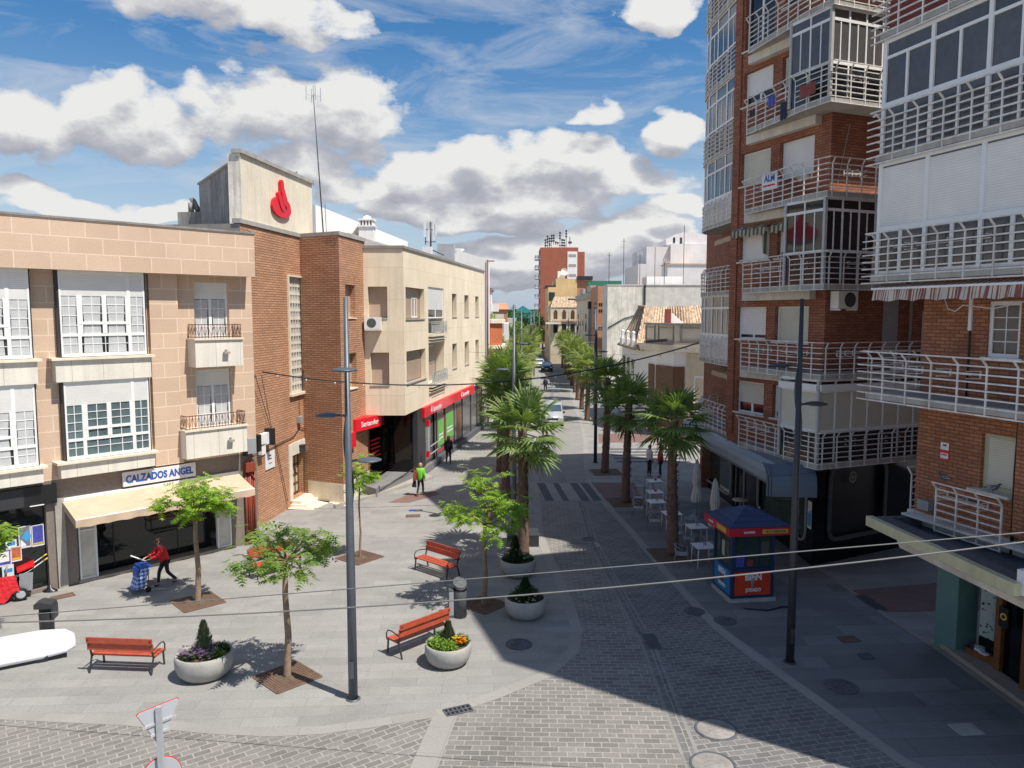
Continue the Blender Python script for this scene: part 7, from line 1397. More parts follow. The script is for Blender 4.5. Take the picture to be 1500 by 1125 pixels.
p2_ = palm_proto(2, 5.2, 1.5, 'tallest looking dark fan palm beside the cafe tables', n=25); p2_.location = (*G(984, 813), 0)
copy_tree(p1_, (*G(918, 736), 0), 1.9, 'fan palm in the middle between the crossing and the cafe tables', PG_, 0.98)
copy_tree(p2_, (*G(887.7, 692), 0), 2.6, 'fan palm with hanging fronds beside the black lamp post on the right', PG_, 1.04)
sunny = palm_proto(5, 4.6, 1.75, 'sunlit fan palm at the kerb beside the silver van', 'palm_leaf_sunlit', n=22, dry=5); sunny.location = (*G(860.6, 616), 0)  # leaf colour brightened to carry the sunlight on these palms
ORD = ['second', 'third', 'fourth', 'fifth', 'sixth', 'seventh', 'eighth', 'ninth', 'tenth']
for i, (x, y) in enumerate(((6.65, 72.5), (6.95, 80.5), (7.25, 88.5), (7.5, 97), (7.8, 106), (8.15, 117), (8.5, 129), (9.0, 142), (9.6, 158))):
    copy_tree(sunny, (x, y, 0), i * 1.3, 'sunlit fan palm, %s up the right kerb beyond the one by the silver van' % ORD[i], PG_, 1.0 + 0.05 * (i % 3))
for i, (x, y, pr, s_, lb) in enumerate(((-0.28, 36.6, p2_, 1.0, 'fan palm directly behind the planter palm'), (-0.62, 43.6, p1_, 1.08, 'second fan palm behind the planter palm, near the bank corner'), (-0.3, 50.5, p1_, 1.1, 'fan palm whose fronds overlap the bank sign'))):
    copy_tree(pr, (x, y, 0), i * 2.2 + 1, lb, PG_, s_)
for i, (x, y) in enumerate(((0.15, 59), (0.5, 67.5), (0.9, 76), (1.3, 85), (1.8, 95), (2.3, 106), (2.9, 118), (3.5, 132), (4.2, 148))):
    copy_tree(sunny, (x, y, 0), i * 1.7 + 0.5, 'sunlit fan palm on the left kerb beyond the bank, %s' % (['nearest one'] + ORD)[i], PG_, 1.02 + 0.06 * (i % 3))
for i, (x, y) in enumerate(((-2.6, 66), (-2.4, 84), (-2.0, 104))): copy_tree(sunny, (x, y, 0), i * 1.1, ['fan palm close to the orange brick house', 'fan palm close to the pinkish apartment house', 'fan palm close to the cream house on the left'][i], PG_, 1.05)
# dark square box and iron edging of the palms
for i, (px, s_, lb) in enumerate((((984, 813), 0.75, 'dark soil square at the foot of the palm by the cafe tables'), ((918, 736), 0.8, 'dark soil square at the foot of the middle palm'), ((887.7, 692), 0.8, 'dark soil square of the palm beside the black lamp post'))):
    x, y = G(*px); t = thing('tree_pit', lb, 'tree pit', (x, y, 0), 0.1, 'soil squares of the palms'); b = MB(); b.box(-s_, s_, -s_, s_, 0.004, 0.02); b.build('soil', MT['soil'], t); b = MB()
    for sg in (-1, 1): b.box(sg * s_ - 0.03, sg * s_ + 0.03, -s_, s_, 0.005, 0.03); b.box(-s_, s_, sg * s_ - 0.03, sg * s_ + 0.03, 0.005, 0.031)
    b.build('edging', MT['rust_iron'], t)
def far_tree(x, y, h, R, lb, seed, leaf='leaf_mid', n=900):
    rnd = random.Random(seed); t = thing('tree', lb, 'tree', (x, y, 0), 0, 'green trees at the end of the street'); b = MB(); b.tube([(0, 0, 0), (0, 0, h * 0.6)], [0.25, 0.12], 7)
    for k in range(4): b.tube([(0, 0, h * 0.35), (cos(k * 1.6) * R * 0.5, sin(k * 1.6) * R * 0.5, h * 0.7)], [0.10, 0.03], 5)
    b.build('trunk', MT['bark'], t); b = MB(); cs = [(Vector((rnd.uniform(-1, 1) * R * 0.6, rnd.uniform(-1, 1) * R * 0.5, h * rnd.uniform(0.42, 0.82))), R * rnd.uniform(0.35, 0.6)) for _ in range(11)]
    for _ in range(n):
        c, r = cs[rnd.randrange(len(cs))]; d = Vector((rnd.gauss(0, 1), rnd.gauss(0, 1), rnd.gauss(0, 1))).normalized() * r * rnd.uniform(0.6, 1.05); p = c + d; s_ = R * 0.085
        a = Vector((rnd.gauss(0, 1), rnd.gauss(0, 1), rnd.gauss(0, 1))).normalized() * s_; e = a.cross(d).normalized() * s_; b.face((p - a, p + e, p + a, p - e * 0.7))
    b.build('crown', MT[leaf], t)
r = random.Random(9)
for i, (px, Y, top, R, lf) in enumerate(((742, 200, 450, 3.6, 'leaf_mid'), (760, 225, 456, 3.4, 'leaf_dark'), (775, 215, 452, 3.4, 'leaf_dark'), (788, 200, 455, 2.8, 'leaf_mid'), (752, 180, 468, 3.0, 'leaf_olive'), (770, 185, 470, 2.6, 'leaf_olive'), (730, 170, 466, 2.6, 'leaf_mid'), (795, 170, 474, 2.6, 'leaf_olive'))):
    a = AY(px, top, Y); far_tree(a[0], Y, a[2], R, ['round green tree right of the orange roof far down the street', 'dark green tree in front of the teal hall', 'darkest tree at the centre end of the street', 'green tree at the foot of the brick tower', 'olive green tree below the teal hall', 'small olive tree beside the parked cars far away', 'green tree behind the orange brick house', 'olive tree in front of the arched house'][i], 30 + i, lf, 700)
# ---- planters
def foliage(b, c, r, n, rnd, s_=0.05, flat=0.8, up=0.6):
    for _ in range(n):
        d = Vector((rnd.gauss(0, 1), rnd.gauss(0, 1), abs(rnd.gauss(0, 1)) * flat)).normalized() * r * rnd.random() ** 0.5; p = Vector(c) + Vector((d.x, d.y, d.z * flat)); a = rnd.random() * 6.28
        o = Vector((cos(a), sin(a), up)).normalized() * s_ * rnd.uniform(0.8, 1.6); w_ = Vector((-sin(a), cos(a), 0)) * s_ * 0.3; b.face((p - w_, p + o, p + w_))
def conifer(b, c, h, r, rnd, n=700):
    for i in range(n):
        f = rnd.random() ** 0.8; a = rnd.random() * 6.28; rr = r * (1 - f) ** 0.75 * rnd.uniform(0.5, 1.22) + 0.02; p = Vector(c) + Vector((cos(a) * rr, sin(a) * rr, h * f)); o = Vector((cos(a) * 0.35, sin(a) * 0.35, 1)).normalized() * 0.09; w_ = Vector((-sin(a), cos(a), 0)) * 0.02; b.face((p - w_, p + o, p + w_)); b.face((p - w_ * 0.5 - o * 0.4, p + o * 0.6 + w_ * 2, p + w_))
def planter(x, y, r, h, label, plants, sx=1.0, rz=0.0):
    t = thing('planter', label, 'planter', (x, y, 0), rz, 'round concrete planters'); b = MB(); prof = [(r * 0.55, 0.0), (r * 0.72, 0.03), (r * 0.90, h * 0.25), (r * 1.0, h * 0.55), (r * 1.01, h * 0.8), (r * 0.985, h * 0.97), (r * 0.955, h), (r * 0.90, h * 0.985), (r * 0.88, h * 0.86)]
    b.lathe(prof, 40, sx=sx); b.build('bowl', MT['planter'], t); b = MB(); b.lathe([(0.0, h * 0.93), (r * 0.885, h * 0.87)], 30, sx=sx); b.build('soil', MT['soil'], t); rnd = random.Random(int(x * 100))
    for kind, cx, cy, rr, hh, m in plants:
        b = MB(); c = (cx, cy, h * 0.88)
        if kind == 'bush': foliage(b, c, rr, int(420 * hh), rnd, 0.06, 0.85)
        elif kind == 'cone': conifer(b, c, hh, rr, rnd)
        elif kind == 'flower':
            for _ in range(int(hh)):
                a, q = rnd.random() * 6.28, rr * rnd.random() ** 0.5; p = Vector((cx + cos(a) * q, cy + sin(a) * q, h * 0.9 + rnd.uniform(0.08, 0.24)))
                for k in range(5): b.face((p, p + Vector((cos(k * 1.26), sin(k * 1.26), 0.25)) * 0.035, p + Vector((cos(k * 1.26 + 0.9), sin(k * 1.26 + 0.9), 0.25)) * 0.035))
        b.build({'bush': 'shrub', 'cone': 'dwarf_conifer', 'flower': 'flowers'}[kind], MT[m], t)
x, y = G(298, 993); planter(x, y + 0.1, 0.62, 0.62, 'oval concrete planter with a small conifer and purple flowers on the left', [('cone', 0.0, 0.1, 0.22, 0.80, 'conifer'), ('bush', 0.36, 0.14, 0.27, 1.2, 'leaf_dark'), ('bush', 0.25, -0.15, 0.24, 1.0, 'leaf_lime'), ('bush', -0.3, -0.1, 0.3, 1.0, 'leaf_mid'), ('flower', -0.3, -0.08, 0.30, 150, 'petal_purple'), ('flower', 0.08, -0.28, 0.22, 60, 'petal_purple'), ('bush', 0.0, 0.2, 0.3, 0.8, 'leaf_mid')], 1.12, 0.35)
x, y = G(656, 975); planter(x, y + 0.15, 0.60, 0.56, 'sunlit round planter with orange and yellow flowers and lime shrubs', [('cone', 0.0, 0.1, 0.17, 0.55, 'conifer'), ('bush', -0.28, -0.08, 0.3, 1.6, 'leaf_lime'), ('bush', 0.02, -0.28, 0.26, 1.3, 'leaf_lime'), ('bush', 0.3, 0.08, 0.28, 1.5, 'leaf_mid'), ('bush', -0.15, 0.3, 0.3, 1.2, 'leaf_mid'), ('flower', 0.34, -0.05, 0.17, 46, 'petal_orange'), ('flower', 0.18, -0.02, 0.10, 16, 'petal_yellow')])
x, y = G(770, 905); planter(x, y + 0.15, 0.62, 0.60, 'front shaded round planter with dark bushes and a few red flowers', [('bush', 0.0, 0.0, 0.5, 4, 'leaf_dark'), ('cone', 0.0, 0.15, 0.26, 0.55, 'leaf_dark'), ('flower', 0.0, -0.15, 0.45, 30, 'petal_white'), ('flower', 0.25, 0.2, 0.25, 30, 'petal_red')])
x, y = G(759, 845); planter(x, y + 0.2, 0.62, 0.58, 'rear shaded round planter at the foot of the large palm', [('bush', -0.15, -0.05, 0.45, 3.2, 'leaf_dark'), ('cone', -0.10, 0.0, 0.24, 0.85, 'leaf_dark'), ('bush', 0.3, 0.1, 0.25, 1.2, 'leaf_mid'), ('flower', 0.2, -0.1, 0.2, 14, 'petal_white')])
x, y = G(766, 800); b = MB(); b.box(x - 0.62, x + 0.62, y - 0.1, y + 1.0, 0.0, 0.45); tag(b.build('palm_box', MT['dark_metal']), 'dark square box round the foot of the large planter palm', 'planter box')
b = MB(); rr = random.Random(4); foliage(b, (0, 0, 0), 0.6, 260, rr, 0.09, 0.6); o = tag(b.build('low_shrub', MT['leaf_olive']), 'scruffy low shrub growing by the ramp corner at the bank', 'shrub'); o.location = (*G(530, 722), 0)
# ================================================================ street furniture
def lamp_post(x, y, label, heads, m='grey_metal'):
    t = thing('street_lamp', label, 'street lamp', (x, y, 0), 0, 'tall street lamps with disc heads'); b = MB(); b.tube([(0, 0, 0.0), (0, 0, 3.0), (0, 0, 9.38)], [0.108, 0.10, 0.048], 18); b.lathe([(0.17, 0.0), (0.17, 0.02), (0.13, 0.035)], 16); b.box(-0.05, 0.05, -0.128, -0.10, 0.55, 0.95); b.build('pole', MT[m], t)
    for (z, a, r_) in heads:
        b = MB(); d = Vector((cos(a), sin(a), 0)); b.bar(d * 0.05 + Vector((0, 0, z - 0.02)), d * 0.20 + Vector((0, 0, z)), 0.06, 0.05); s_ = Vector((-sin(a), cos(a), 0)) * 0.012
        for i in range(8):
            z0, z1 = z - 1.1 + i * 0.13, z - 1.1 + (i + 1) * 0.13; w0, w1 = 0.055 * sin(pi * min(1, i / 8 * 0.9 + 0.08)), 0.055 * sin(pi * min(1, (i + 1) / 8 * 0.9 + 0.08))
            b.quad(Vector((0, 0, z0)) + s_, d * (0.06 + w0) + Vector((0, 0, z0)), d * (0.06 + w1) + Vector((0, 0, z1)), Vector((0, 0, z1)) + s_)
        b.build('arm', MT['dark_metal'], t); b = MB(); R = 0.29; b.lathe([(0.0, 0.055), (R * 0.5, 0.045), (R * 0.9, 0.015), (R, 0.0), (R * 0.95, -0.02), (R * 0.6, -0.045), (0.0, -0.05)], 26); o = b.build('lamp_head', MT[m], t); o.location = (d.x * 0.46, d.y * 0.46, z)
    return t
x, y = G(517.5, 1024); l1 = lamp_post(x, y, 'grey lamp post standing in the sun in the middle of the square', [(7.78, -pi / 2 + 0.1, 0), (6.72, pi + 0.05, 0), (5.68, 0.1, 0)])
x, y = G(1157, 970); lamp_post(x, y, 'dark lamp post in the shade on the right pavement in front of the kiosk', [(7.72, pi - 0.2, 0), (6.75, 0.1, 0)], 'dark_metal')
lamp_post(0.08, 31.75, 'lamp post beside the large planter palm', [(7.78, 0.1, 0), (6.72, pi, 0), (5.68, -pi / 2, 0)])
x, y = G(872, 677.7); lamp_post(x, y, 'black lamp post among the right hand palms', [(7.75, pi, 0), (6.75, 0.3, 0)], 'dark_metal')
for i, (x, y, s_) in enumerate(((0.75, 61, 1), (2.1, 86, 1), (6.75, 62.5, -1), (7.75, 92, -1), (3.2, 112, 1), (8.9, 122, -1), (5.3, 150, 1), (9.9, 150, -1))):
    copy_tree(l1, (x, y, 0), 0.3 * i, ['fourth lamp post, nearest on the left kerb beyond the bank', 'lamp post on the left kerb two palms beyond the bank', 'lamp post near the corner house on the right kerb', 'lamp post by the cornice building on the right kerb', 'lamp post far up the left kerb level with the cream house', 'lamp post far up the right kerb by the green roof', 'last lamp post on the left kerb', 'last lamp post on the right kerb'][i], 'tall street lamps with disc heads')
def bench(x, y, rz, label):
    t = thing('park_bench', label, 'bench', (x, y, 0), rz, 'red slatted benches'); L_ = 0.86
    for k, (v, z, n_) in enumerate(((-0.20, 0.44, 'seat'), (-0.06, 0.435, 'seat'), (0.08, 0.43, 'seat'))): pass
    b = MB()
    for v in (-0.21, -0.055, 0.10): b.box(-L_, L_, v - 0.065, v + 0.065, 0.415, 0.45)
    b.build('seat', MT['bench_wood'], t); b = MB()
    for i, (v, z) in enumerate(((0.215, 0.56), (0.255, 0.71), (0.295, 0.86))):
        if i == 0: continue
        b.box(-L_, L_, v - 0.018, v + 0.018, z - 0.075 - (0.04 if i == 1 else 0), z + 0.075)
    b.build('backrest', MT['bench_wood'], t)
    for s_ in (-1, 1):
        b = MB(); x0 = s_ * (L_ - 0.05); b.bar((x0, 0.17, 0.40), (x0, 0.31, 0.90), 0.04, 0.03, (1, 0, 0)); b.bar((x0, 0.17, 0.42), (x0, 0.30, 0.0), 0.045, 0.03, (1, 0, 0)); b.bar((x0, -0.28, 0.42), (x0, -0.32, 0.0), 0.045, 0.03, (1, 0, 0)); b.bar((x0, -0.30, 0.40), (x0, 0.18, 0.395), 0.04, 0.03, (1, 0, 0))
        b.build('side_frame', MT['dark_metal'], t); b = MB(); pts = [(x0 + s_ * 0.04, -0.29, 0.38), (x0 + s_ * 0.04, -0.31, 0.55), (x0 + s_ * 0.04, -0.24, 0.65), (x0 + s_ * 0.04, -0.08, 0.67), (x0 + s_ * 0.04, 0.23, 0.62)]; b.tube(pts, 0.018, 6); b.build('armrest', MT['dark_metal'], t)
x, y = G(187, 975); bench(x, y + 0.15, pi + 0.03 - pi, 'red slatted bench seen from behind at the lower left'); 
def orient(p, q): a, c = G(*p), G(*q); return atan2(c[1] - a[1], c[0] - a[0]), ((a[0] + c[0]) / 2, (a[1] + c[1]) / 2)
for o in [o for o in S.objects if o.name == 'park_bench']: o.rotation_euler = (0, 0, pi - 0.03); o.location = (*G(184, 975), 0)
bench(*[(lambda c: c)(v) for v in G(612, 945)], 0.72 + pi, 'red bench seen from behind beside the sunlit planter')
bench(*G(640, 838), -0.55, 'red bench facing us, half in tree shadow near the litter bin')
bench(*G(392, 838), 0.30, 'red bench facing us behind the thin airy tree')
def fix_benches():
    bs = [o for o in S.objects if o.name.startswith('park_bench')]
    bs[0].rotation_euler = (0, 0, pi - 0.08)
    for o, p, q, k in ((bs[0], (125, 985), (230, 989), -0.15), (bs[1], (582, 968), (661.6, 936), -0.15), (bs[2], (606, 834), (657.7, 851.5), 0.15), (bs[3], (372, 851), (444.6, 832), 0.15)):
        a, c = orient(p, q); n = (-sin(a), cos(a)); o.location = (c[0] + n[0] * (0.30 if k > 0 else 0.27), c[1] + n[1] * (0.30 if k > 0 else 0.27), 0); o.rotation_euler = (0, 0, a if k > 0 else a + pi)
fix_benches()
# litter bins
x, y = G(674, 903); t = thing('litter_bin', 'tall grey litter bin with a slanted hood and side panel at the shadow edge', 'litter bin', (x, y, 0), 0.3); b = MB(); b.lathe([(0.0, 0.02), (0.20, 0.02), (0.20, 0.80), (0.19, 0.82)], 22); b.build('body', MT['iron_grey'], t)
b = MB(); b.lathe([(0.195, 0.80), (0.20, 0.86)], 22); b.box(-0.12, 0.12, 0.12, 0.19, 0.82, 1.02); b.build('opening', MT['black'], t); b = MB(); n = 22
b.face([(0.205 * cos(2 * pi * k / n), 0.205 * sin(2 * pi * k / n), 1.02 + 0.10 * sin(2 * pi * k / n) + 0.03) for k in range(n)]); 
for k in range(n):
    a, c = 2 * pi * k / n, 2 * pi * (k + 1) / n; b.quad((0.205 * cos(a), 0.205 * sin(a), 0.97 + 0.10 * sin(a)), (0.205 * cos(c), 0.205 * sin(c), 0.97 + 0.10 * sin(c)), (0.205 * cos(c), 0.205 * sin(c), 1.05 + 0.10 * sin(c)), (0.205 * cos(a), 0.205 * sin(a), 1.05 + 0.10 * sin(a)))
b.build('hood', MT['iron_grey'], t); b = MB(); b.box(-0.34, -0.20, -0.06, 0.10, 0.0, 0.86); b.build('side_panel', MT['iron_grey'], t); b = MB(); b.box(-0.345, -0.205, -0.065, -0.061, 0.08, 0.80); b.build('panel_frame', MT['plastic_grey'], t)
x, y = G(70, 936); t = thing('litter_bin', 'dark litter bin partly hidden behind the white luminaire', 'litter bin', (x, y, 0), 0.2); b = MB(); b.lathe([(0.0, 0.02), (0.18, 0.02), (0.19, 0.78)], 20); b.build('body', MT['dark_metal'], t); b = MB(); b.box(-0.17, 0.17, -0.05, 0.15, 0.78, 0.93); b.build('opening', MT['black'], t)
b = MB(); b.extr([(-0.24, 0.93), (0.24, 0.93), (0.20, 1.05), (-0.10, 1.12), (-0.24, 1.06)], -0.2, 0.2); b.box(0.19, 0.24, -0.19, 0.19, 0.6, 0.93); b.build('hood', MT['dark_metal'], t)
# give-way and round sign on one galvanised post, seen from behind, near the camera
x, y, z = AY(232, 1040, 11.4); z -= 0.27; t = thing('road_sign', 'back of a triangular and a round road sign on one galvanised post', 'road sign', (x, y, 0), 0.0); MT['sign_back'] = mat('sign_back', (0.42, 0.44, 0.46), 0.35, 0.05); b = MB(); b.box(-0.04, 0.04, -0.02, 0.04, 0, z + 0.32); b.build('post', MT['galv'], t)
def plate(pts, m, name, par, dy0, dy1, loc, rz):
    b = MB(); b.extr(pts, dy0, dy1); o = b.build(name, MT[m], par); o.location = loc; o.rotation_euler = (0, 0, rz); return o
tr_ = [(-0.45, 0.39), (-0.41, 0.43), (0.41, 0.43), (0.45, 0.39), (0.04, -0.37), (-0.04, -0.37)]
sgn = plate(tr_, 'sign_back', 'triangular_plate', t, 0.0, 0.012, (-0.03, 0.07, z - 0.02), 0.90); sgn.scale = (0.74, 1, 0.74); plate([(a * 1.03, c * 1.03 + 0.0) for a, c in tr_], 'red_paint', 'plate_edge', sgn, 0.013, 0.022, (0, 0, 0), 0)
b = MB(); b.box(-0.36, 0.36, -0.02, 0.0, 0.05, 0.10); b.box(-0.2, 0.2, -0.02, 0.0, -0.18, -0.13); b.build('bracket', MT['galv'], sgn)
cr_ = [(0.36 * cos(2 * pi * k / 28), 0.36 * sin(2 * pi * k / 28)) for k in range(28)]; sgn = plate(cr_, 'sign_back', 'round_plate', t, 0.0, 0.012, (-0.02, 0.07, z - 0.83), 0.5); sgn.scale = (0.78, 1, 0.78); plate([(a * 1.04, c * 1.04) for a, c in cr_], 'red_paint', 'plate_edge', sgn, 0.013, 0.03, (0, 0, 0), 0)
# white luminaire on a wall arm close to the camera
x, y, z = AY(38, 953, 6.4); t = thing('wall_lamp', 'white street luminaire close to the camera at the left edge', 'street lamp', (x, y, z), 0.55); t.rotation_euler[0] = -0.16; b = MB(); secs = []
for (u, w_, h_) in ((-0.62, 0.10, 0.05), (-0.50, 0.15, 0.08), (-0.2, 0.185, 0.11), (0.12, 0.19, 0.105), (0.30, 0.165, 0.085), (0.37, 0.10, 0.05)):
    secs.append([(u, 1.7 * w_ * (1 if cos(a) > 0 else -1) * abs(cos(a)) ** 0.55, h_ * 1.15 * max((1 if sin(a) > 0 else -1) * abs(sin(a)) ** 0.7, -0.25)) for a in [pi * 2 * k / 18 for k in range(18)]])
b.smooth = True
for i in range(len(secs) - 1):
    for k in range(18): b.quad(secs[i][k], secs[i][(k + 1) % 18], secs[i + 1][(k + 1) % 18], secs[i + 1][k])
b.smooth = False; b.face(secs[-1]); b.build('housing', MT['white_paint'], t); b = MB(); b.box(-0.55, 0.30, -0.25, 0.25, -0.07, -0.012); b.box(0.08, 0.16, -0.31, -0.25, -0.06, -0.01); b.build('lamp_glass', MT['black'], t); b = MB(); b.tube([(-0.55, 0, 0.0), (-0.9, 0.02, -0.02), (-3.0, 0.1, -0.05)], 0.05, 8); b.build('arm', MT['planter'], t); b = MB(); b.tube([(-3.0, 0.1, 0.3), (-3.0, 0.1 + z * 0.16, -z)], 0.07, 10); b.build('pole', MT['planter'], t)
# ---- overhead cables
def cable(name, label, p, q, sag, r_, m, n=24, bulbs=0):
    p, q = Vector(p), Vector(q); pts = [p.lerp(q, i / n) - Vector((0, 0, sag * 4 * (i / n) * (1 - i / n))) for i in range(n + 1)]; b = MB(); b.tube(pts, r_, 6)
    if not bulbs: return tag(b.build(name, MT[m]), label, 'cable')
    t = thing(name, label, 'cable', (0, 0, 0)); b.build('cord', MT[m], t)
    for k in range(bulbs):
        f = (k + 0.5) / bulbs; c = p.lerp(q, f) - Vector((0, 0, sag * 4 * f * (1 - f))); b = MB(); b.lathe([(0.0, -0.13), (0.035, -0.11), (0.04, -0.07), (0.02, -0.03), (0.02, 0.0)], 8, c); b.build('bulb', MT['paper'], t)
cable('overhead_cable', 'upper of the two pale cables strung across the foreground', AY(-60, 908, 15.5), AY(1560, 775, 12.2), 0.02, 0.010, 'wire_mat'); cable('overhead_cable', 'lower of the two pale cables strung across the foreground', AY(-60, 913, 13.0), AY(1560, 786, 11.5), 0.27, 0.0125, 'wire_mat')
cable('light_string', 'thick dark cable with small bulbs from the brick building to the tower balconies', (-10.6, 32.6, 6.55), (8.5, 35.0, 7.7), 1.15, 0.032, 'black_wire', 30, 16)
cable('overhead_cable', 'thin pale cable spanning the street behind the nearest palms', (-3.0, 52.0, 6.45), (8.6, 50, 6.4), 0.12, 0.012, 'wire_mat'); cable('overhead_cable', 'thin dark cable running from the canopy to the right lamp post', (8.5, 24.6, 3.75), (10.0, 24.3, 4.0), 0.02, 0.008, 'black_wire', 6)
# ================================================================ kiosk
kx, ky = G(1071.6, 882); ex, ey = G(1130, 879); kd = unit(ex - kx, ey - ky); t = thing('ticket_kiosk', 'blue and red ticket kiosk with a hipped blue roof and posters', 'kiosk', (kx, ky, 0), atan2(kd[1], kd[0])); W_, D_ = 1.30, 1.35
b = MB(); b.box(-0.10, W_ + 0.12, -0.10, D_ + 0.05, 0.0, 0.12); b.build('base', MT['concrete'], t); b = MB()
for (x, y) in ((0, 0), (W_, 0), (0, D_), (W_, D_)): b.box(x - 0.05, x + 0.05, y - 0.05, y + 0.05, 0.12, 2.2)
b.box(0.05, W_ - 0.05, -0.045, 0.03, 0.98, 1.08); b.box(-0.045, 0.03, 0.05, D_ - 0.05, 0.98, 1.08); b.box(0.05, W_ - 0.05, -0.04, 0.03, 0.12, 0.22); b.box(-0.04, 0.03, 0.05, D_ - 0.05, 0.12, 0.2); b.box(W_ - 0.03, W_ + 0.045, 0.05, D_ - 0.05, 0.12, 2.2); b.box(0.05, W_ - 0.05, D_ - 0.03, D_ + 0.045, 0.12, 1.1); b.box(0.40, 0.44, -0.03, 0.03, 1.08, 2.2); b.box(0.85, 0.88, -0.03, 0.03, 1.08, 2.2)
body = b.build('body', MT['navy'], t); b = MB(); b.box(0.05, W_ - 0.05, 0.0, 0.01, 1.08, 2.2); b.box(-0.005, 0.005, 0.05, D_ - 0.05, 1.08, 2.2); b.build('window', MT['glass_green'], t)
b = MB(); b.box(0.1, W_ - 0.1, 0.3, D_ - 0.2, 1.0, 1.05); b.box(0.3, 0.6, 0.5, 0.8, 1.05, 1.4); b.build('counter', MT['stone_grey'], t)
b = MB(); b.box(0.06, W_ - 0.06, -0.052, -0.046, 0.22, 0.97); fp = b.build('front_poster', MT['kiosk_poster_red'], t); text('lettering', 'BIEN', 0.22, MT['paper'], fp, (W_ * 0.52, -0.058, 0.80), (0, -1, 0), 0.008, width=0.54, height=0.22); text('lettering', 'JUGADO', 0.14, MT['paper'], fp, (W_ * 0.52, -0.058, 0.37), (0, -1, 0), 0.006, width=0.52, height=0.15)
b = MB(); b.lathe([(0.0, -0.1), (0.045, -0.08), (0.06, 0.05), (0.05, 0.16), (0.0, 0.20)], 10, (W_ * 0.5, -0.06, 0.56), 1, 0.3); b.build('printed_figure', MT['roof_grey'], fp)
b = MB(); b.box(-0.052, -0.046, 0.06, D_ - 0.06, 0.20, 0.97); sp_ = b.build('side_poster', MT['kiosk_blue'], t); text('lettering', 'BIEN', 0.18, MT['paper'], sp_, (-0.058, D_ * 0.5, 0.80), (-1, 0, 0), 0.006, width=0.55, height=0.18); text('lettering', 'JUGADO', 0.14, MT['paper'], sp_, (-0.058, D_ * 0.5, 0.36), (-1, 0, 0), 0.006, width=0.55, height=0.15)
b = MB(); b.box(-0.058, -0.053, D_ * 0.42, D_ * 0.6, 0.45, 0.70); b.build('printed_figure', MT['maroon'], sp_)
for (x0, x1, z0, z1, m_) in ((0.10, 0.38, 1.12, 1.52, 'paper_blue'), (0.12, 0.30, 1.60, 1.95, 'glass_green'), (0.92, 1.18, 1.5, 1.9, 'glass_grey'), (0.46, 0.66, 1.12, 1.32, 'maroon')):
    b = MB(); b.box(x0, x1, -0.012, -0.004, z0, z1); b.build('leaflet', MT[m_], t)
for y0, z0, m_ in ((0.25, 1.35, 'glass_grey'), (0.6, 1.3, 'concrete'), (0.95, 1.4, 'glass_grey')): b = MB(); b.box(-0.016, -0.008, y0, y0 + 0.2, z0, z0 + 0.5); b.build('leaflet', MT[m_], t)
e = 0.34; cx, cy = W_ / 2, D_ / 2; b = MB(); zz0, zz1 = 2.20, 2.46; X0, X1, Y0, Y1 = -0.30, W_ + 0.42, -0.38, D_ + 0.30
b.box(X0, X1, Y0, Y1, zz0, zz1); fa = b.build('fascia', MT['kiosk_red'], t); b = MB(); ap = ((X0 + X1) / 2 - 0.02, (Y0 + Y1) / 2, 2.92); c_ = [(X0, Y0), (X1, Y0), (X1, Y1), (X0, Y1)]
for i in range(4):
    p, q = Vector((*c_[i], zz1 + 0.01)), Vector((*c_[(i + 1) % 4], zz1 + 0.01)); a_ = Vector(ap)
    for k in range(4):
        f0, f1 = k / 4, (k + 1) / 4; o_ = Vector((0, 0, 0.02)); P0, P1 = p.lerp(a_, f0), q.lerp(a_, f0); Q0, Q1 = p.lerp(a_, f1), q.lerp(a_, f1); b.face([P0 + o_, P1 + o_, Q1, Q0] if k < 3 else [P0 + o_, P1 + o_, a_]); b.face([P0, P1, P1 + o_, P0 + o_])
b.build('roof', MT['navy_roof'], t); b = MB(); b.box(cx + 0.12, X1 - 0.12, Y0 - 0.012, Y0 - 0.004, zz0 + 0.07, zz1 - 0.06); yp = b.build('name_panel', MT['yellow'], fa); text('lettering', 'TE LO MERECES', 0.09, MT['iron_grey'], yp, ((cx + X1) / 2, Y0 - 0.016, (zz0 + zz1) / 2 + 0.005), (0, -1, 0), 0.002, width=0.66, height=0.075)
text('lettering', 'anmiab', 0.11, MT['paper'], fa, (cx - 0.30, Y0 - 0.01, 2.34), (0, -1, 0), 0.003, width=0.36); text('lettering', 'anmiab', 0.10, MT['paper'], fa, (X0 - 0.01, 1.05, 2.34), (-1, 0, 0), 0.003, width=0.34); b = MB(); b.box(X0 - 0.012, X0 - 0.004, -0.15, 0.55, zz0 + 0.06, zz1 - 0.05); b.build('name_panel', MT['yellow'], fa)
b = MB(); b.tube([(0.2, -0.6, 0.03), (0.9, -0.75, 0.03), (1.25, -0.55, 0.03), (1.5, -0.45, 0.04), (1.6, -0.5, 0.03)], 0.022, 6); o = tag(b.build('rubber_hose', MT['black']), 'dark hose lying on the ground in front of the kiosk', 'hose'); o.location = (kx, ky, 0)
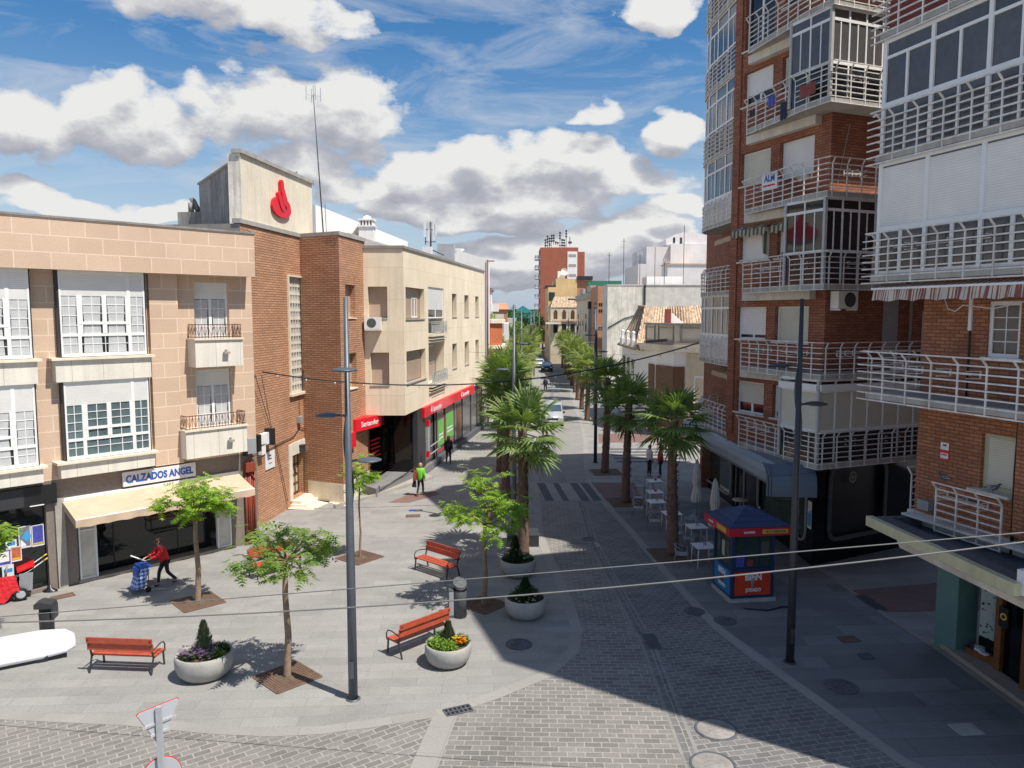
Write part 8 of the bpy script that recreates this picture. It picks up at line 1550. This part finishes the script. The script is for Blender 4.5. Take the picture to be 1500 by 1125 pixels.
# ================================================================ cafe
def table(x, y, rz, label):
    t = thing('cafe_table', label, 'table', (x, y, 0), rz, 'white cafe tables'); b = MB(); s_ = 0.36; b.box(-s_, s_, -s_, s_, 0.715, 0.735); b.build('table_top', MT['white_paint'], t); b = MB(); b.box(-s_ + .03, s_ - .03, -s_ + .03, s_ - .03, 0.68, 0.714); b.build('apron', MT['plastic_grey'], t)
    for sx in (-1, 1):
        for sy in (-1, 1): b = MB(); b.tube([(sx * 0.31, sy * 0.31, 0.69), (sx * 0.33, sy * 0.33, 0)], 0.018, 6); b.build('leg', MT['white_paint'], t)
    return t
def chair_proto():
    t = thing('cafe_chair', 'metal cafe chair', 'chair', (0, 0, 0), 0, 'metal chairs of the cafe'); b = MB()
    for i in range(7): x = -0.20 + 0.4 * i / 6; b.box(x - 0.022, x + 0.022, -0.20, 0.20, 0.445, 0.455)
    b.tube([(-0.22, -0.21, 0.45), (0.22, -0.21, 0.45), (0.22, 0.21, 0.45), (-0.22, 0.21, 0.45), (-0.22, -0.21, 0.45)], 0.013, 6); b.build('seat', MT['chair_metal'], t)
    b = MB(); ar = [(0.27 * cos(a), 0.02 + 0.25 * sin(a), 0.66 + 0.14 * max(0, sin(a))) for a in [pi * 2 * (k - 1.5) / 20 for k in range(14)]]; b.tube(ar, 0.013, 6)
    b.tube([(0.24 * cos(a), 0.02 + 0.24 * sin(a), 0.60) for a in [pi * (0.12 + 0.76 * k / 8) for k in range(9)]], 0.009, 5); b.build('backrest', MT['chair_metal'], t)
    for sx in (-1, 1):
        b = MB(); b.tube([(sx * 0.26, -0.16, 0.66), (sx * 0.23, -0.22, 0.45), (sx * 0.24, -0.25, 0.0)], 0.012, 6); b.build('front_leg', MT['chair_metal'], t); b = MB(); b.tube([(sx * 0.18, 0.20, 0.76), (sx * 0.20, 0.21, 0.45), (sx * 0.24, 0.29, 0.0)], 0.012, 6); b.build('rear_leg', MT['chair_metal'], t)
    return t
cp0 = chair_proto(); first = True
TB = [(959, 704, 'farthest white cafe table, beside the couple'), (959, 720, 'second farthest white cafe table with a red napkin box'), (961, 734, 'third farthest white cafe table with an ashtray'), (984, 751, 'fourth white cafe table, half behind the palm trunk'), (1020, 770.4, 'second nearest white cafe table, beside the kiosk roof'), (1031, 799, 'nearest white cafe table, left of the kiosk')]
AD = ['the farthest cafe table', 'the second farthest cafe table', 'the third farthest cafe table', 'the cafe table behind the palm trunk', 'the cafe table beside the kiosk roof', 'the nearest cafe table left of the kiosk']
CR_ = [[(-0.72, 0.1, -pi / 2), (-0.15, 0.7, 0)], [(-0.75, 0.05, -pi / 2), (0.75, 0, pi / 2)], [(-0.78, 0.0, -pi / 2), (-0.2, -0.72, pi)], [(-0.75, -0.2, -pi / 2), (0.1, -0.75, pi), (0.76, 0.1, pi / 2)], [(-0.78, 0.05, -pi / 2), (0.0, 0.74, 0), (-0.45, -0.72, pi)], [(-0.80, -0.05, -pi / 2), (0.05, 0.72, 0), (0.35, -0.72, pi)]]
SD = {-pi / 2: 'left of', 0: 'beyond', pi: 'on the near side of', pi / 2: 'right of'}
for k, (px, py, lb) in enumerate(TB):
    d = ray(px, py); tt = (0.735 - H) / d[2]; x, y = d[0] * tt, d[1] * tt; table(x, y, 0.12, lb)
    for (dx, dy, rz) in CR_[k]:
        lbl = 'metal cafe chair %s %s' % (SD[rz], AD[k])
        if first: cp0.location = (x + dx, y + dy, 0); cp0.rotation_euler = (0, 0, -rz if rz in (pi / 2, -pi / 2) else rz); cp0['label'] = lbl; first = False
        else: copy_tree(cp0, (x + dx, y + dy, 0), (-rz if abs(abs(rz) - pi / 2) < 0.01 else rz) + RND.uniform(-0.3, 0.3), lbl)
    m_ = ['red_paint', 'red_paint', 'galv', 'galv', 'galv', 'plastic_grey'][k]
    b = MB(); b.box(-0.06, 0.06, -0.04, 0.04, 0, 0.06); b.box(-0.04, 0.04, -0.02, 0.02, 0.06, 0.08); o = tag(b.build('napkin_box', MT[m_]), 'napkin box standing on ' + AD[k], 'napkin box'); o.location = (x + 0.05, y + 0.05, 0.736)
def parasol(x, y, label):
    t = thing('closed_parasol', label, 'parasol', (x, y, 0), 0, 'closed cream parasols'); b = MB(); b.tube([(0, 0, 0.05), (0, 0, 2.62)], 0.022, 8); b.lathe([(0.0, 0.06), (0.25, 0.05), (0.27, 0.0)], 18); b.build('pole', MT['plastic_grey'], t); b = MB(); n = 24; prof = [(0.02, 2.60), (0.09, 2.45), (0.13, 2.1), (0.16, 1.7), (0.12, 1.42), (0.19, 1.1), (0.21, 0.8), (0.17, 0.72)]
    for i in range(len(prof) - 1):
        for k in range(n):
            P = lambda j, kk: (prof[j][0] * (1 + 0.22 * (kk % 2)) * cos(2 * pi * kk / n), prof[j][0] * (1 + 0.22 * (kk % 2)) * sin(2 * pi * kk / n), prof[j][1] - 0.04 * (kk % 3)); b.quad(P(i, k), P(i, (k + 1) % n), P(i + 1, (k + 1) % n), P(i + 1, k))
    b.build('canopy', MT['umbrella'], t)
parasol(8.2, 33.6, 'closed cream parasol further from the kiosk'); parasol(7.95, 29.6, 'closed cream parasol standing just behind the kiosk')
# ================================================================ street sweeper's cart and shopping trolley
x, y = G(24, 876); t = thing('cleaning_cart', "grey street cleaner's cart with a red lid and red cloth at the left edge", 'cart', (x, y, 0), 0.60)
b = MB()
for (a, c, z0, z1, f) in ((-0.62, 0.05, 0.22, 0.80, 0.10), (0.10, 0.48, 0.25, 0.85, 0.04)):
    bt_, tp_ = [(a + f, -0.24), (c - f, -0.24), (c - f, 0.24), (a + f, 0.24)], [(a, -0.30), (c, -0.30), (c, 0.30), (a, 0.30)]; b.face([(*p, z0) for p in bt_[::-1]])
    for i in range(4): b.quad((*bt_[i], z0), (*bt_[(i + 1) % 4], z0), (*tp_[(i + 1) % 4], z1), (*tp_[i], z1))
b.build('tub', MT['plastic_grey'], t); b = MB(); b.box(-0.55, 0.0, -0.25, 0.25, 0.68, 0.70); b.tube([(-0.62, -0.3, 0.8), (0.05, -0.3, 0.8), (0.05, 0.3, 0.8), (-0.62, 0.3, 0.8), (-0.62, -0.3, 0.8)], 0.03, 6); b.build('rim', MT['iron_grey'], t)
b = MB(); b.extr([(0.06, 0.88), (0.52, 1.02), (0.53, 1.08), (0.05, 0.95)], -0.30, 0.30); b.build('lid', MT['red_paint'], t); b = MB()
for s_ in (-0.25, 0.25): b.tube([(-0.1, s_, 0.72), (0.35, s_, 0.86), (0.78, s_, 1.14)], 0.018, 6)
b.tube([(0.1, -0.25, 0.2), (0.12, -0.25, 0.8)], 0.02, 6); b.tube([(0.1, 0.25, 0.2), (0.12, 0.25, 0.8)], 0.02, 6); b.build('frame', MT['galv'], t)
for s_ in (-0.25, 0.25): b = MB(); b.tube([(0.78, s_, 1.14), (0.90, s_, 1.21)], 0.026, 6); b.build('handle_grip', MT['yellow'], t)
for s_ in (-1, 1):
    b = MB(); b.lathe([(0.13, -0.035), (0.20, -0.04), (0.21, 0.0), (0.20, 0.04), (0.13, 0.035)], 22); w_ = b.build('wheel', MT['rubber'], t); w_.rotation_euler = (pi / 2, 0, 0); w_.location = (0.12, s_ * 0.37, 0.21); b = MB(); b.lathe([(0.0, -0.03), (0.05, -0.045), (0.13, -0.025)], 16); b.lathe([(0.0, 0.03), (0.05, 0.045), (0.13, 0.025)], 16); b.build('hub', MT['galv'], w_)
b = MB()
for i in range(6):
    for j in range(5):
        P = lambda i, j: (-0.66 + 0.11 * i + 0.02 * j, -0.335 - 0.03 * sin(i * 1.3 + j) - 0.02 * j, 0.84 - 0.13 * j * (1 + 0.25 * sin(i * 0.9))); b.quad(P(i, j), P(i + 1, j), P(i + 1, j + 1), P(i, j + 1))
b.build('hanging_cloth', MT['cloth_red'], t); b = MB(); b.tube([(-0.25, 0.0, 0.7), (-0.2, 0.02, 1.1)], 0.03, 6); b.build('broom_stub', MT['roof_grey'], t)
x, y = G(73, 866); b = MB(); b.lathe([(0.22, 0.0), (0.20, 0.05), (0.08, 0.10), (0.05, 0.22), (0.0, 0.23)], 10, (0, 0, 0), 1.2, 0.7); o = tag(b.build('dark_bag', MT['black']), 'small dark bag on the ground at the foot of the shop pillar', 'bag'); o.location = (x, y, 0)
# ================================================================ people: one continuous skinned body, clothes over it
def skin_mesh(name, nodes, edges, m, par, sub=1, root=0):
    """nodes: list of (pos, radius)"""
    me = bpy.data.meshes.new(name); me.from_pydata([tuple(p) for p, r in nodes], edges, []); o = bpy.data.objects.new(name, me); S.collection.objects.link(o); o.parent = par
    md = o.modifiers.new('skin', 'SKIN'); md.use_smooth_shade = True
    for i, (p, r) in enumerate(nodes): v = me.skin_vertices[0].data[i]; v.radius = (r, r) if not isinstance(r, tuple) else r; v.use_root = (i == root)
    s_ = o.modifiers.new('sub', 'SUBSURF'); s_.levels = sub; s_.render_levels = sub
    dg = bpy.context.evaluated_depsgraph_get(); ev = o.evaluated_get(dg); m2 = bpy.data.meshes.new_from_object(ev); o.modifiers.clear(); o.data = m2; m2.name = name; m2.materials.clear(); m2.materials.append(MT[m])
    for p in m2.polygons: p.use_smooth = True
    return o
def person(x, y, rz, label, h=1.68, top='cloth_red', legs='cloth_black', hair='hair_brown', shoes='black', lean=0.0, stride=0.25, armL=None, armR=None, long_top=0.0, hair_len=0.06, skirt=False, z=0.0, glasses=False):
    """local +y is the walking direction"""
    t = thing('person', label, 'person', (x, y, z), rz); k = h / 1.70
    V = lambda a, b_, c: Vector((a * k, b_ * k, c * k)); L = lambda zz: lean * max(0, (zz - 0.92)) * 0.9      # forward lean above the hips
    hip = V(0, 0, 0.92); wst = V(0, L(1.08), 1.08); chest = V(0, L(1.30), 1.30); neck = V(0, L(1.47) + 0.0, 1.46); chin = V(0, L(1.53) + 0.02, 1.53); head = V(0, L(1.60) + 0.035 + 0.02 * lean, 1.61)
    sh = {s_: V(s_ * 0.17, L(1.40), 1.40) for s_ in (-1, 1)}; hj = {s_: V(s_ * 0.085, 0, 0.88) for s_ in (-1, 1)}
    kn = {1: V(0.09, stride * 0.45, 0.50), -1: V(-0.09, -stride * 0.10, 0.49)}; an = {1: V(0.085, stride * 0.55, 0.09), -1: V(-0.085, -stride * 0.85, 0.13 if stride > 0.1 else 0.09)}
    arms = {1: armR or [V(0.22, L(1.15) - 0.05, 1.13), V(0.23, L(0.95) + 0.04, 0.90)], -1: armL or [V(-0.22, L(1.15) - 0.02, 1.13), V(-0.23, L(0.95) + 0.10, 0.91)]}
    for s_ in (-1, 1):
        if (armR if s_ == 1 else armL): arms[s_] = [V(*p) for p in arms[s_]]
    N, E = [], []
    def add(p, r, prev=None):
        N.append((p, r if isinstance(r, tuple) else r)); i = len(N) - 1
        if prev is not None: E.append((prev, i))
        return i
    i0 = add(hip, 0.125 * k); iw = add(wst, 0.105 * k, i0); ic = add(chest, 0.125 * k, iw); iN = add(neck, 0.052 * k, ic); add(head, 0.085 * k, add(chin, 0.058 * k, iN))
    for s_ in (-1, 1):
        a = add(sh[s_], 0.052 * k, ic); el = add(arms[s_][0], 0.038 * k, a); wr = add(arms[s_][1], 0.025 * k, el); d = (arms[s_][1] - arms[s_][0]).normalized(); pm = add(arms[s_][1] + d * 0.06 * k, 0.028 * k, wr)
        side = Vector((0, 1, 0)) if abs(d.y) < 0.7 else Vector((1, 0, 0)); side = (side - d * side.dot(d)).normalized(); pp = arms[s_][1] + d * 0.06 * k; cur = Vector((-s_ * 0.3, 0.0, -0.1))
        for f, ln in ((-0.026, 0.055), (-0.009, 0.066), (0.009, 0.062), (0.026, 0.05)):
            q = add(pp + side * f * k + d * 0.045 * k, 0.0095 * k, pm); add(pp + side * f * k + d * (0.045 + ln) * k + cur * 0.03 * k, 0.008 * k, q)
        q = add(pp + side * 0.045 * k - d * 0.005 * k, 0.011 * k, pm); add(pp + side * 0.062 * k + d * 0.035 * k, 0.009 * k, q)
        a = add(hj[s_], 0.085 * k, i0); b_ = add(kn[s_], 0.055 * k, a); c = add(an[s_], 0.036 * k, b_); add(an[s_] + V(0, 0.11, -0.055), 0.03 * k, c)
    skin_mesh('body', N, E, 'skin', t)
    # face: nose, eyes, mouth, ears
    b = MB(); hc = head + V(0, 0, 0.01); b.face((hc + V(-0.012, 0.088, -0.02), hc + V(0.012, 0.088, -0.02), hc + V(0, 0.112, -0.022))); b.face((hc + V(-0.012, 0.088, -0.02), hc + V(0, 0.112, -0.022), hc + V(0, 0.088, 0.02))); b.face((hc + V(0.012, 0.088, -0.02), hc + V(0, 0.088, 0.02), hc + V(0, 0.112, -0.022)))
    for s_ in (-1, 1): b.tube([hc + V(s_ * 0.086, 0.0, 0.015), hc + V(s_ * 0.094, -0.01, -0.025)], 0.012 * k, 6)
    b.build('face_features', MT['skin'], t); b = MB()
    for s_ in (-1, 1): c = hc + V(s_ * 0.032, 0.086, 0.012); w_ = 0.018 if glasses else 0.010; b.box(c.x - w_, c.x + w_, c.y - 0.012, c.y + 0.006, c.z - w_ * 0.7, c.z + w_ * 0.7)
    c = hc + V(0, 0.083, -0.052); b.box(c.x - 0.022, c.x + 0.022, c.y - 0.008, c.y + 0.004, c.z - 0.004, c.z + 0.004); b.build('eyes_and_mouth', MT['black'], t)
    # hair
    b = MB(); n = 14
    for i in range(7):
        for j in range(n):
            def P(i, j):
                ph = i / 7 * (pi * 0.56 + (0.25 if True else 0)); th = 2 * pi * j / n; front = cos(th - pi / 2); lim = 1.0 if front < 0.35 else 0.62; ph *= lim; r_ = 0.103
                return hc + V(r_ * sin(ph) * cos(th), r_ * 1.08 * sin(ph) * sin(th) - 0.012, r_ * 1.12 * cos(ph) - (hair_len if (i == 7 and front < 0.2) else 0))
            b.quad(P(i, j), P(i, j + 1), P(i + 1, j + 1), P(i + 1, j))
    b.smooth = True; b.sm = [True] * len(b.f); b.build('hair', MT[hair], t, fix=True)
    # jacket
    N, E = [], []; i0 = add(V(0, -0.005, 0.86 - long_top), 0.20 * k); iw = add(V(0, L(1.05), 1.03), 0.185 * k, i0); ic = add(chest, 0.18 * k, iw); add(neck - V(0, 0, 0.035), 0.075 * k, ic)
    for s_ in (-1, 1):
        a = add(sh[s_] + V(0, 0, -0.005), 0.09 * k, ic); el = add(arms[s_][0], 0.076 * k, a); add(arms[s_][0].lerp(arms[s_][1], 0.92), 0.06 * k, el)
    skin_mesh('jacket', N, E, top, t)
    # trousers
    N, E = [], []; i0 = add(V(0, 0, 0.93), 0.135 * k)
    for s_ in (-1, 1): a = add(hj[s_] - V(0, 0, 0.02), 0.098 * k, i0); b_ = add(kn[s_], 0.068 * k, a); add(an[s_] + V(0, 0, 0.03), 0.052 * k, b_)
    skin_mesh('trousers', N, E, legs, t)
    for s_ in (-1, 1):
        N, E = [], []; a = add(an[s_] + V(0, -0.03, -0.035), 0.042 * k); c = add(an[s_] + V(0, 0.04, -0.045), 0.04 * k, a); add(an[s_] + V(0, 0.14, -0.055), 0.034 * k, c); skin_mesh('shoe', N, E, shoes, t)
    return t
# woman in red pushing the trolley
x, y = G(243, 857); rzr = atan2(-0.73, -0.68) - pi / 2
person(x, y, rzr, 'person in a red jacket and dark trousers leaning forward to push a blue shopping trolley', 1.60, 'cloth_red', 'cloth_black', 'hair_brown', 'black', 0.30, 0.40, [(-0.20, 0.33, 1.16), (-0.13, 0.56, 1.10)], [(0.20, 0.33, 1.16), (0.13, 0.56, 1.12)], 0.04, 0.05, glasses=True)
f = Vector((-0.68, -0.73)).normalized(); tx, ty = x + f.x * 0.78, y + f.y * 0.78
t = thing('shopping_trolley', 'blue checked shopping trolley on two small wheels pushed by the person in red', 'trolley', (tx, ty, 0), rzr); t.scale = (1.2, 1.2, 1.08); b = MB()
secs = [[(sx * 0.17, sy * 0.12 + oy, z) for sx, sy in ((-1, -1), (1, -1), (1, 1), (-1, 1))] for z, oy in ((0.14, 0.12), (0.45, 0.03), (0.72, -0.06), (0.80, -0.08))]
for i in range(3):
    for kk in range(4): b.quad(secs[i][kk], secs[i][(kk + 1) % 4], secs[i + 1][(kk + 1) % 4], secs[i + 1][kk])
b.face(secs[-1]); b.face(secs[0][::-1])
def checked():
    m, nt, bb = nm('blue_check'); c = nt.nodes.new('ShaderNodeTexChecker'); c.inputs['Scale'].default_value = 12; c.inputs['Color1'].default_value = (0.04, 0.10, 0.45, 1); c.inputs['Color2'].default_value = (0.45, 0.55, 0.75, 1); mp = nt.nodes.new('ShaderNodeMapping'); mp.inputs['Rotation'].default_value = (0, 0, 0.78); nt.links.new(coords(nt, 'UV'), mp.inputs[0]); nt.links.new(mp.outputs[0], c.inputs['Vector']); nt.links.new(c.outputs[0], bb.inputs['Base Color']); bb.inputs['Roughness'].default_value = 0.7
checked(); b.build('bag', MT['blue_check'], t); b = MB(); b.box(-0.18, 0.18, -0.19, 0.09, 0.74, 0.84); b.box(-0.15, 0.15, 0.10, 0.16, 0.50, 0.76); b.build('bag_flap', MT['sign_blue'], t)
b = MB()
for s_ in (-0.15, 0.15): b.tube([(s_, -0.10, 0.10), (s_, -0.17, 0.84), (s_, -0.22, 1.06)], 0.011, 6)
b.tube([(-0.15, -0.22, 1.06), (0.15, -0.22, 1.06)], 0.014, 6); b.tube([(-0.19, -0.08, 0.08), (0.19, -0.08, 0.08)], 0.010, 6); b.build('frame', MT['black'], t)
for s_ in (-1, 1): b = MB(); b.lathe([(0.0, -0.02), (0.08, -0.02), (0.085, 0.0), (0.08, 0.02), (0.0, 0.02)], 14); o = b.build('wheel', MT['rubber'], t); o.rotation_euler = (0, pi / 2, 0); o.location = (s_ * 0.20, -0.10, 0.085)
b = MB(); b.tube([(0.05, 0.28, 1.24), (-0.05, -0.15, 0.98)], 0.022, 8); o = tag(b.build('rolled_paper', MT['paper']), 'white roll sticking out of the blue shopping trolley', 'roll'); o.location = (tx, ty, 0); o.rotation_euler = (0, 0, rzr)
# woman in green
x, y = G(616, 726); person(x, y, -0.25, 'person in a bright green jacket walking away near the bank with a red bag', 1.62, 'cloth_green', 'cloth_black', 'hair_blond', 'black', 0.02, 0.30, None, None, 0.12, 0.04)
t = thing('shoulder_bag', 'red and brown shoulder bag carried by the person in green', 'bag', (x - 0.26, y - 0.05, 0)); b = MB(); b.extr([(-0.10, 0.78), (0.08, 0.78), (0.10, 1.25), (-0.06, 1.30)], -0.10, 0.08); b.build('bag', MT['leather'], t); b = MB(); b.tube([(0.0, 0, 1.28), (0.08, 0, 1.42)], 0.015, 5); b.build('strap', MT['leather'], t)
b = MB(); b.extr([(-0.13, 0.45), (0.10, 0.42), (0.08, 0.76), (-0.04, 0.80)], -0.08, 0.06); o = tag(b.build('carrier_bag', MT['cloth_navy']), 'dark carrier bag hanging from the hand of the person in green', 'bag'); o.location = (x - 0.30, y + 0.02, 0)
x, y = G(657, 680); person(x, y, -0.2, 'person dressed in black walking away along the bank windows', 1.70, 'cloth_black', 'cloth_black', 'hair_brown', 'black', 0.0, 0.18, None, None, 0.10, 0.16)
x, y = G(951, 698); person(x, y, -pi / 2 + 0.3, 'person in a white jacket standing talking beside the cafe tables', 1.76, 'cloth_white', 'cloth_black', 'hair_dark', 'black', 0.0, 0.04, None, None, 0.08, 0.02)
x, y = G(967, 699); person(x, y, pi / 2 - 0.2, 'person in a red jacket and dark trousers standing talking beside the palm trunk', 1.70, 'cloth_red', 'cloth_navy', 'hair_dark', 'black', 0.0, 0.04, None, None, 0.02, 0.05)
b = MB(); b.extr([(-0.13, 0.55), (0.13, 0.55), (0.11, 0.88), (-0.11, 0.88)], -0.06, 0.06); o = tag(b.build('paper_bag', MT['umbrella']), 'tan paper bag held by the person in the red jacket by the palm', 'bag'); o.location = (x - 0.26, y, 0)
person(3.85, 88.1, 2.9, 'person in dark clothes crossing the road beyond the silver van', 1.74, 'cloth_navy', 'cloth_black', 'hair_dark', 'black', 0.0, 0.35, None, None, 0.15)
person(-6.35, 43.4, 2.6, 'person in jeans and dark top standing in the dark bank entrance', 1.72, 'cloth_navy', 'denim', 'hair_dark', 'white_paint', 0.0, 0.10, z=0.42)
# ================================================================ cars
def car(x, y, rz, label, m, kind='hatch'):
    t = thing('parked_car' if kind != 'van' else 'small_van', label, 'car' if kind != 'van' else 'van', (x, y, 0), rz)                   # local +x forward
    if kind == 'van': prof = [(-2.1, .45), (-2.12, 1.0), (-2.05, 1.72), (-1.6, 1.80), (0.3, 1.82), (0.75, 1.70), (1.25, 1.12), (1.95, 0.92), (2.12, 0.70), (2.12, 0.42)]; W0, wt = 0.86, 0.72
    else: prof = [(-2.0, .42), (-2.02, .85), (-1.9, 1.02), (-1.45, 1.38), (-0.2, 1.45), (0.35, 1.36), (1.05, 0.96), (1.8, 0.82), (2.0, 0.62), (2.0, .38)]; W0, wt = 0.87, 0.66
    b = MB(); b.smooth = True; zs_ = max(p[1] for p in prof); bl = 0.95
    def half(z): return W0 if z <= bl else W0 - (W0 - wt) * (z - bl) / (zs_ - bl)
    n = len(prof)
    for i in range(n - 1):
        (xa, za), (xb, zb2) = prof[i], prof[i + 1]; ha, hb = half(za), half(zb2); b.quad((xa, -ha, za), (xb, -hb, zb2), (xb, hb, zb2), (xa, ha, za))
    for s_ in (-1, 1):
        lo_ = [(-2.1, 0.3), (2.05, 0.3)]
        for i in range(n - 1):
            (xa, za), (xb, zb2) = prof[i], prof[i + 1]; zl = 0.28
            b.quad((xa, s_ * half(za), za), (xb, s_ * half(zb2), zb2), (xb, s_ * W0, min(zb2, bl)), (xa, s_ * W0, min(za, bl))); b.quad((xa, s_ * W0, min(za, bl)), (xb, s_ * W0, min(zb2, bl)), (xb * 0.98, s_ * W0 * 0.97, zl), (xa * 0.98, s_ * W0 * 0.97, zl))
    b.quad((2.08 if kind == 'van' else 1.97, -W0, 0.28), (2.08 if kind == 'van' else 1.97, W0, 0.28), (prof[-1][0], W0, prof[-1][1]), (prof[-1][0], -W0, prof[-1][1])); body = b.build('body', MT[m], t, fix=True)
    b = MB(); (xa, za), (xb, zb2) = (prof[5], prof[6]) if kind == 'van' else (prof[5], prof[6]); f0, f1 = 0.08, 0.90
    P = lambda f, s_: (xa + (xb - xa) * f + 0.012, s_ * (half(za + (zb2 - za) * f) - 0.07), za + (zb2 - za) * f + 0.012); b.quad(P(f1, -1), P(f1, 1), P(f0, 1), P(f0, -1)); b.build('windscreen', MT['glass_blue'], t)
    for s_ in (-1, 1):
        b = MB(); zt = zs_ - 0.10; xr = -1.7 if kind == 'van' else -1.35; xf = 0.35 if kind == 'van' else 0.25; e_ = 0.008
        for (u0, u1) in ((xr, -0.55), (-0.47, xf)): b.quad((u0, s_ * (half(1.0) + e_), 1.0), (u1 + (0.55 if u1 == xf else 0), s_ * (half(1.0) + e_), 1.0), (u1, s_ * (half(zt) + e_), zt), (u0, s_ * (half(zt) + e_), zt))
        b.build('side_window', MT['glass_dark'], t); b = MB(); fx = 2.10 if kind == 'van' else 1.93; b.box(fx - 0.18, fx + 0.02, s_ * 0.52, s_ * 0.80, 0.62, 0.80); b.build('headlight', MT['paper'], t)
        b = MB(); b.box(0.75, 0.9, s_ * (W0 - 0.02), s_ * (W0 + 0.17), 0.98, 1.12); b.build('wing_mirror', MT['black'], t)
        for wx in (-1.3, 1.35):
            b = MB(); b.lathe([(0.18, -0.10), (0.31, -0.10), (0.32, 0.0), (0.31, 0.10), (0.18, 0.10)], 22); w_ = b.build('wheel', MT['rubber'], t); w_.rotation_euler = (pi / 2, 0, 0); w_.location = (wx, s_ * (W0 - 0.06), 0.32); b = MB(); b.lathe([(0.0, 0.08), (0.19, 0.09)], 16); b.lathe([(0.0, -0.08), (0.19, -0.09)], 16); b.build('rim', MT['galv'], w_)
    b = MB(); fx = 2.125 if kind == 'van' else 2.005; b.box(fx - 0.02, fx + 0.012, -0.45, 0.45, 0.60, 0.74); b.box(fx - 0.1, fx + 0.02, -0.8, 0.8, 0.30, 0.42); b.build('grille', MT['black'], t); b = MB(); b.box(fx + 0.012, fx + 0.022, -0.26, 0.26, 0.46, 0.56); b.build('number_plate', MT['paper'], t)
car(3.3, 62.9, -pi / 2 - 0.03, 'silver van driving towards us, half hidden by palm fronds', 'car_silver', 'van'); car(5.5, 121.5, -pi / 2 - 0.05, 'dark blue car on the street behind the silver van', 'car_blue'); car(7.6, 178, -pi / 2, 'white car far up the street', 'car_white'); car(4.6, 130, -pi / 2 - .05, 'pale car partly hidden behind the dark blue one', 'car_white')
for i, (px, py) in enumerate(((766, 477), (770, 482), (776, 487), (762, 484))):
    a = AY(px, py + 3, 330 - 20 * i); car(a[0], 300 - 18 * i, -pi / 2, ['tiny grey car far away between the trees', 'tiny white car far away below the trees', 'small blue car far away at the end of the street', 'tiny dark car far away left of the others'][i], ['car_silver', 'car_white', 'car_blue', 'car_blue'][i])
t = thing('banner_post', 'slim blue banner post standing in the street in front of the far cars', 'post', (7.9, 150, 0)); b = MB(); b.tube([(0, 0, 0), (0, 0, 3.0)], 0.06, 6); b.build('post', MT['dark_metal'], t); b = MB(); b.box(-0.35, 0.35, -0.05, 0.05, 0.4, 2.2); b.build('banner', MT['navy'], t)
